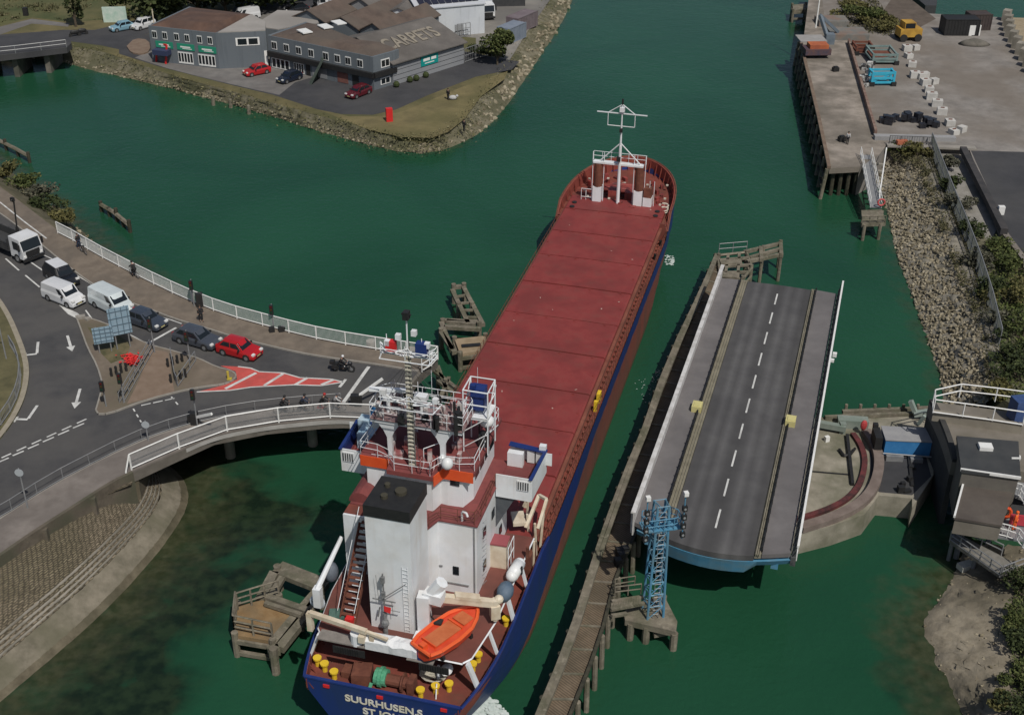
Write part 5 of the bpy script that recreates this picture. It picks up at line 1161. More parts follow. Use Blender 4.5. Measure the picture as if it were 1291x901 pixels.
for s_ in (-1, 1):
    b = MB(); b.tube((s_*1.3,-.85,HT*.74),(s_*1.3,-.85,HT+1.2),.05,6); b.build('lamp_post', LBLUE, tw)
    for k in range(4): b = MB(); b.cbox((s_*1.3,-.9,HT*.76+.72*k),.32,.24,.40); lb = b.build('signal_lamp', BLACK, tw); b = MB(); b.tube((s_*1.3,-1.02,HT*.76+.2+.72*k),(s_*1.3,-1.05,HT*.76+.2+.72*k),.09,8); b.build('lens', mat('lens_grey', (.25,.26,.27), None, .3), lb)
    b = MB(); b.cbox((s_*1.3,-.9,HT+1.1),.3,.3,.3); b.build('top_lamp', WHITER, tw)
b = MB(); 
for k in range(24): b.tube((-.2,-wb-.02+.008*k,.4+.38*k),(.2,-wb-.02+.008*k,.4+.38*k),.02,4)
b.tube((-.2,-wb,0),(-.2,-wt,9.3),.025,4); b.tube((.2,-wb,0),(.2,-wt,9.3),.025,4); b.build('ladder', GREYM, tw)
tp = root('tower_platform', 'grey triangular platform on piles carrying the blue lattice tower', 'platform', P(825,785,0))
b = MB(); b.prism([(p.x,p.y) for p in PL([(836,748),(854,783),(852,796),(788,781),(786,770),(812,756)], 1.8)], 1.3, 1.8); b.build('deck', TIMB, tp, world=True)
for px, py in ((795,786),(850,799),(836,752),(815,790)): c_ = P(px, py, 1.4); b = MB(); b.tube((c_.x,c_.y,-2),(c_.x,c_.y,1.5),.28,8); b.build('pile', TIMB, tp, world=True)
b = MB(); b.beam(P(824,800,.8), P(846,796,.8), .3, .3); b.build('brace', TIMB, tp, world=True)
gw = root('catwalk', 'short slatted timber catwalk linking the pier to the tower platform', 'walkway', P(790,765,2.6))
b = MB()
for a, c in (((771,758),(810,752)),((770,768),(812,760)),((771,776),(790,773))): b.beam(P(*a,3.2), P(*c,2.9), .25, .2)
for k in range(12): a = P(772+3.2*k, 758-.6*k, 3.1); c = P(771+3.2*k, 770-.8*k, 3.1); b.beam(a, c, .16, .08)
b.build('deck', TIMB, gw, world=True)
b = MB()
for pts in ([(775,742),(800,738)],[(775,752),(808,748)]): railing(b, PL(pts, 3.3), .9, .8, .05, (1,.5))
b.build('handrail', TIMB, gw, world=True)

# ---- timber dolphins
def dolphin(name, label, top, z, deckm, rails=True, extra=None, rail_h=1.3, group=None):
    tpz = PL(top, z); c = sum(tpz, Vector())/len(tpz); r_ = root(name, label, 'dolphin', (c.x, c.y, 0))
    b = MB(); b.prism([(p.x,p.y) for p in tpz], z-.3, z); b.build('deck', deckm, r_, world=True)
    for p in tpz:
        b = MB(); b.tube((p.x,p.y,-2),(p.x,p.y,z+.25),.25,8); b.build('pile', TIMB, r_, world=True)
    b = MB()
    for i in range(len(tpz)):
        a, d = tpz[i], tpz[(i+1) % len(tpz)]; b.beam(a+Vector((0,0,-.5)), d+Vector((0,0,-.5)), .35, .35); b.beam(a+Vector((0,0,-1.6)), d+Vector((0,0,-1.6)), .3, .3)
    b.build('waling', TIMB, r_, world=True)
    return r_, tpz
r1, t1 = dolphin('mooring_dolphin', 'large timber dolphin with orange planked deck and rails beside the ship stern', [(300,762),(352,752),(378,768),(344,808),(296,800)], 1.9, TIMBO)
b = MB()
for seg in ([(296,796),(344,806)],[(300,768),(352,752)],[(296,796),(299,766)]):
    q_ = PL(seg, 1.9); railing(b, q_, 1.5, 1.0, .07, (1,.66,.33), pr=.08)
b.build('rail', TIMB, r1, world=True)
b = MB()
for a, c in (((344,812),(410,735)),((352,818),(404,752)),((338,822),(352,818))): b.beam(P(*a,1.7), P(*c,1.7), .7, .5)
b.beam(P(350,716,1.9), P(406,738,1.9), 1.3, .4); b.beam(P(346,722,1.9), P(328,756,1.9), .7, .4); b.beam(P(358,724,1.9), P(342,752,1.9), .5, .3)
b.beam(P(336,752,2.2), P(388,770,2.2), .5, .35); b.beam(P(334,760,2.2), P(380,775,2.2), .3, .3)
b.build('fender_beam', TIMB, r1, world=True)
for px, py in ((350,718),(404,740),(345,822)): c_ = P(px,py,1.9); b = MB(); b.tube((c_.x,c_.y,-2),(c_.x,c_.y,2.3),.3,8); b.build('pile', TIMB, r1, world=True)
r2, t2 = dolphin('mooring_dolphin', 'small timber dolphin with tan deck between the near approach road and the red hatches', [(573,427),(612,423),(613,441),(580,446)], 1.9, mat('tan_timber', (.24,.18,.11), (.31,.24,.16), .9, 1))
b = MB()
for a, c in (((556,407),(570,442)),((563,405),(600,409)),((570,366),(590,408)),((584,362),(609,410)),((572,362),(585,361)),((557,404),(602,406)),((560,412),(606,415)),((556,420),(573,445))): b.beam(P(*a,1.9), P(*c,1.9), .45, .35)
for t in (.2,.4,.6,.8): b.beam(P(570+20*t,366+42*t,1.9), P(584+25*t,362+48*t,1.9), .25, .2)
b.build('fender_beam', TIMB, r2, world=True)
b = MB(); b.box(-.9,1.3,-.15,.15,0,.02) if False else b.beam(P(582,436,2.0), P(606,434,2.0), .5, .1); b.build('dark_gap', BLACK, r2, world=True)
for px, py in ((572,362),(585,361),(558,406),(556,418),(604,410),(578,385),(595,385)): c_ = P(px,py,1.9); b = MB(); b.tube((c_.x,c_.y,-2),(c_.x,c_.y,2.3),.25,8); b.build('pile', TIMB, r2, world=True)
# debris fender under the end of the approach
r3_ = root('timber_fender', 'dark timber fender frame under the end of the left approach', 'fender', P(556,478,0))
b = MB()
for a, c in (((548,468),(578,492)),((552,480),(575,498)),((552,462),(562,490)),((566,476),(556,500))): b.beam(P(*a,2.0), P(*c,2.0), .35, .3)
for px, py in ((552,470),(576,492),(562,482)): c_ = P(px,py,2.0); b.tube((c_.x,c_.y,-2),(c_.x,c_.y,2.4),.2,8)
b.build('frame', TIMB, r3_, world=True)
# low pile rows, upper left
def pile_row(label, pts, z=.9):
    q_ = PL(pts, z); c = sum(q_, Vector())/len(q_); r_ = root('pile_row', label, 'piles', (c.x, c.y, 0), 0, 'weathered pile rows standing in the upper left water')
    b = MB(); b.path(q_, .28, 6); b.build('waling', TIMB, r_, world=True)
    for p in resample(q_, 5): b = MB(); b.tube((p.x,p.y,-2),(p.x,p.y,z+random.uniform(.1,1.2)),.24,8); b.build('pile', TIMBW, r_, world=True)
pile_row('pile row with a level top beam standing out in the water above the white railing', [(127,258),(144,268),(163,284)])
pile_row('pile row cut off by the left edge of the photo', [(-20,166),(0,178),(20,188),(36,197)])
for i, (px, py, l) in enumerate(((268,128,'leftmost'),(290,131,'middle'),(313,139,'rightmost'))):
    c_ = P(px,py,.6); b = MB(); b.tube((c_.x,c_.y,-2),(c_.x+.1,c_.y,1.3),.35,8,.25); tag(b.build('old_pile', TIMB), f'{l} of three stub piles at the foot of the far grassy bank', 'pile', 'stub piles along the far bank')

# ---- pivot island and its gear
ZI = 2.0
isl = [(985,560),(1000,532),(1030,526),(1060,524),(1090,522),(1130,522),(1166,524),(1176,560),(1177,598),(1150,640),(1150,628),(1108,624),(1090,648),(1050,662),(1010,672),(960,670)]
b = MB(); b.prism([(p.x,p.y) for p in PL(isl, ZI)], -2, ZI); isd = tag(b.build('pivot_island', mat('island_concrete', (.19,.175,.135), (.31,.285,.23), .92, .5, bump=.02, bscale=4, col3=(.11,.11,.07), scale3=.3, amt3=.8)), 'stained concrete pivot island with curved near wall, between the swing bridge and control house', 'pier')
sheet('island_yard', [(1096,560),(1140,562),(1165,566),(1174,600),(1150,624),(1108,620),(1097,604)], ZI, ASPHD, lift=.006)
# curved red rail
arc = smooth_pts(PL([(1078,548),(1088,562),(1094,580),(1092,600),(1084,620),(1066,636),(1040,648),(1014,656),(1000,660)], ZI), 2)
b = MB(); b.loft([[p+Vector((0,0,.0)), p+Vector((0,0,.28)), q_+Vector((0,0,.28)), q_+Vector((0,0,.0))] for p, q_ in zip(arc, inset_line(arc, -.45))]); tag(b.build('slewing_rail', mat('rail_rust', (.03,.014,.014), (.13,.03,.03), .8, 1)), 'dark red curved slewing rail set on the pivot island', 'rail')
b = MB(); q2 = inset_line(arc, .5); b.loft([[p+Vector((0,0,.0)), p+Vector((0,0,.5)), q_+Vector((0,0,.5)), q_] for p, q_ in zip(q2, inset_line(arc, 1.3))]); tag(b.build('island_kerb', mat('kerb_worn', (.13,.10,.085), (.20,.16,.14), .9, .8)), 'worn raised kerb running outside the curved red rail', 'kerb')
b = MB(); b.beam(P(1068,548,ZI+.2), P(1075,610,ZI+.2), .25, .25); b.beam(P(1023,594,ZI+.03), P(1070,598,ZI+.03), .15, .06); b.path([P(1058,566,ZI+.2), P(1064,574,ZI+.2), P(1072,573,ZI+.2), P(1078,565,ZI+.2)], .12, 5); tag(b.build('pipe_run', BLACK), 'straight black pipe crossing the pivot island beside the red rail', 'pipe')
b = MB(); b.beam(P(1022,532,ZI+.6), P(1066,540,ZI+.6), .5, .5); b.cbox(P(1074,537,ZI), 2.6, .9, .8, -.1); b.cbox(P(1061,545,ZI), .5, .5, 1.0); tag(b.build('hydraulic_arm', mat('sage_paint', (.16,.20,.17), (.22,.25,.22), .7, 1)), 'grey green hydraulic arm lying across the back of the pivot island', 'machinery')
b = MB(); c_ = P(1087,548,ZI); b.tube((c_.x,c_.y,ZI),(c_.x,c_.y,ZI+.9),.06,6); b.ball((c_.x,c_.y,ZI+1.0),.30,.2,.5,10,6); tag(b.build('red_marker', mat('faded_red', (.40,.05,.05), None, .6)), 'red marker post on the back edge of the pivot island', 'marker post')
b = MB(); c_ = P(1042,556,ZI); b.cbox(c_,.4,.3,.5,.4); tag(b.build('white_block', WHITER), 'small white block on the island concrete beside the bridge', 'block')
sh = root('blue_topped_tank', 'rectangular tank under blue sheeting on the pivot island', 'tank', P(1144,568,ZI), R(-4))
b = MB(); b.box(-2.2,2.2,-1.0,1.0,.2,1.6); b.build('body', TARP, sh)
b = MB(); b.box(-2.25,2.25,-1.05,1.1,1.6,1.68); b.build('lid', mat('lid_grey', (.24,.24,.25), (.30,.30,.30), .7, 1), sh)
b = MB(); b.cbox((-2.7,0,0),.6,1.7,1.7); b.cbox((-2.75,.9,1.6),.4,.4,.4); b.build('pump_end', BLACK, sh)
b = MB(); b.cbox((-1.4,-1.5,0),1.4,.4,.5); b.cbox((.4,-1.5,0),1.0,.5,.35); b.tube((-2.4,-1.4,.6),(1.6,-1.5,.5),.06,5); b.build('fittings', GREYM, sh)
b = MB()
for px, py in ((1138,612),(1146,606),(1135,620),(1143,620),(1150,590)): c_ = P(px,py,ZI); b.cbox(c_, random.uniform(.3,.7), random.uniform(.3,.6), random.uniform(.2,.6), random.uniform(0,2))
b.beam(P(1146,574,ZI+.1), P(1150,612,ZI+.1), .25, .15); tag(b.build('scrap_pile', BLACK), 'black scrap and a dark beam lying on the island tarmac', 'scrap')
b = MB(); b.beam(P(1062,519,2.2), P(1180,514,2.2), .35, .3); b.beam(P(1040,526,2.2), P(1175,520,2.2), .3, .3)
for px in range(1066,1180,18): c_ = P(px,518,2.0); b.tube((c_.x,c_.y,-2),(c_.x,c_.y,2.7),.14,6)
tag(b.build('boom_fender', TIMB), 'thin floating timber boom behind the pivot island', 'fender')
sg = root('crane_arm', 'pale green folded lifting arm beside the blue covered tank', 'crane', P(1158,530,ZI))
b = MB(); b.beam(P(1156,524,ZI+.3), P(1148,505,ZI+1.6), .4, .35); b.beam(P(1152,522,ZI+.5), P(1176,518,ZI+.9), .5, .4); b.beam(P(1158,534,ZI+.2), P(1166,524,ZI+1.2), .3, .3); b.build('jib', mat('sage_pale', (.20,.25,.22), (.28,.32,.29), .7, 1), sg, world=True)

# ---- right approach, control house
ZA = 6.6
ap = root('bridge_approach', 'concrete bridge approach with dark curved end wall beside the control house', 'bridge', P(1240,560,0))
edge = smooth_pts(PL([(1171,507),(1179,522),(1188,542),(1195,562),(1200,582)], ZA-.6), 2)
back = PL([(1174,513),(1300,532),(1500,560),(1500,900),(1300,640)], ZA-.6)
b = MB(); poly = [(p.x,p.y) for p in edge] + [(p.x,p.y) for p in PL([(1300,596),(1500,620),(1500,548),(1300,522),(1174,506)], ZA-.6)]
b.prism(poly, ZA-1.8, ZA-.6); b.build('deck', mat('approach_tan', (.14,.125,.10), (.19,.17,.145), .9, .5), ap, world=True)
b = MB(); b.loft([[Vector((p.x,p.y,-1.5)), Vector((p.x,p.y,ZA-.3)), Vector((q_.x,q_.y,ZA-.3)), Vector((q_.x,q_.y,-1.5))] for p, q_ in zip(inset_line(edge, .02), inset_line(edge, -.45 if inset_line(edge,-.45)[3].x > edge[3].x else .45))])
b.build('curved_wall', mat('wall_dark', (.035,.035,.035), (.06,.058,.052), .9, .6), ap, world=True)  # wall colour set extra dark, with the shade on this side put into it
b = MB(); b.box(0,1,0,1,0,1) if False else None
wl_ = PL([(1206,640),(1275,660),(1400,700)], 0)
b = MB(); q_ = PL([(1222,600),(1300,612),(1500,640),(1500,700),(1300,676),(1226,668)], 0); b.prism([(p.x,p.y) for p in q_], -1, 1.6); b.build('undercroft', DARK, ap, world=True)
# far parapet: a pale wall with white rails on both sides
b = MB()
q_ = PL([(1176,521),(1289,538)], ZA); n_ = (q_[1]-q_[0]).normalized()
b.beam(q_[0]+Vector((0,0,-.15)), q_[1]+Vector((0,0,-.15)), .35, .9); b.build('parapet', mat('parapet_tan', (.20,.18,.145), (.26,.235,.19), .9, .5), ap, world=True)
b = MB()
qa = PL([(1176,520),(1242,529),(1243,529),(1289,536)], ZA+.3); railing(b, qa, 1.25, 1.9, .06, (1,.06)); 
qb = PL([(1176,508),(1192,499),(1240,504),(1300,512)], ZA-.2); railing(b, qb, 1.3, 2.2, .06, (1,.5)); b.path([qa[0]+Vector((0,0,1.2)), qb[0]+Vector((0,0,1.2))], .05, 5); b.path([qa[0]+Vector((0,0,.1)), qb[0]+Vector((0,0,.1))], .05, 5)
b.build('white_rail', WHITER, ap, world=True)
b = MB(); c_ = P(1283,522,ZA); b.cbox((c_.x,c_.y,ZA-.4),1.2,1.2,1.9,.2); tag(b.build('blue_cabinet', mat('navy_box', (.03,.06,.16), (.05,.09,.22), .5, 2)), 'navy blue cabinet beside the white railings on the right approach', 'cabinet')
# control house
zc = 7.4
g_ = [P(1207,552,zc), P(1281,561,zc), P(1284,590,zc), P(1209,588,zc)]
ch = root('control_house', 'low bridge control house with a black flat roof and a lower brown roof', 'control house', P(1245,600,0))
tl, tr, br_, bl = P(1206,549,zc), P(1284,556,zc), P(1287,602,zc), P(1212,592,zc)
b = MB(); b.prism([(p.x,p.y) for p in (tl,tr,br_,bl)], zc-.25, zc); b.build('upper_roof', FELT, ch, world=True)
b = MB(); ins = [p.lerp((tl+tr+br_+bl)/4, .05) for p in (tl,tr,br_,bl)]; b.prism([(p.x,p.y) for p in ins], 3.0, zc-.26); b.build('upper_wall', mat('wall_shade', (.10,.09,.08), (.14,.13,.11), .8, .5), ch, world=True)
b = MB(); b.beam(P(1211,591.5,zc-.05), P(1287,602.5,zc-.05), .14, .22); b.build('roof_trim', WHITER, ch, world=True)
zl2 = 5.9; a1, a2, a3, a4 = P(1214,611,zl2), P(1278,618,zl2), P(1263,662,zl2), P(1203,652,zl2)
b = MB(); b.prism([(p.x,p.y) for p in (a1,a2,a3,a4)], zl2-.2, zl2); b.build('lower_roof', FELTB, ch, world=True)
b = MB(); b.beam(a1+Vector((0,0,.08)), a4+Vector((0,0,.08)), .14, .2); b.beam(a1+Vector((0,0,.08)), a2+Vector((0,0,.08)), .16, .3); b.beam(a1+Vector((-.05,0,.1)), P(1216,597,zl2+.9), .14, .2); b.build('lower_trim', WHITER, ch, world=True)
b = MB(); i4 = [p.lerp((a1+a2+a3+a4)/4, .04) for p in (a1,a2,a3,a4)]; b.prism([(p.x,p.y) for p in i4], zl2-1.5, zl2-.21); lw = b.build('lower_wall', mat('wall_tan', (.15,.135,.11), (.20,.18,.15), .9, .6), ch, world=True)
for px, py in ((1208,690),(1246,682),(1214,668)): c_ = P(px,py,1.0); b = MB(); b.tube((c_.x,c_.y,-1.5),(c_.x,c_.y,4.4),.22,8); b.build('column', GREYM, ch, world=True)
b = MB(); c_ = P(1242,565,zc); b.cbox(c_, 1.0, .75, .3, -.1); b.build('skylight', WHITER, ch, world=True)
b = MB(); c_ = P(1281,578,zc); b.cbox(c_, .7, .1, .1); b.build('roof_vent', WHITER, ch, world=True)
b = MB(); b.cbox(P(1192,596,2.0), .9, 1.6, 3.0, .2); railing(b, PL([(1186,590),(1198,600)], 3.0), 2.4, .6, .05, (1,.66,.33)); tag(b.build('blue_ladder', mat('ladder_navy', (.04,.07,.15), (.06,.10,.2), .6, 2)), 'dark blue ladder cage against the curved end wall of the right approach', 'ladder')
# stairs, landings and white rails at the right
stz = root('access_stair', 'grey steel access stair with white handrails beside the control house', 'stairs', P(1270,640,0))
b = MB(); b.prism([(p.x,p.y) for p in PL([(1252,652),(1300,655),(1300,682),(1258,676)], 4.2)], 4.0, 4.2); b.prism([(p.x,p.y) for p in PL([(1268,604),(1300,610),(1300,632),(1272,622)], 5.4)], 5.2, 5.4); b.build('landing', GREYM, stz, world=True)
b = MB(); railing(b, PL([(1254,674),(1280,680),(1296,700)], 4.2), 1.15, .7, .045, (1,.6,.12), bars=.35, bar_r=.02); railing(b, PL([(1252,654),(1256,674)], 4.2), 1.15, .7, .045, (1,.6,.12)); railing(b, PL([(1270,622),(1284,625),(1296,645)], 5.4), 1.15, .7, .045, (1,.6,.12), bars=.35, bar_r=.02); railing(b, PL([(1272,604),(1270,622)], 5.4), 1.15, .7, .045, (1,.6,.12)); b.tube(P(1276,600,5.4), P(1276,600,5.4)+Vector((0,0,1.9)), .28, 8); b.build('white_rail', WHITER, stz, world=True)
b = MB(); c_ = P(1283,662,4.3); b.cbox((c_.x,c_.y,4.35),1.3,.12,.9,-.2); b.build('red_board', mat('board_red', (.45,.04,.06), None, .6), stz, world=True)
lb = P(1266,655,4.3); b = MB()
for k in range(14):
    a, a2 = 2*math.pi*k/14, 2*math.pi*(k+1)/14; b.tube((lb.x+.36*math.cos(a), lb.y, 4.95+.36*math.sin(a)*1.25), (lb.x+.36*math.cos(a2), lb.y, 4.95+.36*math.sin(a2)*1.25), .13, 6)
tag(b.build('life_ring', ORANGE), 'orange life ring hung at the stair landing beside the brown lower roof', 'life ring')
wk = root('lower_walkway', 'grey slatted walkway descending under the control house to the mud bank', 'walkway', P(1235,700,0))
b = MB(); w_a, w_b, w_c, w_d = P(1196,682,2.6), P(1204,674,2.6), P(1284,722,1.9), P(1262,728,1.9)
b.prism([(p.x,p.y) for p in (P(1197,680,2.6),P(1207,672,2.6),P(1262,700,2.6),P(1284,712,2.6),P(1262,725,2.6))], 2.3, 2.6); b.build('deck', mat('slat_grey', (.13,.125,.11), (.20,.19,.17), .9, 2), wk, world=True)
b = MB(); railing(b, PL([(1197,682),(1260,727)], 2.6), 1.0, .9, .05, (1,.6,.2)); railing(b, PL([(1212,676),(1262,700)], 2.6), 1.0, 1.2, .05, (1,.5)); railing(b, PL([(1262,727),(1290,716)], 2.6), 1.0, .9, .05, (1,.5)); b.build('handrail', GREYM, wk, world=True)
b = MB()
for px, py in ((1199,690),(1262,730),(1228,710)): c_ = P(px,py,1.2); b.tube((c_.x,c_.y,-1),(c_.x,c_.y,2.4),.16,8)
b.build('leg', GREYM, wk, world=True)
b = MB(); b.cbox(P(1217,716,.5),1.2,.7,.45,.4); tag(b.build('concrete_block', mat('pale_block', (.42,.42,.38), (.5,.5,.45), .9, 2)), 'pale broken concrete block at the top corner of the lower right mud bank', 'block')
# ================================================================== vehicles
def car_parts(r_, L_, W_, prof, paint, kind='car', roofmat=None):
    """prof: x positions measured from the nose backwards (0..1 of the length) and heights"""
    hood, belt, roofz, xw0, xw1, xr1, xr0 = prof          # windscreen foot, roof front, roof back, rear glass foot
    hl = L_/2; w_ = W_/2
    X = lambda t: hl - t*L_
    b = MB(); secs = []
    st = [(0,.80,.30,.55),(.02,.90,.22,.62),(.10,.97,.18,hood-.06),(xw0,1.0,.18,hood+.02),((xw0+xr0)/2,1.0,.18,belt),(xr0,1.0,.18,belt),(.97,.95,.20,belt-.04),(1.0,.86,.32,belt-.12)]
    for t, k, zb, zt in st:
        x = X(t); y = w_*k
        secs.append([Vector((x,-y*.94,zb)), Vector((x,-y,zb+.15)), Vector((x,-y,zt*.8)), Vector((x,-y*.93,zt)), Vector((x,y*.93,zt)), Vector((x,y,zt*.8)), Vector((x,y,zb+.15)), Vector((x,y*.94,zb))])
    b.loft(secs)
    # pillars and roof
    yt = w_*(.90 if kind == 'van' else .76); yb_ = w_*.92
    c = {'fb': X(xw0), 'ft': X(xw1), 'rt': X(xr1), 'rb': X(xr0)}
    zb = lambda x: hood if x == c['fb'] else belt
    b.loft([[Vector((c['fb'],-yb_,hood-.02)), Vector((c['ft'],-yt,roofz)), Vector((c['rt'],-yt,roofz)), Vector((c['rb'],-yb_,belt-.02))],
            [Vector((c['fb'],-yb_*.5,hood)), Vector((c['ft']+.03,-yt*.5,roofz+.05)), Vector((c['rt']-.02,-yt*.5,roofz+.05)), Vector((c['rb'],-yb_*.5,belt))],
            [Vector((c['fb'],yb_*.5,hood)), Vector((c['ft']+.03,yt*.5,roofz+.05)), Vector((c['rt']-.02,yt*.5,roofz+.05)), Vector((c['rb'],yb_*.5,belt))],
            [Vector((c['fb'],yb_,hood-.02)), Vector((c['ft'],yt,roofz)), Vector((c['rt'],yt,roofz)), Vector((c['rb'],yb_,belt-.02))]])
    if roofmat: b.m(1); b.box(c['rt']+.05, c['ft']-.05, -yt*.95, yt*.95, roofz+.03, roofz+.07); b.m(0)
    b.build('body', [paint]+([roofmat] if roofmat else []), r_)
    def quad(name, p, off, mt=GLASS):
        n_ = (p[1]-p[0]).cross(p[3]-p[0]).normalized()*off; b = MB(); b.loft([[q+n_ for q in p], [q-n_*.2 for q in p]]); return b.build(name, mt, r_)
    def pt(f, s_, v):   # point on the cabin side: f 0..1 front to back, v 0..1 bottom to top
        bot = Vector((c['fb']+(c['rb']-c['fb'])*f, s_*yb_, hood+(belt-hood)*f)); top = Vector((c['ft']+(c['rt']-c['ft'])*f, s_*yt, roofz)); return bot.lerp(top, v)
    quad('windscreen', [Vector((c['fb'],-yb_*.86,hood)).lerp(Vector((c['ft'],-yt*.86,roofz)),.12), Vector((c['fb'],yb_*.86,hood)).lerp(Vector((c['ft'],yt*.86,roofz)),.12), Vector((c['fb'],yb_*.86,hood)).lerp(Vector((c['ft'],yt*.86,roofz)),.95), Vector((c['fb'],-yb_*.86,hood)).lerp(Vector((c['ft'],-yt*.86,roofz)),.95)], .03)
    if kind != 'van':
        quad('rear_window', [Vector((c['rb'],yb_*.82,belt)).lerp(Vector((c['rt'],yt*.82,roofz)),.2), Vector((c['rb'],-yb_*.82,belt)).lerp(Vector((c['rt'],-yt*.82,roofz)),.2), Vector((c['rb'],-yb_*.82,belt)).lerp(Vector((c['rt'],-yt*.82,roofz)),.92), Vector((c['rb'],yb_*.82,belt)).lerp(Vector((c['rt'],yt*.82,roofz)),.92)], .03)
    spans = [(.05,.46),(.50,.90)] if kind != 'van' else [(.05,.24)]
    for s_ in (-1, 1):
        for f0, f1 in spans:
            p = [pt(f0,s_,.18), pt(f1,s_,.18), pt(f1,s_,.88), pt(f0+.03,s_,.88)]
            n_ = Vector((0,s_*.02,0)); b = MB(); b.loft([[q+n_ for q in p], [q-n_ for q in p]]); b.build('side_window', GLASS, r_)
    wr = .32 if L_ < 5 else .36
    for x in (X(.19), X(.80)):
        for s_ in (-1, 1):
            b = MB(); b.tube((x,s_*(w_-.22),wr),(x,s_*(w_+.01),wr),wr,16); wh_ = b.build('wheel', RUBBER, r_)
            b = MB(); b.tube((x,s_*(w_-.0),wr),(x,s_*(w_+.02),wr),wr*.6,12); b.build('rim', CHROME, wh_)
            b = MB(); b.tube((x,s_*(w_-.25),wr+.02),(x,s_*(w_+.004),wr+.02),wr*1.16,16); b.build('wheel_arch', BLACK, r_)
    for s_ in (-1, 1):
        b = MB(); b.cbox((X(.035), s_*w_*.68, hood*.72), .22, .34, .16); b.build('headlight', LAMPC, r_)
        b = MB(); b.cbox((X(.985), s_*w_*.74, belt*.75), .10, .24, .22); b.build('tail_light', LAMPR, r_)
        b = MB(); b.cbox((c['fb']-.35, s_*(w_+.08), hood+.02), .14, .2, .16); b.build('wing_mirror', BLACK, r_)
    b = MB(); b.cbox((X(.004), 0, .38), .06, W_*.5, .18); b.build('grille', BLACK, r_)
    b = MB(); b.cbox((X(-.001), 0, .40), .03, .5, .11); b.cbox((X(1.001), 0, .55), .03, .5, .11); b.build('number_plate', mat('plate', (.5,.45,.2), None, .5), r_)
HATCHB = (.86, .96, 1.48, .27, .44, .80, .97)
SALOON = (.84, .94, 1.44, .27, .44, .76, .92)
SUVP = (1.0, 1.10, 1.74, .25, .38, .88, .985)
VANS = (1.02, 1.15, 1.78, .20, .34, .955, .985)
VANM = (1.15, 1.25, 1.98, .16, .30, .965, .99)
def vehicle(name, label, cat, rear, front, z, L_, W_, prof, paint, kind='car', group=None, roofmat=None):
    a, c = P(*rear, z), P(*front, z); m_ = (a+c)/2; r_ = root(name, label, cat, (m_.x, m_.y, z), math.atan2(c.y-a.y, c.x-a.x), group); car_parts(r_, L_, W_, prof, paint, kind, roofmat); return r_
def paint(name, c, rough=.25, metal=.0): m = mat(name, c, tuple(q*.85 for q in c), rough, .5); m.node_tree.nodes['Principled BSDF'].inputs['Coat Weight'].default_value = .5; return m
PWHITE = paint('car_white', (.66,.67,.68)); PRED = paint('car_red', (.42,.012,.015)); PGREY = paint('car_grey_blue', (.045,.055,.075)); PGREY2 = paint('car_grey', (.06,.068,.085)); PBLACK = paint('car_black', (.012,.013,.016)); PDRED = paint('car_dark_red', (.10,.008,.014)); PSKY = paint('car_sky_blue', (.20,.36,.45)); PNAVY = paint('car_navy', (.012,.018,.035)); PVAN2 = paint('van_white', (.60,.66,.67))
G = 'traffic queuing at the opened bridge'
z5 = ZR+.01
vehicle('parked_suv', 'dark off-road car with a pale roof queuing behind the small white van', 'car', (64,344), (94,364), z5, 4.5, 1.85, SUVP, PBLACK, 'car', G, roofmat=PWHITE)
vehicle('small_van', 'small white panel van queuing beside the dark off-road car, furthest left of the vans', 'van', (60,371), (104,388), z5, 4.5, 1.8, VANS, PWHITE, 'van', G)
vehicle('panel_van', 'larger white panel van queuing behind the blue backed road signs', 'van', (121,379), (164,400), z5, 4.9, 1.92, VANM, PVAN2, 'van', G)
vehicle('saloon_car', 'dark grey blue car with its bonnet towards the traffic signals, next after the white van', 'car', (164,402), (205,416), z5, 4.4, 1.8, SALOON, PGREY, 'car', G)
vehicle('estate_car', 'dark grey car directly behind the red car in the queue', 'car', (224,425), (276,440), z5, 4.6, 1.82, HATCHB, PGREY2, 'car', G)
vehicle('hatchback', 'bright red hatchback waiting first behind the motorbike on the approach', 'car', (278,440), (328,453), z5, 4.1, 1.78, HATCHB, PRED, 'car', G)
z3 = ZF+.02; GF = 'vehicles parked around the far buildings'
vehicle('hatchback', 'bright red car parked on the pale paving in front of the grey workshop', 'car', (336,91), (312,96), z3, 4.2, 1.78, HATCHB, PRED, 'car', GF)
vehicle('hatchback', 'navy car parked beside the dark fabric canopy at the grey building', 'car', (377,98), (353,106), z3, 4.2, 1.78, HATCHB, PNAVY, 'car', GF)
vehicle('hatchback', 'dark maroon car parked on the tarmac nearest the far grass point', 'car', (466,115), (438,126), z3, 4.4, 1.8, HATCHB, PDRED, 'car', GF)
vehicle('hatchback', 'pale blue car on the road at the far left junction', 'car', (165,36), (143,40), z3, 4.1, 1.75, HATCHB, PSKY, 'car', GF)
vehicle('hatchback', 'white car on the road beside the grey building with green signs', 'car', (190,33), (172,38), z3, 4.2, 1.78, SUVP, PWHITE, 'car', GF)
vehicle('small_van', 'white van parked behind the brown roofed building', 'van', (324,22), (297,27), z3, 4.8, 1.9, VANM, PWHITE, 'van', GF)
vehicle('saloon_car', 'black car parked behind the buildings beside the white lorry', 'car', (386,14), (362,17), z3, 4.4, 1.8, HATCHB, PBLACK, 'car', GF)
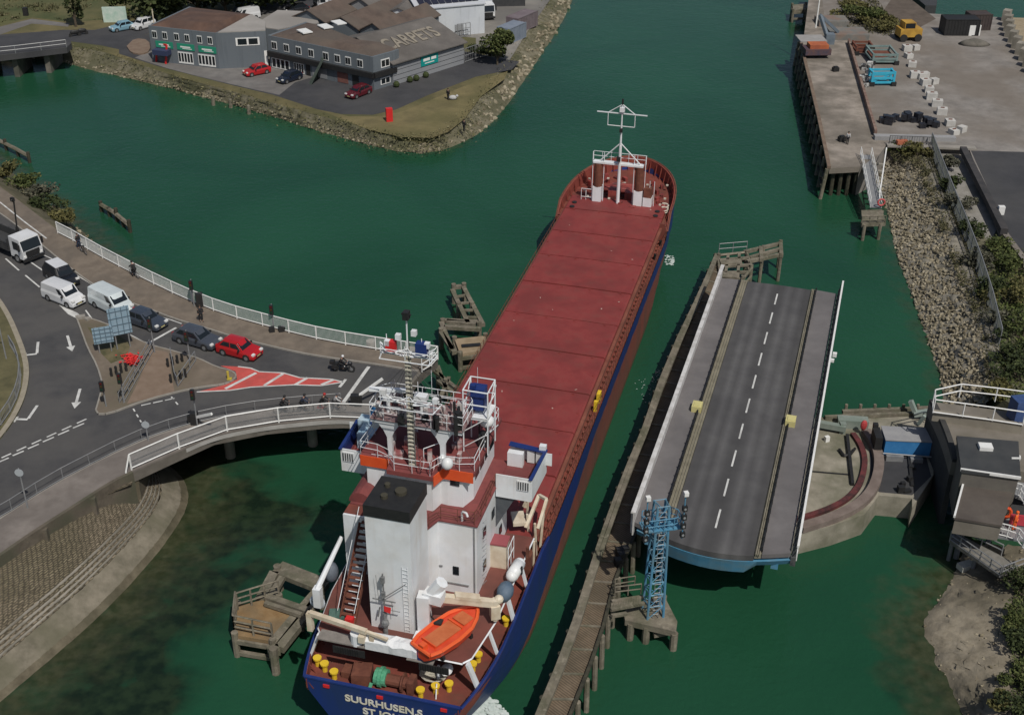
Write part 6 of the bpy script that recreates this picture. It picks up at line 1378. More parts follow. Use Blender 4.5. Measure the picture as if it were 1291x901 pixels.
def lorry(name, label, rear, front, z, cabc, bodyc, group, L_=8.2, tipper=False, bh=2.4):
    a, c = P(*rear, z), P(*front, z); m_ = c; rz = math.atan2(c.y-a.y, c.x-a.x); r_ = root(name, label, 'lorry', (m_.x, m_.y, z), rz, group)
    b = MB(); b.loft([[Vector((-2.1,y,.6)), Vector((-.05,y,.6)), Vector((0,y,1.5)), Vector((-.35,y*.96,2.65)), Vector((-2.1,y*.96,2.75))] for y in (-1.18,-1.0,1.0,1.18)]); b.build('cab', cabc, r_)
    b = MB(); b.loft([[Vector((.0,y,1.52)), Vector((.03,y,1.52)), Vector((-.28,y,2.5)), Vector((-.31,y,2.5))] for y in (-1.05,1.05)]); b.build('windscreen', GLASS, r_)
    for s_ in (-1,1):
        b = MB(); b.box(-1.5,-.5,*sorted((s_*1.17,s_*1.2)),1.5,2.35); b.build('side_window', GLASS, r_)
        b = MB(); b.cbox((-.2,s_*1.38,1.6),.15,.2,.7); b.build('wing_mirror', BLACK, r_)
        b = MB(); b.cbox((.0,s_*.9,.75),.1,.35,.2); b.build('headlight', LAMPC, r_)
    b = MB(); b.box(-.02,.05,-.8,.8,.7,1.4); b.box(-.1,.12,-1.2,1.2,.35,.62); b.build('grille', BLACK, r_)
    b = MB(); b.box(-L_,-.2,-.5,.5,.5,.9); b.build('chassis', BLACK, r_)
    b = MB()
    if tipper:
        b.box(-L_,-2.4,-1.2,1.2,.95,1.1)
        for s_ in (-1,1):
            b.box(-L_,-2.4,*sorted((s_*1.15,s_*1.2)),1.1,1.9)
            for k in range(5): b.box(-L_+.3+1.2*k,-L_+.42+1.2*k,*sorted((s_*1.2,s_*1.25)),1.0,1.95)
            for zz in (1.25,1.5,1.75): b.box(-L_,-2.4,*sorted((s_*1.2,s_*1.23)),zz,zz+.05)
        b.box(-2.5,-2.4,-1.2,1.2,1.1,2.3); b.box(-L_,-L_+.06,-1.2,1.2,1.1,1.9)
    else: b.box(-L_,-2.25,-1.22,1.22,.95,.95+bh)
    b.build('body', bodyc, r_)
    for x in (-1.1, -L_+1.0, -L_+2.2):
        for s_ in (-1,1):
            b = MB(); b.tube((x,s_*.85,.5),(x,s_*1.2,.5),.5,16); wh_ = b.build('wheel', RUBBER, r_); b = MB(); b.tube((x,s_*1.19,.5),(x,s_*1.22,.5),.28,10); b.build('rim', CHROME, wh_)
    return r_
tr_ = lorry('tipper_truck', 'dark tipper truck with white cab and raised loader arm', (-20,302), (44,330), z5, PWHITE, mat('tipper_dark', (.03,.032,.035), (.05,.05,.05), .7, 1), G, 8.4, True)
b = MB(); b.tube((-2.7,.4,1.0),(-2.7,.4,3.0),.16,8); b.tube((-2.7,.4,3.0),(-2.1,.3,6.0),.09,6); b.tube((-2.1,.3,6.0),(-1.6,-.2,6.5),.07,6); b.cbox((-2.1,.2,6.1),.4,.3,.4); b.build('loader_arm', BLACK, tr_)
lorry('box_lorry', 'white box lorry parked behind the far buildings', (434,8), (398,13), z3, PWHITE, CLADW, GF, 8.5, False, 2.6)
lorry('box_lorry', 'white lorry backed up to the end of the white warehouse', (600,8), (616,26), z3, PWHITE, CLADW, GF, 6.5, False, 2.4)

# ---------------------------------------------------------------- people and bikes
def skin_mesh(name, verts, edges, rad, mtl, parent, sub=1):
    me = bpy.data.meshes.new(name); me.from_pydata([tuple(q) for q in verts], edges, []); o = bpy.data.objects.new(name, me); COL.objects.link(o)
    md = o.modifiers.new('Skin', 'SKIN'); md.use_smooth_shade = True; sv = me.skin_vertices[0].data if me.skin_vertices else None
    if sv is None:
        bm = bmesh.new(); bm.from_mesh(me); bm.verts.layers.skin.verify(); bm.to_mesh(me); bm.free(); sv = me.skin_vertices[0].data
    for i, r_ in enumerate(rad): sv[i].radius = (r_, r_); sv[i].use_root = (i == 0)
    if sub: sm = o.modifiers.new('Sub', 'SUBSURF'); sm.levels = sub; sm.render_levels = sub
    dg = bpy.context.evaluated_depsgraph_get(); m2 = bpy.data.meshes.new_from_object(o.evaluated_get(dg)); bpy.data.objects.remove(o)
    m2.name = name; m2.materials.clear(); m2.materials.append(mtl); o = bpy.data.objects.new(name, m2); COL.objects.link(o); o.parent = parent; return o
def person(label, x, y, z, rz, top, legs, hair, pose='stand', group=None, helmet=None):
    r_ = root('person', label, 'person', (x, y, z), rz, group)
    if pose == 'ride':
        J = dict(pel=(-.12,0,.98), ch=(.06,0,1.30), nk=(.13,0,1.47), hd=(.20,0,1.62), tp=(.21,0,1.72))
        arm = [(.05,.19,1.38),(.27,.24,1.20),(.48,.22,1.06),(.55,.21,1.04)]; leg = [(-.12,.10,.96),(.24,.13,.72),(.08,.13,.34),(.16,.13,.27)]; leg2 = [(-.12,.10,.96),(.26,.13,.86),(.16,.13,.50),(.26,.13,.45)]
    else:
        J = dict(pel=(0,0,.94), ch=(.01,0,1.26), nk=(.0,0,1.47), hd=(.02,0,1.62), tp=(.02,0,1.73))
        arm = [(.0,.19,1.40),(-.02,.25,1.14),(.06,.26,.90),(.09,.25,.80)]; leg = [(0,.10,.90),(.06,.11,.50),(.02,.11,.09),(.15,.12,.04)]; leg2 = [(0,.10,.90),(-.04,.11,.50),(-.12,.11,.09),(.0,.12,.04)]
    mir = lambda L_: [(a, -b_, c) for a, b_, c in L_]
    V = [J['pel'], J['ch'], J['nk'], J['hd'], J['tp']] + arm + mir(arm) + leg + mir(leg2)
    E_ = [(0,1),(1,2),(2,3),(3,4),(1,5),(5,6),(6,7),(7,8),(1,9),(9,10),(10,11),(11,12),(0,13),(13,14),(14,15),(15,16),(0,17),(17,18),(18,19),(19,20)]
    Rr = [.13,.13,.055,.095,.075,.06,.045,.034,.028,.06,.045,.034,.028,.085,.06,.042,.035,.085,.06,.042,.035]
    skin_mesh('body', V, E_, Rr, SKIN, r_)
    skin_mesh('jacket', [J['pel'], J['ch'], tuple(Vector(J['ch']).lerp(Vector(J['nk']), .6))]+arm[:3]+mir(arm)[:3], [(0,1),(1,2),(1,3),(3,4),(4,5),(1,6),(6,7),(7,8)], [.155,.165,.10,.085,.065,.052,.085,.065,.052], top, r_)
    skin_mesh('trousers', [J['pel']]+leg[:3]+mir(leg2)[:3], [(0,1),(1,2),(2,3),(0,4),(4,5),(5,6)], [.15,.105,.08,.06,.105,.08,.06], legs, r_)
    for q in (leg[3], mir(leg2)[3]): b = MB(); b.loft([[Vector((q[0]-.16,q[1]-.045,max(.0,q[2]-.05))),Vector((q[0]-.16,q[1]+.045,max(.0,q[2]-.05))),Vector((q[0]-.14,q[1]+.04,q[2]+.07)),Vector((q[0]-.14,q[1]-.04,q[2]+.07))],[Vector((q[0]+.10,q[1]-.04,max(.0,q[2]-.05))),Vector((q[0]+.10,q[1]+.04,max(.0,q[2]-.05))),Vector((q[0]+.08,q[1]+.03,q[2]+.0)),Vector((q[0]+.08,q[1]-.03,q[2]+.0))]]); b.build('shoe', BLACK, r_)
    h_ = Vector(J['hd']); b = MB(); rr_ = .125 if helmet else .108; b.ball((h_.x-.02, 0, h_.z+.05), rr_*1.05, rr_*.95, rr_, 12, 8); b.build('helmet' if helmet else 'hair', helmet or hair, r_, smooth=True)
    b = MB(); b.cbox((h_.x+.10,0,h_.z-.02),.04,.03,.04); b.build('nose', SKIN, r_)
    return r_
JB = mat('cloth_black', (.012,.012,.014), (.02,.02,.022), .9, 8); JN = mat('cloth_navy', (.02,.03,.06), None, .9); JW = mat('cloth_pale', (.42,.42,.42), None, .9); JG = mat('cloth_grey', (.09,.09,.10), None, .9); HR = mat('hair_brown', (.03,.018,.010), None, .7); JO = mat('hi_vis_orange', (.75,.12,.02), None, .8); JR = mat('cloth_red', (.35,.02,.02), None, .9)
def at(px, py, z): p = P(px, py, z); return p.x, p.y
zk = ZR+.13
person('person in dark clothes standing on the far footpath beside the black signal cabinet', *at(254,405,zk), zk, -1.0, JB, JB, HR)
person('person in black standing at the landward end of the white railing beside a bicycle', *at(100,313,zk), zk, -.6, JB, JN, HR)
def wheel(b, x, z, r_, n=20, t=.03):
    for k in range(n):
        a, a2 = 2*math.pi*k/n, 2*math.pi*(k+1)/n; b.tube((x+r_*math.cos(a),0,z+r_*math.sin(a)),(x+r_*math.cos(a2),0,z+r_*math.sin(a2)),t,4)
def bicycle(label, x, y, z, rz, col, group):
    r_ = root('bicycle', label, 'bicycle', (x,y,z), rz, group)
    for xx in (-.52,.52):
        b = MB(); wheel(b, xx, .34, .33, 20, .022); wh_ = b.build('wheel', RUBBER, r_); b = MB()
        for k in range(8): a = math.pi*k/8; b.tube((xx+.32*math.cos(a),0,.34+.32*math.sin(a)),(xx-.32*math.cos(a),0,.34-.32*math.sin(a)),.005,3)
        b.build('spokes', CHROME, wh_)
    b = MB(); pts = [(-.52,0,.34),(-.05,0,.30),(.38,0,.80),(-.18,0,.82),(-.52,0,.34)]; b.path([Vector(q) for q in pts], .022, 6); b.tube((-.05,0,.30),(-.2,0,.90),.02,6); b.tube((.52,0,.34),(.36,0,.90),.02,6); b.build('frame', col, r_)
    b = MB(); b.tube((.42,-.24,1.0),(.42,.24,1.0),.018,6); b.tube((.36,0,.88),(.42,0,1.0),.018,6); b.build('handlebar', BLACK, r_)
    b = MB(); b.cbox((-.22,0,.90),.26,.14,.06); b.build('saddle', BLACK, r_); return r_
cg = 'cyclists waiting on the near footpath'
cyc = [((358,526), 'leftmost of the cyclists waiting on the near footpath', JB, .15, JB), ((383,524), 'second cyclist from the left on the near footpath', JN, .1, JB), ((408,523), 'third cyclist from the left on the near footpath', JB, .08, JR), ((424,523), 'cyclist in a pale top nearest the ship on the near footpath', JW, .05, JG)]
for (px, py), lb_, tp_, rz_, lg in cyc:
    x, y = at(px, py-5, zk); person(lb_, x, y, zk, rz_, tp_, JB, HR, 'ride', cg, helmet=lg)
    x2, y2 = x, y; bicycle('bicycle ridden by the '+lb_.replace('of the cyclists waiting','cyclist'), x2, y2, zk, rz_, lg, 'bicycles on the near footpath')
x, y = at(170,349,zk); person('cyclist in black leaning on the white railing above the upper left bank', x, y, zk, 2.4, JB, JB, HR, 'ride', None, helmet=JB); bicycle('bicycle under the cyclist beside the railing above the upper left bank', x, y, zk, 2.4, JB, None)
x, y = at(98,316,zk); bicycle('bicycle parked by the person at the landward end of the white railing', x+.8, y-.6, zk, 2.3, JB, None)
# motorbike and rider
x, y = at(433,468,z5); mb_ = root('motorbike', 'black motorbike waiting at the stop line ahead of the red car', 'motorbike', (x,y,z5), -.12)
for xx in (-.72,.75): b = MB(); b.tube((xx,-.07,.32),(xx,.07,.32),.32,18); w_ = b.build('wheel', RUBBER, mb_); b = MB(); b.tube((xx,-.08,.32),(xx,.08,.32),.16,10); b.build('rim', CHROME, w_)
b = MB(); b.ball((.22,0,.78),.34,.17,.17); b.ball((.62,0,.85),.24,.2,.24); b.box(-.25,.35,-.17,.17,.25,.65); b.build('body', PBLACK, mb_, smooth=True)
b = MB(); b.box(-.75,.0,-.14,.14,.72,.82); b.build('seat', BLACK, mb_)
b = MB(); b.tube((.48,-.36,1.02),(.48,.36,1.02),.025,6); b.tube((.75,.1,.32),(.5,.1,1.0),.03,6); b.tube((.75,-.1,.32),(.5,-.1,1.0),.03,6); b.build('fork', CHROME, mb_)
b = MB(); b.cbox((-.95,0,.75),.4,.45,.3); b.cbox((-.7,.3,.45),.5,.18,.3); b.cbox((-.7,-.3,.45),.5,.18,.3); b.build('pannier', BLACK, mb_)
person('motorcyclist in black with a white helmet sitting on the motorbike', x-.15, y, z5-.1, -.12, JB, JB, HR, 'ride', None, helmet=PWHITE)
xo, yo = at(1267,668,4.22); person('person in orange high visibility clothing standing on the access stair landing', xo+.6, yo, 4.22, 2.5, JO, JO, HR, helmet=JO)
xo, yo = at(1068,182,ZQ); person('person in a pale top standing on the quay edge corner', xo, yo, ZQ, 1.0, JW, JB, HR)
xo, yo = at(585,162,ZF); person('person in black standing on the far rocky point', xo, yo, ZF-.4, 1.0, JB, JB, HR)
xo, yo = at(565,126,ZF); person('person in black sitting out on the far dry grass', xo, yo, ZF, 1.0, JB, JB, HR)
b = MB(); c_ = P(571,126,ZF); b.ball((c_.x,c_.y,ZF+.35),.6,.35,.35); b.ball((c_.x+.6,c_.y,ZF+.6),.22,.2,.2); tag(b.build('pale_bag', JW), 'pale bag lying on the far dry grass beside the person in black', 'bag')

# ================================================================== railings and street furniture on the left
fr = root('white_railing', 'long white railing along the far side of the left approach', 'railing', P(300,400,ZR))
pts = resample(smooth_pts(PL([(p[0], p[1]+1) for p in FE[4:]] , ZR+.12), 2), 90); pts0 = smooth_pts(PL([(73,294),(95,305),(120,320.5),(146,334),(166,345)], ZR+.12), 1)
allp = pts0 + [p for p in pts if p.x > pts0[-1].x+.3]
b = MB(); railing(b, allp, 1.35, 2.9, .055, (1, .12), pr=.065); b.build('rail_frame', WHITER, fr, world=True)
b = MB(); 
for p in resample(allp, 430): b.tube(p+Vector((0,0,.15)), p+Vector((0,0,1.32)), .022, 4)
b.build('infill_bars', mat('bar_white', (.50,.52,.51), (.6,.61,.60), .6, 2), fr, world=True)
b = MB(); q_ = PL([(552,453),(549,458),(541,464),(532,469)], ZR+.12); railing(b, q_, 1.35, 1.2, .05, (1,.6,.12)); b.build('end_gate', WHITER, fr, world=True)
nr = root('white_railing', 'curved white railing on the near edge of the left approach bridge', 'railing', P(300,545,ZR))
npts = smooth_pts(PL([(166,592),(190,580),(221,568),(269,546.5),(335,534),(405,527),(433,526),(480,529)], ZR+.12), 2)
b = MB(); railing(b, npts, 1.45, 3.6, .06, (1, .12), pr=.075); b.path([npts[0]+Vector((0,0,1.45)), npts[0]+Vector((-.3,-.5,.1)), npts[0]+Vector((-.1,-.3,-.9))], .07, 6); b.build('rail_frame', WHITER, nr, world=True)
b = MB()
for p in resample(npts, 260): b.tube(p+Vector((0,0,.15)), p+Vector((0,0,1.42)), .014, 4)
b.build('infill_bars', mat('bar_grey', (.35,.36,.36), (.45,.46,.46), .6, 2), nr, world=True)
b = MB(); q_ = [p+Vector((0,0,-.38)) for p in npts]; 
for a, c in zip(q_, q_[1:]): b.beam(a, c, .18, .36)
b.build('edge_trim', mat('pale_fascia', (.30,.29,.27), (.38,.37,.35), .8, 1), nr, world=True)
gr_ = root('guard_rail', 'thin grey guard rail between the near footpath and the road', 'guard rail', P(200,548,ZR))
gp = smooth_pts(PL([(-20,664),(0,654),(60,614),(110,588),(155,565),(200,546),(260,529),(330,517),(400,511),(430,509)], ZR+.12), 2)
b = MB(); railing(b, gp, 1.05, 2.2, .03, (1,.12)); b.build('rail', GREYM, gr_, world=True)
# deck of the approach bridge: slab and piles
dp = [FE[i] for i in range(6, len(FE))] + [(531,470),(505,500),(480,531)] + [NE[i] for i in (11,10,9,8,7,6)][0:] + [(172,592),(185,520),(200,430)]
b = MB(); b.prism([(p.x,p.y) for p in PL(dp, ZR)], ZR-.9, ZR-.03); brg = root('approach_bridge', 'fixed left approach bridge deck on piles, empty at its open end', 'bridge', P(350,480,0)); b.build('deck_slab', mat('slab_dark', (.10,.09,.075), (.15,.135,.115), .9, .7), brg, world=True)
for px, py in ((290,568),(394,553),(345,520),(440,500),(250,520),(520,480),(470,470),(400,470),(320,470),(260,450)):
    c_ = P(px, py, .6); b = MB(); b.tube((c_.x,c_.y,-2.5),(c_.x,c_.y,ZR-.9),.45,12); b.build('pile', CONC, brg, world=True)
# verge fence, bottom-left bend
vf = root('verge_fence', 'grey pedestrian fence curving round the inside of the left bend', 'fence', P(20,480,ZR))
b = MB(); vp = smooth_pts(PL([(13,436),(22,450),(27,470),(26,490),(18,512),(4,534),(-14,552)], ZR+.13), 2); railing(b, vp, 1.1, 1.8, .05, (1,.12), bars=.22, bar_r=.02); b.build('panel', GREYM, vf, world=True)
# posts, lamps, signals
def lamp_post(label, px, py, z, h_, head=None, group=None, col=GREYM, cat='lamp post', name='lamp_post'):
    p = P(px, py, z); r_ = root(name, label, cat, p, 0, group); b = MB(); b.tube((0,0,0),(0,0,h_),.07,8,.05); b.build('pole', col, r_)
    if head: head(r_, h_)
    return r_
def signal_head(r_, h_):
    b = MB(); b.cbox((0,-.22,h_-1.0),.34,.26,.95); sh_ = b.build('signal_box', BLACK, r_)
    for k, c in enumerate((mat('lens_red', (.09,.008,.008), None, .3), mat('lens_amber', (.06,.035,.008), None, .3), mat('lens_green', (.008,.04,.02), None, .3))):
        b = MB(); b.tube((0,-.35,h_-.18-.28*k),(0,-.37,h_-.18-.28*k),.10,10); b.build('lens', c, sh_)
def sign_head(r_, h_): b = MB(); b.tube((0,-.06,h_-.35),(0,-.09,h_-.35),.32,16); b.build('sign_plate', mat('sign_pale', (.35,.38,.40), None, .5), r_)
def lantern(r_, h_): b = MB(); b.beam((0,0,h_),(-.6,.1,h_+.25),.12,.1); b.cbox((-.8,.12,h_+.18),.6,.3,.15); b.build('lantern', GREYM, r_)
sgn = 'traffic signals around the junction island'
lamp_post('signal pole on the island corner between the dark saloon and the estate car', 195, 444, ZR+.12, 3.6, signal_head, sgn, name='traffic_signal', cat='traffic signal')
lamp_post('signal pole on the island by the grey car nearest the red surfacing', 240, 457, ZR+.12, 3.3, signal_head, sgn, name='traffic_signal', cat='traffic signal')
lamp_post('signal pole at the lower end of the island guard rail', 157, 507, ZR+.12, 3.0, signal_head, sgn, name='traffic_signal', cat='traffic signal')
lamp_post('signal pole standing alone at the lower left corner of the island', 134, 512, ZR+.12, 2.6, signal_head, sgn, name='traffic_signal', cat='traffic signal')
lamp_post('signal pole on the near footpath below the red hatched surfacing', 249, 536, ZR+.12, 3.6, signal_head, sgn, name='traffic_signal', cat='traffic signal')
lamp_post('signal pole with a dark cabinet on the far footpath, left of the dark clothed person', 245, 386, ZR+.12, 2.9, signal_head, sgn, name='traffic_signal', cat='traffic signal')
lamp_post('signal pole halfway along the far white railing above the red car', 345, 414, ZR+.12, 2.6, signal_head, sgn, name='traffic_signal', cat='traffic signal')
lamp_post('grey sign pole on the lower left footpath edge above the stone bank', 35, 640, ZR+.12, 3.6, sign_head, None, name='sign_post', cat='sign')
lamp_post('grey sign pole between the road and guard rail near the start of the near railing', 187, 555, ZR+.12, 1.9, sign_head, None, name='sign_post', cat='sign')
lamp_post('grey pole standing on the left verge at the photo edge', 8, 452, ZR+.12, 4.2, lantern, None)
b = MB(); c_ = P(246,386,ZR+.12); b.cbox(c_+Vector((.5,0,0)),.7,.5,1.4,.3); tag(b.build('signal_cabinet', BLACK), 'black signal cabinet against the far white railing left of the standing person', 'cabinet')
c_ = P(343,418,ZR+.12)
for k in (0, 1): b = MB(); b.cbox(c_+Vector((.9*k,.1*k,0)),.5+.1*k,.4,.5,.3); tag(b.build('black_bag', BLACK), ('left','right')[k]+' of two black bags under the middle of the far white railing', 'bag')
# barriers
def barrier(label, px, py, qx, qy, z, h_=1.0):
    p, q = P(px,py,z), P(qx,qy,z); r_ = root('road_barrier', label, 'barrier', p); d = q-p
    b = MB(); b.cbox((0,0,0),.6,.5,1.1); b.build('post', BLACK, r_)
    b = MB(); b.beam((0,0,h_), (d.x,d.y,h_+1.2), .16,.2); b.build('arm', WHITER, r_)
    b = MB(); b.cbox((-d.x*.12,-d.y*.12,h_-.5),.7,.5,.7); b.build('counterweight', BLACK, r_); return r_
barrier('white barrier arm on the carriageway at the open end of the approach', 452, 512, 484, 505, ZR+.02)
barrier('white barrier arm lowered on the near footpath beside the lone signal pole', 246, 534, 270, 545, ZR+.13, .6)
# island guard rails, bollards, sign boards
ir = root('guard_rail', 'straight pair of thin rails crossing the island between the signals', 'guard rail', P(170,475,ZR+.12)); b = MB()
for dx in (0, 5): railing(b, PL([(190+dx,440),(151+dx,508)], ZR+.12), 1.0, 1.5, .035, (1,.12))
b.build('rail', GREYM, ir, world=True)
ir = root('guard_rail', 'v shaped guard rail on the right part of the island', 'guard rail', P(225,475,ZR+.12)); b = MB(); railing(b, PL([(216,450),(223,490),(247,455)], ZR+.12), 1.0, 1.4, .035, (1,.12)); b.build('rail', GREYM, ir, world=True)
def small(name, label, cat, px, py, z, fn, mt, group=None, smooth=False):
    c = P(px, py, z); b = MB(); fn(b, c); return tag(b.build(name, mt, smooth=smooth), label, cat, group)
for i, (px, py, w) in enumerate(((151,474,'island beside the sign boards'),(222,462,'island outside the v shaped rail'),(226,482,'island inside the v shaped rail'))):
    for k in range(4):
        c = P(px, py, ZR+.13)+Vector((.35*k-.7, .3*k, 0)); b = MB(); b.tube(c, c+Vector((0,0,.8)), .12, 8); tag(b.build('bollard', BLACK), 'one of four black bollards on the '+w, 'bollard', 'black bollards on the '+w)
small('yellow_bollard', 'yellow keep-left bollard at the island tip beside the red surfacing', 'bollard', 288, 478, ZR+.13, lambda b, c: (b.tube(c, c+Vector((0,0,.8)), .11, 8), b.cbox(c+Vector((.1,0,0)), .4, .3, .12)), mat('dull_yellow', (.45,.36,.05), None, .6))
rf = MB(); rg = random.Random(31); rf.fix = False
for k in range(170):
    c = P(rg.gauss(166,5), rg.gauss(452,3.4), ZR+.2+rg.random()*.35); s_ = rg.uniform(.08,.2); a = rg.uniform(0,6.3); rf.add([c+Vector((s_*math.cos(a),s_*math.sin(a),0)), c+Vector((-s_*math.sin(a),s_*math.cos(a),rg.uniform(-.1,.1))), c-Vector((s_*math.cos(a),s_*math.sin(a),0)), c+Vector((s_*math.sin(a),-s_*math.cos(a),.05))], [(0,1,2,3)])
tag(rf.build('flower_bed', mat('flower_red', (.62,.03,.02), (.5,.015,.02), .8, 9)), kind='stuff')
for (xa, ya, xb, yb_, h0, h1, lb_) in ((121,446,146,442,1.0,2.6,'lower left of the two large blue grey road signs seen on the island'),(143,442,170,436,1.5,4.2,'upper right and taller of the two large blue grey road signs on the island')):
    a, c = P(xa, ya, ZR+.12), P(xb, yb_, ZR+.12); r_ = root('road_sign', lb_, 'road sign', a); d = c-a; n_ = Vector((d.y,-d.x,0)).normalized()*.08
    b = MB(); b.loft([[Vector((0,0,h0))+n_, d+Vector((0,0,h0))+n_, d+Vector((0,0,h1))+n_, Vector((0,0,h1))+n_], [Vector((0,0,h0)), d+Vector((0,0,h0)), d+Vector((0,0,h1)), Vector((0,0,h1))]]); b.build('panel', SBLUE, r_)
    b = MB()
    for k in range(4): zz = h0+(h1-h0)*(k+.5)/4; b.beam(n_*1.3+Vector((0,0,zz)), d+n_*1.3+Vector((0,0,zz)), .04, .06)
    for t in (.1,.37,.63,.9): b.beam(d*t+n_*1.3+Vector((0,0,h0)), d*t+n_*1.3+Vector((0,0,h1)), .05, .05)
    b.build('stiffener', mat('stiff_grey', (.10,.15,.19), None, .5), r_)
    for t in (.2,.8): b = MB(); b.tube(d*t-n_, d*t-n_+Vector((0,0,h1)), .06, 8); b.build('post', GREYM, r_)
small('stone_kerb_block', 'pale kerb blocks at the pointed tip of the island', 'kerb blocks', 103, 402, ZR+.02, lambda b, c: (b.cbox(c, .7, .5, .35, .4), b.cbox(c+Vector((.7,-.3,0)), .5, .4, .3, 1.0)), KERB)
# ================================================================== buildings on the far land
def hpx(px, yb, yt, z):
    p = P(px, yb, z); lo_, hi_ = 0, 40
    for _ in range(30):
        h = (lo_+hi_)/2; v = Vector((p.x, p.y, z+h-CAM_H)); y = 450.5-FOC*v.dot(_U)/v.dot(_F)
        if y > yt: lo_ = h
        else: hi_ = h
    return h
def outn(p0, p1):
    d = (p1-p0); d.z = 0; d.normalize(); n_ = Vector((d.y, -d.x, 0))
    return n_ if n_.dot(-Vector((p0.x, p0.y, 0))) > 0 else -n_
def face(b, p0, p1, t0, t1, z0, z1, off=.05):
    n_ = outn(p0, p1); a = p0.lerp(p1, t0); c = p0.lerp(p1, t1)
    pts = [Vector((q.x, q.y, z)) for q, z in ((a,z0),(c,z0),(c,z1),(a,z1))]
    b.loft([[q-n_*.02 for q in pts], [q+n_*off for q in pts]])
def window(bld, p0, p1, t0, t1, z0, z1, sill=True):
    b = MB(); face(b, p0, p1, t0, t1, z0, z1, .05); f = b.build('window', WHITER, bld, world=True)
    b = MB(); w_ = (t1-t0); 
    for k in range(2): face(b, p0, p1, t0+w_*(.08+.46*k), t0+w_*(.46+.46*k), z0+(z1-z0)*.14, z1-(z1-z0)*.12, .08)
    b.build('pane', GLASS, f, world=True)
def back(p, q, d):  # point d metres behind the line p-q, at q's end
    return -outn(p, q)*d
z = ZF
# A: grey workshop with green signs
a0, a1, a2 = P(193,77,z), P(277,87,z), P(339,84,z); hA = hpx(277,87,42,z)
A_ = root('grey_workshop', 'grey two storey workshop with three green signs and a brown roof', 'building', (a1.x, a1.y, z))
bk = back(a0,a1,12); rA = a2+back(a1,a2,5)
poly = [a0, a1, a2, rA, a0+bk+Vector((0,0,0))]
b = MB(); b.prism([(p.x,p.y) for p in poly], z-.5, z+hA); b.build('wall', BGREY, A_, world=True)
b = MB(); c = sum(poly, Vector())/5; q = [p.lerp(c, .05) for p in poly]
b.loft([[Vector((p.x,p.y,z+hA-.02)) for p in (a0.lerp(c,.03), a1.lerp(c,.03), (a1+back(a0,a1,11.5)), (a0+bk).lerp(c,.03))], [Vector((p.x,p.y,z+hA+.9)) for p in (a0.lerp(c,.35), a1.lerp(c,.35), (a1+back(a0,a1,8)).lerp(c,.2), (a0+bk*.7).lerp(c,.35))]]); b.build('roof', mat('roof_tile_brown', (.075,.042,.030), (.12,.07,.05), .9, .5, col3=(.06,.04,.035), scale3=.2), A_, world=True)
b = MB(); q = [p for p in (a1.lerp(a2,.05), a2, rA, a1+back(a0,a1,11))]; b.prism([(p.x,p.y) for p in q], z+hA, z+hA+.15); b.build('flat_roof', ROOFP, A_, world=True)
for k in range(6): t = .08+.155*k+(.02 if k > 1 else 0)+(.03 if k > 3 else 0); window(A_, a0, a1, t-.035, t+.035, z+hA*.66, z+hA*.88)
for k in range(3):
    t0 = .08+.32*k; b = MB(); face(b, a0, a1, t0, t0+.26, z+hA*.42, z+hA*.60, .08); s_ = b.build('sign_board', SGREEN, A_, world=True)
    b = MB(); face(b, a0, a1, t0+.05, t0+.20, z+hA*.49, z+hA*.53, .10); face(b, a0, a1, t0+.08, t0+.22, z+hA*.455, z+hA*.475, .10); b.build('sign_strip', WHITER, s_, world=True)
for k, (t0, t1) in enumerate(((.40,.62),(.70,.95))):
    b = MB(); face(b, a0, a1, t0, t1, z+.2, z+hA*.36, .06); f = b.build('shop_front', WHITER, A_, world=True); b = MB()
    for j in range(5): face(b, a0, a1, t0+(t1-t0)*(.04+.2*j), t0+(t1-t0)*(.17+.2*j), z+.5, z+hA*.33, .09)
    b.build('pane', GLASS, f, world=True)
b = MB(); face(b, a0, a1, .08, .30, z+hA*.26, z+hA*.40, 1.3); b.build('entrance_canopy', mat('canopy_navy', (.03,.04,.09), None, .7), A_, world=True)
window(A_, a1, a2, .38, .86, z+hA*.62, z+hA*.84); b = MB(); face(b, a1, a2, .93, .99, z+.1, z+hA*.45, .07); b.build('door', WHITER, A_, world=True)
b = MB(); p0 = P(197,78,z); p1_ = P(209,81,z); rf_ = root('red_goal_frame', 'bright red steel frame standing in front of the grey workshop', 'frame', p0)
for p in (p0, p1_): b.beam(p, p+Vector((.4,.5,2.9)), .22, .22)
b.beam(p0+Vector((.4,.5,2.9)), p1_+Vector((.4,.5,2.9)), .25, .25); b.beam(p0+Vector((.4,.5,1.5)), p1_+Vector((.4,.5,1.5)), .12, .12); b.build('frame', RED, rf_, world=True)
# B: grey building with black fascia
b0_, b1_, b2_ = P(341,85,z), P(472,114,z), P(499,106,z); hB = hpx(472,114,72,z)
B_ = root('grey_showroom', 'long grey two storey building with a black fascia band above the ground floor', 'building', (b1_.x, b1_.y, z))
bkB = back(b0_, b1_, 9)
poly = [b0_, b1_, b2_, b2_+bkB*.12, b0_.lerp(b1_, .75)+bkB*.45, b0_+bkB]
b = MB(); b.prism([(p.x,p.y) for p in poly], z-.5, z+hB); b.build('wall', BGREY, B_, world=True)
b = MB(); c = sum(poly, Vector())/6; b.loft([[Vector((p.x,p.y,z+hB)) for p in [q.lerp(c,.04) for q in poly]], [Vector((p.x,p.y,z+hB+.7)) for p in [q.lerp(c,.4) for q in poly]]]); b.build('roof', ROOFB, B_, world=True)
for k, t in enumerate((.06,.18,.30,.42,.56,.67,.77,.88)): window(B_, b0_, b1_, t-.026, t+.026, z+hB*.60, z+hB*.85)
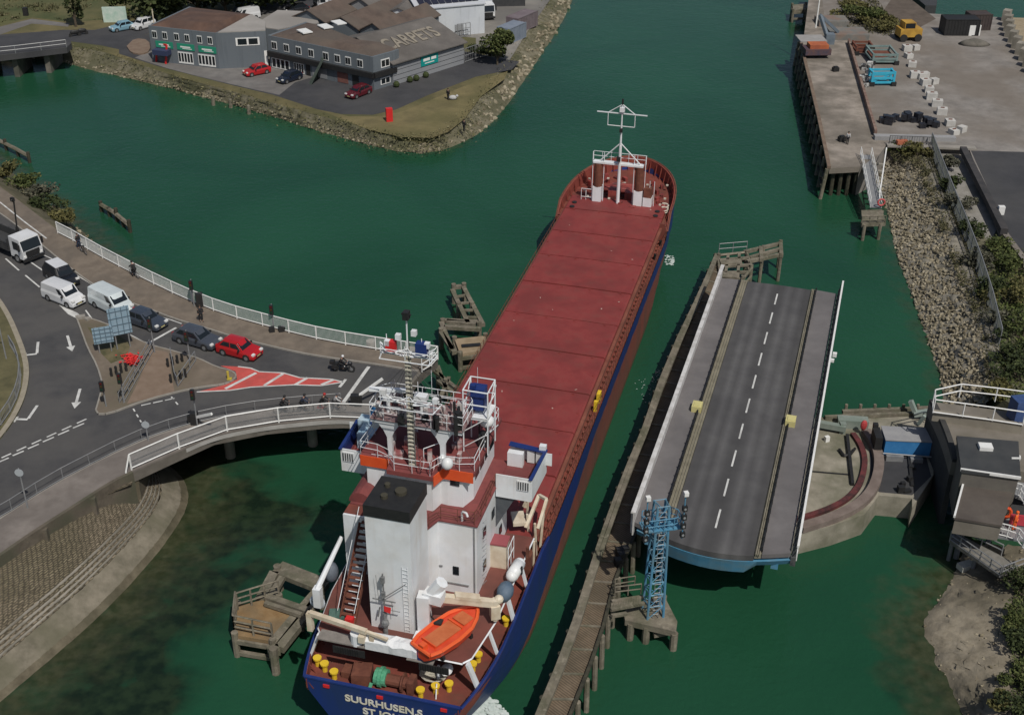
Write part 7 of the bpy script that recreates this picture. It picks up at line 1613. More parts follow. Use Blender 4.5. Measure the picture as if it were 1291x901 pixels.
window(B_, b1_, b2_, .35, .75, z+hB*.60, z+hB*.85); window(B_, b1_, b2_, .3, .75, z+hB*.10, z+hB*.30)
b = MB(); face(b, b0_, b1_, .0, 1.01, z+hB*.38, z+hB*.53, .5); face(b, b1_, b2_, -.02, 1.0, z+hB*.38, z+hB*.53, .5); b.build('fascia', BLACK, B_, world=True)
for t0, t1, mt_ in ((.02,.20,WHITER),(.24,.34,WHITER),(.42,.56,BGREYL),(.66,.76,mat('brick_red_dark', (.16,.06,.05), (.2,.09,.07), .9, 2)),(.80,.86,BLACK)):
    b = MB(); face(b, b0_, b1_, t0, t1, z+.1, z+hB*.33, .04); f = b.build('shop_front', mt_, B_, world=True)
    if mt_ is WHITER:
        b = MB(); 
        for j in range(4): face(b, b0_, b1_, t0+(t1-t0)*(.05+.24*j), t0+(t1-t0)*(.22+.24*j), z+.3, z+hB*.31, .07)
        b.build('pane', GLASS, f, world=True)
b = MB(); face(b, b0_, b1_, .36, .40, z+.0, z+hB*.34, .06); b.build('doorway', BLACK, B_, world=True)
cn = root('fabric_canopy', 'tall dark green folded fabric canopy leaning in front of the black fascia', 'canopy', P(394,103,z)); b = MB(); p = P(389,106,z); q = P(402,92,z)
b.loft([[p, q, q+Vector((.6,.3,3.2)), p+Vector((2.0,.8,3.4))], [p+Vector((.5,-.4,0)), q+Vector((.5,-.4,0)), q+Vector((1.1,0,3.2)), p+Vector((2.4,.4,3.4))]]); b.build('cover', mat('canopy_green', (.035,.05,.04), (.06,.075,.06), .8, 2), cn, world=True)
# C: carpet shed
c0_, c1_ = P(499,107,z), P(585,80,z); hC = hpx(499,107,79,z); n_ = -outn(c0_, c1_); dC = 15.0
C_ = root('carpet_shed', 'long low shed with pale CARPETS lettering across its brown roof', 'building', (c0_.x, c0_.y, z))
ext = (c0_-c1_).normalized()*1.5
c0x = c0_+ext*.3
b = MB(); secs = []
for p in (c0x, c1_): secs.append([Vector((p.x,p.y,z-.5)), Vector((p.x,p.y,z+hC)), p+n_*dC/2+Vector((0,0,hC+2.3)), p+n_*dC+Vector((0,0,hC)), p+n_*dC+Vector((0,0,-.5))])
b.loft(secs); b.build('wall', BGREYL, C_, world=True)
b = MB(); e = (c1_-c0x).normalized()*.4
for sgn_ in (0, 1):
    y0, y1 = (-.5, dC/2) if sgn_ == 0 else (dC/2, dC+.5); zz0 = hC-.15 if sgn_ == 0 else hC+2.35; zz1 = hC+2.35 if sgn_ == 0 else hC-.15
    b.loft([[p+n_*y0+Vector((0,0,zz0)), p+n_*y1+Vector((0,0,zz1)), p+n_*y1+Vector((0,0,zz1+.15)), p+n_*y0+Vector((0,0,zz0+.15))] for p in (c0x-e, c1_+e)])
rfC = b.build('roof', ROOFG, C_, world=True)
d = (c1_-c0x).normalized(); sl = (n_*(dC/2+.5)+Vector((0,0,2.5))).normalized(); nn = d.cross(sl)
if nn.z < 0: nn = -nn
mid = c0_.lerp(c1_, .47)+n_*dC*.25+Vector((0,0,hC+1.27+.16))
M_ = Matrix(((d.x,sl.x,nn.x,mid.x-C_.location.x),(d.y,sl.y,nn.y,mid.y-C_.location.y),(d.z,sl.z,nn.z,mid.z-C_.location.z),(0,0,0,1))) @ Matrix.Diagonal((1.0, 1.45, 1, 1))
text_obj('CARPETS', 2.75, mat('faded_paint', (.21,.185,.15), (.27,.24,.19), .9, .6, col3=(.14,.125,.105), scale3=.5, amt3=.5), 'roof_lettering', M_, C_, bold=.05, ext=.03)
b = MB(); face(b, c0x, c1_, .38, .62, z+hC*.45, z+hC*.95, .1); s_ = b.build('sign_board', STEAL, C_, world=True); b = MB(); face(b, c0x, c1_, .41, .50, z+hC*.66, z+hC*.78, .13); face(b, c0x, c1_, .52, .59, z+hC*.66, z+hC*.78, .13); face(b, c0x, c1_, .43, .56, z+hC*.54, z+hC*.58, .13); b.build('sign_strip', WHITER, s_, world=True)
b = MB()
for k in range(4): face(b, c0x, c1_, 0, 1, z+hC*(.2+.22*k), z+hC*(.21+.22*k), .04)
b.build('cladding_joint', DARK, C_, world=True)
for i, (px, py) in enumerate(((500,109),(517,103),(525,101),(537,97),(560,90))): pass
for px, py in ((500,110),(517,104),(525,102),(537,98)): b = MB(); c = P(px,py,z); b.ball((c.x,c.y,z+.45),.5,.5,.5,8,5); tag(b.build('clipped_bush', LEAFD), 'small dark rounded bush at the foot of the carpet shed wall', 'bush', 'clipped bushes by the carpet shed')
# D: white warehouse with solar panels
d0, d1 = P(527,50,z), P(611,42,z); hD = hpx(611,42,5,z); n_ = -outn(d0, d1); gl = P(500,42,z)
D_ = root('white_warehouse', 'pale blue white warehouse with a dark solar panel array on its roof', 'building', (d0.x, d0.y, z)); dD = 16.0
b = MB(); b.loft([[Vector((p.x,p.y,z-.5)), Vector((p.x,p.y,z+hD)), p+n_*dD/2+Vector((0,0,hD+1.8)), p+n_*dD+Vector((0,0,hD)), p+n_*dD+Vector((0,0,-.5))] for p in (d0, d1)]); b.build('wall', CLADW, D_, world=True)
b = MB(); e = (d1-d0).normalized()*.2
b.loft([[p+n_*-.2+Vector((0,0,hD-.05)), p+n_*dD/2+Vector((0,0,hD+1.85)), p+n_*dD/2+Vector((0,0,hD+2.0)), p+n_*-.2+Vector((0,0,hD+.12))] for p in (d0-e, d1+e)]); b.loft([[p+n_*(dD+.2)+Vector((0,0,hD-.05)), p+n_*dD/2+Vector((0,0,hD+1.85)), p+n_*dD/2+Vector((0,0,hD+2.0)), p+n_*(dD+.2)+Vector((0,0,hD+.12))] for p in (d0-e, d1+e)]); rD = b.build('roof', mat('roof_white', (.45,.47,.5), None, .6), D_, world=True)
for i in range(9):
    for j in range(3):
        b = MB(); t0, t1 = .06+.098*i, .06+.098*i+.088; s0 = .8+2.35*j; s1 = s0+2.2; k_ = 1.9/(dD/2+.2)
        pts = [d0.lerp(d1, t)+n_*s_+Vector((0,0,hD+.12+k_*(s_+.2)+.08)) for t, s_ in ((t0,s0),(t1,s0),(t1,s1),(t0,s1))]
        b.loft([[q for q in pts], [q+Vector((0,0,.06)) for q in pts]]); b.build('solar_panel', mat('solar_dark', (.02,.02,.032), (.03,.03,.045), .25, 1), rD, world=True)
b = MB(); face(b, d0, d1, .55, .68, z+.1, z+hD*.38, .05); b.build('roller_door', BGREYL, D_, world=True)
gb = root('gas_cage', 'grey meshed cage against the white warehouse wall', 'cage', P(586,48,z)); b = MB(); p0 = P(577,48,z); p1_ = P(593,46,z)
for t in (0,.33,.66,1): q = p0.lerp(p1_, t); b.tube(q, q+Vector((0,0,2.3)), .06, 5)
for h_ in (.1,.8,1.5,2.3): b.beam(p0+Vector((0,0,h_)), p1_+Vector((0,0,h_)), .08, .08)
b.build('frame', GREYM, gb, world=True)
# E: gabled grey unit, left of D
def gable(name, label, p0, p1, depth, h, rise, wm, rm, loc=None, ridge_along_depth=True, kids=None):
    n_ = -outn(p0, p1); G_ = root(name, label, 'building', (p0.x, p0.y, z)); m_ = (p0+p1)/2
    b = MB(); b.loft([[q+n_*k+Vector((0,0,hh)) for q, hh in ((p0,-.5),(p0,h),(m_,h+rise),(p1,h),(p1,-.5))] for k in (0, depth)]); b.build('wall', wm, G_, world=True)
    b = MB(); e = (p1-p0).normalized()*.3
    for A__, B__ in ((p0-e, m_), (p1+e, m_)): b.loft([[A__+n_*k+Vector((0,0,h-.1)), B__+n_*k+Vector((0,0,h+rise+.02)), B__+n_*k+Vector((0,0,h+rise+.16)), A__+n_*k+Vector((0,0,h+.06))] for k in (-.3, depth+.3)])
    b.build('roof', rm, G_, world=True); return G_
e0, e1 = P(432,44,z), P(482,52,z)
gable('grey_gabled_unit', 'tall grey gabled industrial unit with brown roof left of the white warehouse', e0, e1, 30, hpx(482,52,19,z), 2.2, mat('unit_grey', (.20,.205,.21), (.24,.245,.25), .8, .3), ROOFG)
gable('white_gabled_unit', 'pale gable ended unit joined to the left end of the white warehouse', P(484,50,z), P(524,53,z), 22, hpx(500,50,17,z), 1.0, CLADW, ROOFG)
# low roofs behind B
gable('brown_roofed_shed', 'low shed with brown sheet roof and pale skylights behind the black fascia building', P(372,57,z), P(412,64,z), 13, 4.6, 1.5, BGREY, ROOFB)
gable('brown_roofed_shed', 'low brown roofed shed next to the grey gabled unit', P(414,65,z), P(454,72,z), 15, 4.4, 1.5, BGREY, ROOFB)
gable('brown_roofed_shed', 'low brown roofed shed joined to the left end of the carpet shed', P(456,72,z), P(490,79,z), 14, 4.3, 1.5, BGREY, ROOFB)
b = MB(); q = [P(*p,z+4.6) for p in ((318,34),(350,14),(395,16),(402,30),(350,38))]; b.prism([(p.x,p.y) for p in q], z-.5, z+4.6); pb = root('pale_roofed_block', 'low block with pale flat roof behind the grey workshop', 'building', (q[0].x,q[0].y,z)); b.build('wall', BGREY, pb, world=True); b = MB(); b.prism([(p.x,p.y) for p in q], z+4.6, z+4.75); b.build('roof', ROOFP, pb, world=True)
for i, (px, py) in enumerate(((384,40),(410,34),(427,29))):
    b = MB(); c = P(px,py,z+5.9); b.cbox(c, 1.6, 2.4, .15, .6); tag(b.build('skylight', WHITER), ('leftmost','middle','rightmost')[i]+' of three pale skylights on the brown sheds', 'skylight', 'skylights on the brown sheds')
# containers and odds by the warehouse
def cont(label, px, py, L_, W_, H_, rz, mt, zz=ZF, name='shipping_container', cat='container'):
    r_ = root(name, label, cat, P(px,py,zz), rz); b = MB(); b.box(-L_/2,L_/2,-W_/2,W_/2,0,H_); n = int(L_/.5)
    for k in range(n+1): x = -L_/2+L_*k/n; b.box(x-.05,x+.05,-W_/2-.05,W_/2+.05,.1,H_-.1)
    b.build('body', mt, r_); b = MB()
    for x in (-L_/2, L_/2):
        for y in (-W_/2, W_/2): b.cbox((x,y,0),.16,.16,H_+.03)
    for zz_ in (0.05, H_): 
        for y in (-W_/2, W_/2): b.beam((-L_/2,y,zz_),(L_/2,y,zz_),.12,.12)
    b.build('frame', mt, r_); b = MB(); b.box(L_/2+.02,L_/2+.06,-W_/2+.15,-.05,.15,H_-.15); b.box(L_/2+.02,L_/2+.06,.05,W_/2-.15,.15,H_-.15); b.build('door', mt, r_); return r_
cont('faded blue grey container near the rocky far shore', 645, 50, 5, 2.4, 2.5, 1.0, mat('cont_blue', (.16,.19,.24), (.20,.23,.28), .7, 1))
cont('brown violet container behind the blue grey one', 658, 36, 6, 2.4, 2.5, 1.0, mat('cont_brown', (.14,.11,.12), (.18,.15,.16), .7, 1))
cont('dark container at the top of the yard beside the white lorry', 640, 6, 6, 2.4, 2.5, .1, DARK)
yf = root('yard_fence', 'grey yard fence beside the round green tree', 'fence', P(600,68,z)); b = MB(); railing(b, PL([(586,79),(600,74),(616,70)], z), 2.2, 2.5, .06, (1,.5,.05), bars=.4, bar_r=.03); b.build('panel', GREYM, yf, world=True)
b = MB(); b.cbox(P(491,153,z), .9, .6, 1.9, .3); tag(b.build('red_sign_box', RED), 'bright red upright box on the dry grass near the far point', 'sign box')
b = MB(); c = P(198,58,z); b.tube(c, c+Vector((0,0,6)), .10, 6); tag(b.build('pale_pole', CREAM), 'pale pole beside the white car at the corner of the grey workshop', 'pole')
rbx = root('planting_ring', 'brown raised planting bed beside the far road corner', 'planter', P(184,62,z)); b = MB(); q = smooth_pts(PL([(160,60),(170,50),(188,52),(190,66),(178,70),(165,68),(160,60)], z),1); b.prism([(p.x,p.y) for p in q[:-1]], z, z+.25); b.build('bed', mat('bed_brown', (.16,.11,.08), (.2,.15,.11), .9, 1), rbx, world=True)
# far left road bridge
fb = root('far_road_bridge', 'low road bridge crossing the inlet at the upper left edge', 'bridge', P(30,60,z)); b = MB(); q = PL([(-80,50),(0,46),(84,42),(90,54),(84,60),(0,70),(-80,76)], 4.0); b.prism([(p.x,p.y) for p in q], 3.1, 4.0); b.build('deck', ASPHD, fb, world=True)
b = MB(); railing(b, PL([(-80,76),(0,70),(84,60)], 4.0), 1.2, 3.5, .06, (1,.5)); b.build('parapet_rail', GREYM, fb, world=True)
b = MB(); b.beam(P(-80,78,3.3), P(84,61.5,3.3), .5, .7); b.build('edge_beam', CONCD, fb, world=True)
for px in (-20, 20, 60): b = MB(); p = P(px, 72-.12*px, 3.2); b.cbox((p.x,p.y+2,-2),.8,6,5.2); b.build('pier', CONCD, fb, world=True)
b = MB(); c = P(33,20,z); b.cbox(c,.8,.6,1.4); tag(b.build('dark_post_box', BLACK), 'small dark post box on the meadow path at the upper left', 'box')
b = MB(); c = P(146,28,z); b.cbox(c,4,.3,2.6,.1); tag(b.build('billboard', mat('board_green', (.35,.5,.42), (.55,.62,.56), .7, .8)), 'pale green hoarding behind the blue car at the far junction', 'hoarding')
for i, (px, py) in enumerate(((95,46),(104,44))): c = P(px,py,z); rr_ = root('motorbike', ('left','right')[i]+' one of two dark motorbikes at the far left junction', 'motorbike', c, .5, 'motorbikes at the far left junction'); b = MB(); b.ball((0,0,.7),.8,.22,.4); b.build('body', BLACK, rr_); [MB().tube((xx,-.06,.3),(xx,.06,.3),.3,12).build('wheel', RUBBER, rr_) for xx in (-.7,.7)]

# ================================================================== vegetation
def leaves(b, c, rx, ry, rz, n, sz, rg, clumps=7):
    cl = [(Vector((rg.gauss(0,.45), rg.gauss(0,.45), rg.uniform(-.4,.75))), rg.uniform(.35,.6)) for _ in range(clumps)]
    for k in range(n):
        cc, cr_ = rg.choice(cl); v = Vector((rg.gauss(0,1), rg.gauss(0,1), rg.gauss(0,1))).normalized()*cr_*rg.uniform(.55,1.05)+cc
        p = Vector((c[0]+v.x*rx, c[1]+v.y*ry, max(c[2]-rz*.9, c[2]+v.z*rz))); a = Vector((rg.gauss(0,1), rg.gauss(0,1), rg.gauss(0,.6))).normalized(); d = Vector((rg.gauss(0,1), rg.gauss(0,1), rg.gauss(0,.6))); d = (d-a*d.dot(a)).normalized(); s_ = sz*rg.uniform(.6,1.4)
        b.add([p+a*s_, p+d*s_*.7, p-a*s_, p-d*s_*.7], [(0,1,2,3)])
def plant(name, label, cat, px, py, zz, rx, h, mt, n=900, sz=.16, trunk=.3, seed=0, group=None, ry=None):
    rg = random.Random(seed); c = P(px, py, zz); r_ = root(name, label, cat, c, 0, group)
    b = MB(); b.fix = False; leaves(b, (0,0,trunk+(h-trunk)*.5), rx, ry or rx, (h-trunk)*.62, n, sz, rg); b.build('crown' if name == 'tree' else 'foliage', mt, r_)
    b = MB(); b.tube((0,0,-.3),(0,0,trunk+(h-trunk)*.5),.03*h+.03,7,.02*h)
    for k in range(5): a = 2*math.pi*k/5+rg.uniform(-.4,.4); b.tube((0,0,trunk+.15*h*rg.random()),(rx*.6*math.cos(a),rx*.6*math.sin(a),trunk+(h-trunk)*rg.uniform(.45,.8)),.012*h+.02,5,.01)
    b.build('trunk', BARK, r_); return r_
plant('tree', 'single round dark green tree beside the yard fence near the rocky far shore', 'tree', 627, 82, ZF, 2.7, 4.6, LEAFM, 2600, .22, .6, 1)
plant('bush', 'dark low bush left of the round green tree', 'bush', 605, 72, ZF, 1.8, 1.8, LEAFD, 700, .2, .2, 2)
gt = 'dark trees along the top edge'
for i, (px, py, rx, h, where) in enumerate(((215,8,6.5,7,'left end of the row, behind the brown roof'),(250,4,7,8,'second from the left in the row, behind the brown roof'),(285,3,7,8,'middle of the row, above the white van'),(322,-4,7,7.5,'right part of the row, at the top edge'),(360,-10,7,7,'right end of the row, beyond the black car'))):
    plant('tree', 'dark tree at the '+where, 'tree', px, py+14, ZF, rx, h, LEAFD, 2600, .42, .8, 10+i, gt)
plant('tree', 'dark green tree beside the far left road junction', 'tree', 96, 34, ZF, 1.6, 6.5, LEAFD, 900, .28, .8, 20)
plant('bush', 'round dark bush beside the pale green hoarding', 'bush', 150, 22, ZF, 3.2, 3.5, LEAFM, 1100, .25, .3, 21)
gl_ = 'scrubby bushes on the upper left bank'
for i, (px, py, rx, h, m_, w_) in enumerate(((8,222,2.0,1.6,LEAFY,'olive bush at the left edge of the upper left bank'),(28,240,2.4,1.7,LEAFM,'green bush second along the upper left bank'),(48,250,2.2,1.6,LEAFG,'grey green bush in the middle of the upper left bank'),(68,266,2.6,1.7,LEAFD,'dark sprawling bush reaching over the water on the upper left bank'),(84,280,1.6,1.1,LEAFY,'low bush at the lower end of the upper left bank, before the railing'),(178,358,.9,1.0,LEAFD,'tiny dark bush growing below the white railing at the waterside'))):
    plant('bush', w_, 'bush', px, py, 2.6 if i < 5 else .6, rx, h, m_, 900, .17, .1, 30+i, gl_)
gr2 = 'bushes on the right bank'
RB = [(1136,192,1.6,1.3,LEAFM,'below the yard wall, next to the gangway landing'),(1156,198,1.8,1.4,LEAFY,'between the yard wall and the top of the rocks'),(1190,214,1.3,1.8,LEAFG,'at the top end of the mesh fence'),(1198,240,1.5,2.0,LEAFD,'second down the mesh fence'),(1208,268,1.5,1.8,LEAFG,'third down the mesh fence beside the pale slab'),(1222,300,1.7,2.0,LEAFD,'beside the lower end of the pale slab'),(1232,336,1.8,1.9,LEAFG,'between the rocks and the fence, above the green patch'),(1244,372,2.0,1.8,LEAFD,'between the rocks and the green patch'),(1252,410,2.0,1.7,LEAFG,'beside the middle of the rock slope top'),(1262,450,2.1,1.6,LEAFD,'lower end of the rock slope top'),(1262,320,2.2,1.6,LEAFM,'upper end of the bright green patch'),(1282,345,2.4,1.9,LEAFM,'bright green, at the edge below the tarmac'),(1272,385,2.5,1.8,LEAFY,'olive, in the middle of the green patch'),(1288,430,2.6,1.9,LEAFM,'at the photo edge, beside the olive one'),(1280,478,2.4,1.7,LEAFD,'just above the white railings of the approach'),(1262,500,1.5,1.1,LEAFY,'small, where the rocks meet the approach')]
for i, (px, py, rx, h, m_, w_) in enumerate(RB): plant('bush', 'bush '+w_, 'bush', px, py, 3.2, rx*.9, h, m_, 850, .15, .1, 50+i, gr2)
BB = [(1288,752,1.7,1.7,LEAFD,'spiky dark bush at the top of the lower right bank'),(1284,792,1.3,1.3,LEAFM,'green bush second down the lower right bank'),(1290,822,1.6,1.5,LEAFD,'dark bush in the middle of the lower right bank'),(1286,862,1.2,1.2,LEAFM,'green bush near the bottom of the lower right bank'),(1290,892,1.8,1.5,LEAFD,'dark bush in the lower right corner'),(1262,890,.9,.7,LEAFY,'small olive tuft on the mud in the lower right corner')]
for i, (px, py, rx, h, m_, w_) in enumerate(BB): plant('bush', w_, 'bush', px, py, 2.0, rx, h, m_, 1300, .11, .1, 80+i, 'bushes on the lower right bank')
b = MB(); b.fix = False; rg = random.Random(77)
for k in range(4200):
    t = rg.random()**1.1; i = rg.randrange(len(TP_FAR)-2)
    if i < 1: continue
    a = TP_FAR[i].lerp(TP_FAR[i+1], rg.random()); i2 = min(i, len(SH_FAR)-2); s_ = .16
    dn = Vector((0, -1, 0)) if i < 12 else Vector((.85, -.5, 0)); dist_ = abs(rg.gauss(0, 1.6)); p = a+dn*dist_+Vector((rg.uniform(-1,1), rg.uniform(-1,1), 0)); p.z = max(.6, ZF-.55*max(0, dist_-.3))+rg.uniform(0,.35)
    d = Vector((rg.gauss(0,1), rg.gauss(0,1), rg.gauss(0,.5))).normalized(); e = Vector((-d.y, d.x, rg.uniform(-.4,.8))); s_ *= rg.uniform(.5,1.4); b.add([p+d*s_, p+e*s_*.5, p-d*s_, p-e*s_*.5], [(0,1,2,3)])
tag(b.build('bank_scrub', foliage_mat('scrub_mix', (.05,.05,.02), (.11,.105,.045), (.20,.18,.10))), kind='stuff')
# rocks: riprap on the right bank, boulders along the far shore
def rocks(name, lo, hi, n, s0, s1, seed, t0=.02, t1=1.0, mt=ROCK, zoff=0):
    rg = random.Random(seed); lo2 = resample(smooth_pts(lo,1), 80); hi2 = resample(smooth_pts(hi,1), 80); b = MB()
    ico = [Vector(v).normalized() for v in ((0,0,1),(.9,0,.4),(.28,.85,.4),(-.73,.52,.4),(-.73,-.52,.4),(.28,-.85,.4),(.73,.52,-.4),(-.28,.85,-.4),(-.9,0,-.4),(-.28,-.85,-.4),(.73,-.52,-.4),(0,0,-1))]
    fs = [(0,1,2),(0,2,3),(0,3,4),(0,4,5),(0,5,1),(1,6,2),(2,7,3),(3,8,4),(4,9,5),(5,10,1),(6,7,2),(7,8,3),(8,9,4),(9,10,5),(10,6,1),(6,11,7),(7,11,8),(8,11,9),(9,11,10),(10,11,6)]
    for k in range(n):
        i = rg.randrange(79); f = rg.random(); t = rg.uniform(t0, t1); p = lo2[i].lerp(lo2[i+1], f).lerp(hi2[i].lerp(hi2[i+1], f), t); p = Vector((p.x+rg.uniform(-.2,.2), p.y+rg.uniform(-.2,.2), p.z+zoff+rg.uniform(-.05,.12)))
        s_ = rg.uniform(s0, s1); M3 = Matrix.Rotation(rg.uniform(0,6.3), 3, 'Z') @ Matrix.Rotation(rg.uniform(0,3), 3, 'X'); sc3 = Vector((rg.uniform(.7,1.3), rg.uniform(.6,1.1), rg.uniform(.5,.9)))*s_
        b.add([p + M3 @ Vector((v.x*sc3.x*rg.uniform(.75,1.2), v.y*sc3.y*rg.uniform(.75,1.2), v.z*sc3.z*rg.uniform(.75,1.2))) for v in ico], fs)
    return tag(b.build(name, mt), kind='stuff')
RK = foliage_mat('rock_mix', (.14,.12,.08), (.23,.20,.14), (.35,.31,.23)); RK.node_tree.nodes['Principled BSDF'].inputs['Roughness'].default_value = .95
rocks('riprap', SH_R, TP_R, 6500, .08, .26, 1, .0, .9, RK)
rocks('shore_boulders', SH_FAR[12:], TP_FAR[12:len(TP_FAR)], 520, .2, .55, 2, 0, .55, RK)
rocks('shore_stones', SH_FAR[1:13], TP_FAR[1:13], 420, .08, .26, 3, 0, .3, RK)
rocks('mud_stones', SH_BR, TP_BR, 420, .04, .17, 4, 0, .95, RK)
rocks('bank_rubble', SH_L1, TP_L1, 200, .12, .35, 5, 0, .5, RK)
# mesh fence down the right bank
mf = root('mesh_fence', 'weathered grey green mesh fence running down the right bank behind the rocks', 'fence', P(1215,300,3.2)); fp = PL([(1172,188),(1182,215),(1196,252),(1214,296),(1232,345),(1246,390),(1258,440)], 3.2)
b = MB(); railing(b, fp, 2.2, 2.6, .06, (1,.5,.05)); b.build('post', GREYM, mf, world=True)
b = MB()
for p in resample(fp, 420): b.tube(p, p+Vector((0,0,2.15)), .02, 3)
b.build('mesh', mat('mesh_grey', (.07,.08,.075), (.12,.13,.12), .8, 2), mf, world=True)

# ================================================================== quay and yard
zq = ZQ+.01
qe = PL([(1010,52),(1016,80),(1024,112),(1033,150),(1042,192),(1046,212)], ZQ); qr = root('quay_fendering', 'timber edge beam and leaning fender piles along the quay face', 'fenders', (qe[0].x, qe[0].y, 0))
b = MB(); 
for a, c in zip(qe, qe[1:]): b.beam(a+Vector((-.1,0,.1)), c+Vector((-.1,0,.1)), .45, .35)
b.build('edge_beam', mat('edge_rust', (.13,.09,.065), (.19,.14,.10), .9, 1), qr, world=True)
for p in resample(qe, 15): b = MB(); b.tube((p.x-.9,p.y-.3,-2),(p.x-.3,p.y,ZQ-.1),.25,8); b.build('pile', TIMB, qr, world=True)
for px, py in ((1052,208),(1062,208),(1072,208),(1082,207),(1056,196),(1068,196),(1080,196)): b = MB(); p = P(px,py,ZQ); b.tube((p.x,p.y,-2),(p.x,p.y,ZQ-.7),.28,8); b.build('pile', TIMBW, qr, world=True)
b = MB(); 
for zz in (1.2, 2.6):
    for a, c in zip(qe, qe[1:]): b.beam(Vector((a.x-.6,a.y,zz)), Vector((c.x-.6,c.y,zz)), .3, .35)
b.build('waling', TIMBW, qr, world=True)
# wall with rust coloured face
bw_ = root('yard_barrier', 'low rust stained barrier wall dividing the quay from the yard', 'wall', P(1085,100,zq)); b = MB(); b.beam(P(1070,52,zq+.4), P(1104,168,zq+.4), .35, .8); b.build('wall', mat('barrier_rust', (.13,.07,.055), (.26,.19,.15), .9, .8), bw_, world=True)
b = MB(); b.beam(P(1102,173,zq+.25), P(1204,175,zq+.25), 1.0, .6); tag(b.build('concrete_beam', mat('pale_beam', (.24,.24,.245), (.30,.30,.30), .9, .6)), 'long pale concrete beam lying below the black bundles', 'beam')
b = MB(); b.beam(P(1118,183,zq+.1), P(1230,187,zq+.1), 1.0, .25); tag(b.build('concrete_kerb', mat('kerb_pale', (.23,.215,.19), (.28,.26,.23), .9, .8)), 'pale concrete kerb along the lower end of the yard', 'kerb')
blk = [(1143,64),(1145,73),(1150,84),(1153,98),(1161,99),(1166,107),(1171,116),(1174,125),(1181,134),(1187,144),(1197,158),(1202,169)]
words = ['first','second','third','fourth','fifth','sixth','seventh','eighth','ninth','tenth','eleventh','twelfth']
rg = random.Random(12)
for i, (px, py) in enumerate(blk):
    r_ = root('concrete_block', f'{words[i]} of the pale concrete blocks counted down the yard row from the yellow machine', 'concrete block', P(px,py,zq), rg.uniform(-.3,.5), 'pale concrete blocks in a row across the yard')
    b = MB(); s_ = rg.uniform(.65,1.0); b.box(-.75*s_,.75*s_,-.6,.6,0,1.0*s_); 
    if i in (0,3,5,11): b.cbox((1.5,.3,0),1.1,.9,.8,.3)
    b.build('body', mat('block_pale', (.40,.39,.37), (.52,.51,.48), .9, 1), r_)
    b = MB(); b.cbox((0,0,1.0*s_),.5,.12,.12); b.build('lifting_eye', RUST, r_)
for i, (px, py, w_) in enumerate(((1123,156,'left'),(1146,153,'middle'),(1169,159,'right'))):
    r_ = root('bundle_heap', f'{w_} heap of the three black wrapped bundles in the yard', 'black bundles', P(px,py,zq), 0, 'black wrapped bundles'); rg = random.Random(60+i)
    for k in range(9): b = MB(); b.cbox((rg.uniform(-1.1,1.1), rg.uniform(-.7,.7), .55*(k%2)*rg.uniform(.6,1)), rg.uniform(.7,1.1), rg.uniform(.6,.9), rg.uniform(.6,.85), rg.uniform(0,3)); b.build('bundle', mat('wrap_black', (.012,.013,.018), (.03,.032,.04), .35, 3), r_)
def frame_machine(name, label, cat, px, py, mt, L_, W_, H_, rz=0, extra=None):
    r_ = root(name, label, cat, P(px,py,zq), rz); b = MB()
    for x in (-L_/2, L_/2):
        for y in (-W_/2, W_/2): b.cbox((x,y,.2),.3,.3,H_)
    for zz in (.5, H_*.6, H_):
        for y in (-W_/2, W_/2): b.beam((-L_/2,y,zz),(L_/2,y,zz),.28,.28)
    for x in (-L_/2, L_/2): b.beam((x,-W_/2,H_),(x,W_/2,H_),.25,.25); b.beam((x,-W_/2,.5),(x,W_/2,.5),.25,.25)
    b.beam((-L_/2,-W_/2,.6),(L_/2,-W_/2,H_),.15,.15); b.build('frame', mt, r_)
    b = MB(); [b.cbox((x,-W_/2-.2,0),.7,.4,.6) for x in (-L_/2,L_/2)]; b.build('foot', BLACK, r_)
    if extra: extra(r_)
    return r_
frame_machine('steel_frame', 'bright cyan steel frame standing in the yard beside the barrier wall', 'steel frame', 1110, 106, CYAN, 3.2, 1.6, 1.9, .05)
frame_machine('steel_frame', 'grey green steel frame with rusty deck above the cyan frame', 'steel frame', 1110, 76, mat('frame_green', (.13,.20,.19), (.2,.26,.25), .7, 1), 3.6, 4.5, 1.5, 0, lambda r_: MB().box(-1.7,1.7,-2,2,.6,.9).build('deck', RUST, r_))
frame_machine('steel_frame', 'rusty steel frame left of the grey green frame', 'steel frame', 1087, 66, RUST, 2.6, 3.0, 1.2, 0)
ym = root('loading_machine', 'yellow loading machine parked at the top of the yard', 'machine', P(1144,50,zq), .1); b = MB(); b.box(-1.8,1.8,-1.2,1.2,.7,2.0); b.box(-1.2,.6,-1.1,1.1,2.0,3.0); b.build('body', mat('machine_yellow', (.42,.24,.03), (.5,.3,.05), .6, 1, col3=(.2,.1,.03), scale3=.6), ym)
b = MB(); b.box(-1.1,.5,-1.12,-1.05,2.1,2.9); b.build('window', GLASS, ym)
for x in (-1.2,1.2):
    for y in (-1.2,1.2): b = MB(); b.tube((x,y-.2,.6),(x,y+.2,.6),.6,14); b.build('wheel', RUBBER, ym)
om = root('dredging_machine', 'orange topped machine at the corner of the quay with a pale deck behind', 'machine', P(1030,72,zq), .05); b = MB(); b.box(-2.2,1.8,-1.2,1.4,.6,1.5); b.build('body', mat('machine_navy', (.04,.04,.07), (.12,.06,.05), .7, 1), om)
b = MB(); b.box(-1.5,1.4,-.9,1.2,1.5,2.1); b.build('engine_cover', mat('machine_orange', (.45,.13,.04), (.3,.08,.04), .6, 1), om)
b = MB(); b.box(-2.4,1.8,1.6,5.2,1.8,2.0); b.build('pale_deck', mat('deck_pale', (.25,.24,.23), (.32,.31,.30), .8, 1), om)
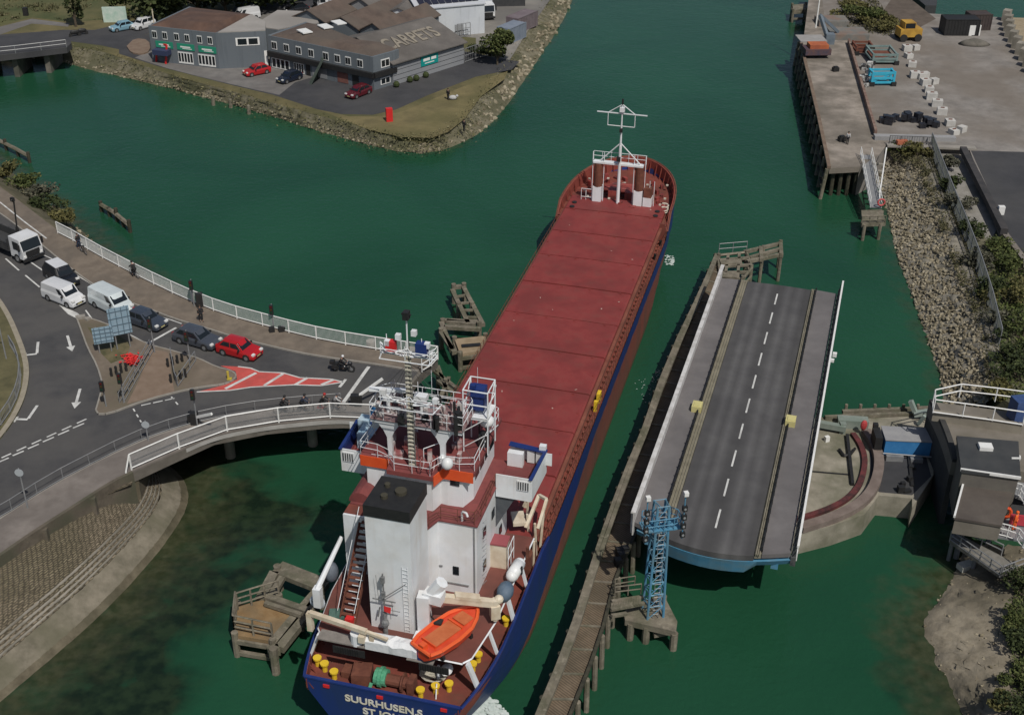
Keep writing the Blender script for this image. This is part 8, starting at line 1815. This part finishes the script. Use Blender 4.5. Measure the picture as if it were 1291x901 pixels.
b = MB(); [b.tube((x,-.0,.5),(x,.8,.5),.5,12) for x in (-1.5,0,1.3)]; b.build('track', RUBBER, om)
gc_ = root('quay_crane', 'grey folded crane with white jib at the top corner of the quay', 'crane', P(1045,55,zq), 0); b = MB(); b.beam((0,0,.2),(-1.5,2,4.0),.5,.5); b.beam((-1.5,2,4.0),(2.0,3,1.0),.5,.45); b.cbox((0,0,0),1.4,1.4,1.6); b.build('arm', mat('crane_grey', (.10,.13,.16), (.15,.18,.21), .6, 1), gc_)
b = MB(); b.tube((-2.0,1.8,2.0),(-1.6,3,12),.12,6,.06); b.build('jib', WHITER, gc_)
pp_ = root('pontoon_deck', 'grey rusty pontoon decks stacked behind the orange topped machine', 'pontoon', P(1070,45,zq)); b = MB(); b.cbox(P(1068,46,zq), 6, 4.5, .9); b.cbox(P(1048,30,zq), 5, 4, .9); b.build('deck', mat('pontoon_grey', (.14,.14,.13), (.2,.19,.17), .8, .8, col3=(.2,.1,.06), scale3=.4), pp_, world=True)
bt_ = cont('black open topped skip in the upper yard beside the white cabin', 1208, 42, 5.5, 3, 2.6, 0, BLACK, zq, 'waste_skip', 'skip'); cont('dark brown box container right of the black skip', 1231, 36, 3.5, 2.5, 2.6, .1, mat('cont_dark', (.04,.03,.03), (.06,.045,.04), .7, 1), zq)
b = MB(); b.cbox(P(1226,44,zq), 1.9, 1.3, 1.7, .1); tag(b.build('white_cabin', WHITER), 'small white cabin in front of the black skip', 'cabin')
b = MB(); c = P(1228,56,zq); b.loft([[Vector((c.x+r_*math.cos(a*.55)*k, c.y+r_*.6*math.sin(a*.55)*k, c.z+h_)) for a in range(12)] for k, h_, r_ in ((1,0,2.6),(.7,.5,2.6),(.2,.9,2.6))]); tag(b.build('aggregate_heap', CONCD, smooth=True), 'grey aggregate heap below the white cabin', 'heap')
wb_ = root('bay_wall', 'stepped pale block wall of a storage bay at the upper right edge', 'wall', P(1280,60,zq)); b = MB(); q = PL([(1268,26),(1272,46),(1284,66),(1300,92)], zq)
for p in resample(q, 10): b.cbox(p, 1.6, 1.2, 1.8, 1.0)
b.build('blocks', CONC, wb_, world=True)
b = MB(); b.prism([(p.x,p.y) for p in PL([(1274,26),(1340,28),(1340,100),(1302,84),(1288,62),(1278,44)], zq)], zq, zq+.5); tag(b.build('sand_heap', mat('bay_sand', (.24,.19,.12), (.3,.25,.17), .95, 1)), 'tan sand filling the storage bay at the upper right edge', 'sand')
b = MB(); b.beam(P(1214,188,zq+.3), P(1266,292,zq+.3), .8, .7); tag(b.build('low_wall', mat('wall_black', (.03,.03,.032), (.055,.05,.05), .9, 1)), 'dark low wall along the left edge of the tarmac patch', 'wall')
b = MB(); c = P(1261,270,zq); b.cbox(c,.7,.5,1.0); tag(b.build('white_post_box', WHITER), 'small white box by the dark low wall and tarmac patch', 'box')
# green warehouse roof across the top right water, moored hull
b = MB(); b.prism([(p.x,p.y) for p in PL([(1150,-30),(1182,-8),(1180,12),(1166,12),(1140,-10)], 1.5)], -1, 2.2); tag(b.build('moored_barge', DARK), 'dark barge moored at the top of the yard', 'barge')
# scaffolding pieces and scrap on the quay
rg = random.Random(90); b = MB()
for k in range(16): c = P(rg.uniform(1085,1100), rg.uniform(84,112), zq); b.cbox(c, rg.uniform(.3,1.2), rg.uniform(.2,.8), rg.uniform(.2,1.0), rg.uniform(0,3))
tag(b.build('scrap_heap', mat('scrap_mix', (.05,.05,.05), (.5,.5,.48), .8, 1.0, lo=.45, hi=.55)), kind='stuff')
for px, py, l in ((1053,90,'dark box alone in the middle of the open quay surface'),(1061,178,'dark box beside the person in the pale top on the quay')): c = P(px, py, zq); b = MB(); b.cbox(c, .9, .7, .6, .3); b.cbox(c+Vector((0,0,.6)), .6, .5, .15, .3); tag(b.build('dark_box', BLACK), l, 'box')
# gangway and lower landing
gw2 = root('gangway', 'steel gangway sloping from the quay down to the small landing stage', 'gangway', P(1098,225,ZQ)); b = MB(); g0, g1 = P(1091,196,ZQ+.1), P(1104,262,2.2)
b.beam(g0, g1, 1.3, .15); b.build('deck', GREYM, gw2, world=True)
b = MB(); sd = (g1-g0).cross(Vector((0,0,1))).normalized()*.65
for s_ in (-1,1):
    for t in range(9): p = g0.lerp(g1, t/8)+sd*s_; b.tube(p, p+Vector((0,0,1.1)), .04, 5)
    for h_ in (1.1,.55): b.tube(g0+sd*s_+Vector((0,0,h_)), g1+sd*s_+Vector((0,0,h_)), .04, 5)
b.build('handrail', WHITER, gw2, world=True)
b = MB(); p = P(1107,258,2.2); q = P(1116,196,4.4); b.tube(p+Vector((0,0,.2)), q+Vector((0,0,1.0)), .09, 6); tag(b.build('white_spar', WHITER), 'white spar leaning from the landing stage to the bank', 'spar')
st_ = root('steps', 'pale timber steps on the rocks beside the gangway', 'steps', P(1108,222,2.5)); b = MB()
for k in range(6): b.beam(P(1101+1.2*k,206+9*k,3.4-.3*k), P(1114+.6*k,208+9*k,3.4-.3*k), .5, .2)
b.build('tread', CONC, st_, world=True)
ls = root('landing_stage', 'small grey landing stage on piles at the foot of the gangway', 'landing stage', P(1100,272,0)); b = MB(); b.prism([(p.x,p.y) for p in PL([(1086,265),(1112,264),(1117,280),(1087,281)], 2.2)], 1.7, 2.2); b.build('deck', TIMB, ls, world=True)
b = MB(); railing(b, PL([(1086,281),(1116,280)], 2.2), .8, .9, .07, (1,.4)); b.build('rail', TIMB, ls, world=True)
for px, py in ((1090,284),(1110,283),(1090,268),(1112,267)): c = P(px,py,1.9); b = MB(); b.tube((c.x,c.y,-2),(c.x,c.y,2.0),.22,8); b.build('pile', TIMB, ls, world=True)
b = MB(); c = P(1110,262,2.3)
for k in range(12): a, a2 = 2*math.pi*k/12, 2*math.pi*(k+1)/12; b.tube((c.x+.4*math.cos(a),c.y,3.0+.4*math.sin(a)),(c.x+.4*math.cos(a2),c.y,3.0+.4*math.sin(a2)),.1,6)
tag(b.build('life_ring', mat('ring_pink', (.5,.08,.08), None, .6)), 'faded red life ring on the landing stage under the quay', 'life ring')
b = MB(); b.cbox(P(1136,184,ZQ), 1.4, .6, .8, .2); tag(b.build('orange_box', mat('faded_orange', (.40,.13,.07), None, .7)), 'faded orange box against the lower yard wall', 'box')
yg = root('yard_gate', 'dark grey mesh gate below the pale concrete kerb of the yard', 'gate', P(1135,184,ZQ)); b = MB(); railing(b, PL([(1120,186),(1150,187),(1176,188)], ZQ-.3), 1.6, 1.2, .05, (1,.5,.05), bars=.25, bar_r=.02); b.build('panel', DARK, yg, world=True)
# far dolphin at the top
rt_, _ = dolphin('mooring_dolphin', 'small timber dolphin alone in the water at the top edge', [(999,6),(1016,5),(1017,12),(1000,13)], 2.2, TIMB)
b = MB(); c = P(1051,432,.6); b.ball((c.x,c.y,1.0),.3,.3,.3); tag(b.build('white_float', WHITER), 'white float in the water right of the swing bridge parapet', 'float') if False else None

# bushes and rough grass at the head of the yard
for i, (px, py, rx, h, m_, w_) in enumerate(((1072,20,3.0,2.2,LEAFY,'left of the three olive bushes at the head of the yard'),(1092,28,3.2,2.4,LEAFM,'middle of the three olive bushes at the head of the yard'),(1112,36,3.0,2.0,LEAFY,'right of the three olive bushes at the head of the yard'))):
    plant('bush', w_, 'bush', px, py, ZQ, rx, h, m_, 1500, .2, .1, 120+i, 'olive bushes at the head of the yard')
# rough undergrowth filling the strip behind the rocks and the green patch
def undergrowth(name, poly_px, zz, n, sz, mt, seed, hmax=.5, dens=None):
    rg = random.Random(seed); q = PL(poly_px, zz); xs = [p.x for p in q]; ys = [p.y for p in q]; b = MB(); b.fix = False
    def inside(x, y):
        c_ = False
        for i in range(len(q)):
            a, d = q[i], q[i-1]
            if (a.y > y) != (d.y > y) and x < (d.x-a.x)*(y-a.y)/(d.y-a.y)+a.x: c_ = not c_
        return c_
    k = 0; cl = [(rg.uniform(min(xs), max(xs)), rg.uniform(min(ys), max(ys)), rg.uniform(.6, 2.2), rg.uniform(.3, 1)) for _ in range(int(n/55))]
    while k < n:
        cx, cy, cr_, hh = rg.choice(cl); x, y = cx+rg.gauss(0, cr_*.6), cy+rg.gauss(0, cr_*.6)
        if not inside(x, y): k += .3; continue
        p = Vector((x, y, zz+rg.random()*hmax*hh)); a = Vector((rg.gauss(0,1), rg.gauss(0,1), rg.gauss(0,.9))).normalized(); d = Vector((rg.gauss(0,1), rg.gauss(0,1), rg.gauss(0,.5))); d = (d-a*d.dot(a)).normalized(); s_ = sz*rg.uniform(.5,1.5)
        b.add([p+a*s_, p+d*s_*.5, p-a*s_, p-d*s_*.5], [(0,1,2,3)]); k += 1
    return tag(b.build(name, mt), kind='stuff')
UG = foliage_mat('undergrowth_mix', (.035,.038,.016), (.08,.078,.035), (.15,.13,.075)); UG2 = foliage_mat('green_undergrowth', (.035,.05,.014), (.07,.095,.025), (.12,.13,.045))
undergrowth('undergrowth', [(1120,186),(1170,186),(1190,230),(1215,300),(1240,370),(1258,440),(1262,505),(1245,500),(1236,425),(1205,345),(1184,285),(1156,212),(1126,204)], 3.2, 13000, .13, UG, 5, .7)
undergrowth('undergrowth', [(1238,305),(1262,300),(1300,330),(1340,400),(1330,500),(1262,505),(1258,440),(1250,380)], 3.25, 11000, .14, UG2, 6, .9)
undergrowth('undergrowth', [(1279,740),(1300,720),(1400,760),(1400,960),(1290,960),(1276,880),(1272,800)], 1.95, 8000, .09, UG2, 7, .8)
undergrowth('undergrowth', [(1055,2),(1100,-6),(1135,40),(1118,46),(1070,40)], ZQ+.02, 3500, .16, UG, 8, .6)
undergrowth('undergrowth', [(0,234),(0,212),(40,242),(75,264),(105,290),(128,316),(165,342),(120,318),(73,290),(40,265)], 3.2, 3500, .13, UG, 9, .5)
undergrowth('undergrowth', [(-40,0),(84,28),(86,24),(40,20),(0,30),(-60,34),(-80,-10),(180,-20),(180,24),(110,26)], ZF+.01, 3500, .2, UG, 10, .4)

# every piece that stands apart becomes a part of its own
def islands(me):
    par = list(range(len(me.vertices)))
    def f(i):
        while par[i] != i: par[i] = par[par[i]]; i = par[i]
        return i
    for e in me.edges: a, c = f(e.vertices[0]), f(e.vertices[1]); par[a] = c
    g = {}
    for i in range(len(par)): g.setdefault(f(i), []).append(i)
    return list(g.values())
def explode(o, most=40, gap=.04):
    me = o.data; isl = islands(me)
    if len(isl) < 2 or len(isl) > 900: return
    bb = []
    for L_ in isl:
        cs = [me.vertices[i].co for i in L_]; bb.append([min(c[k] for c in cs)-gap for k in range(3)]+[max(c[k] for c in cs)+gap for k in range(3)])
    par = list(range(len(isl)))
    def f(i):
        while par[i] != i: i = par[i]
        return i
    for i in range(len(isl)):
        for j in range(i):
            if all(bb[i][k] <= bb[j][k+3] and bb[j][k] <= bb[i][k+3] for k in range(3)): par[f(i)] = f(j)
    cl = {}
    for i in range(len(isl)): cl.setdefault(f(i), []).extend(isl[i])
    if not 2 <= len(cl) <= most: return
    own = {}
    for k, vs_ in enumerate(cl.values()):
        for i in vs_: own[i] = k
    src_smooth = me.polygons[0].use_smooth if len(me.polygons) else False
    new = []
    for k, vs_ in enumerate(cl.values()):
        mp = {v: n for n, v in enumerate(vs_)}; pl = [p for p in me.polygons if own[p.vertices[0]] == k]
        m2 = bpy.data.meshes.new(me.name); m2.from_pydata([tuple(me.vertices[i].co) for i in vs_], [], [[mp[v] for v in p.vertices] for p in pl])
        for mm in me.materials: m2.materials.append(mm)
        m2.polygons.foreach_set('material_index', [p.material_index for p in pl]); m2.polygons.foreach_set('use_smooth', [src_smooth]*len(pl)); m2.update(); new.append(m2)
    o.data = new[0]
    for m2 in new[1:]:
        c = o.copy(); c.data = m2; COL.objects.link(c)
SKIP = ('crown','foliage','trunk','infill_bars','mesh','body','hair','helmet','jacket','trousers','roof_lettering','ship_name','port_name','deck_litter','spokes','sign_strip','rope')
for o in [q for q in COL.objects if q.type == 'MESH' and q.parent is not None and len(q.data.vertices) > 8]:
    if any(o.name.split('.')[0].endswith(s_) for s_ in SKIP): continue
    root_ = o.parent if o.parent.parent is None else o.parent.parent
    if root_.get('category') in ('person',): continue
    explode(o)
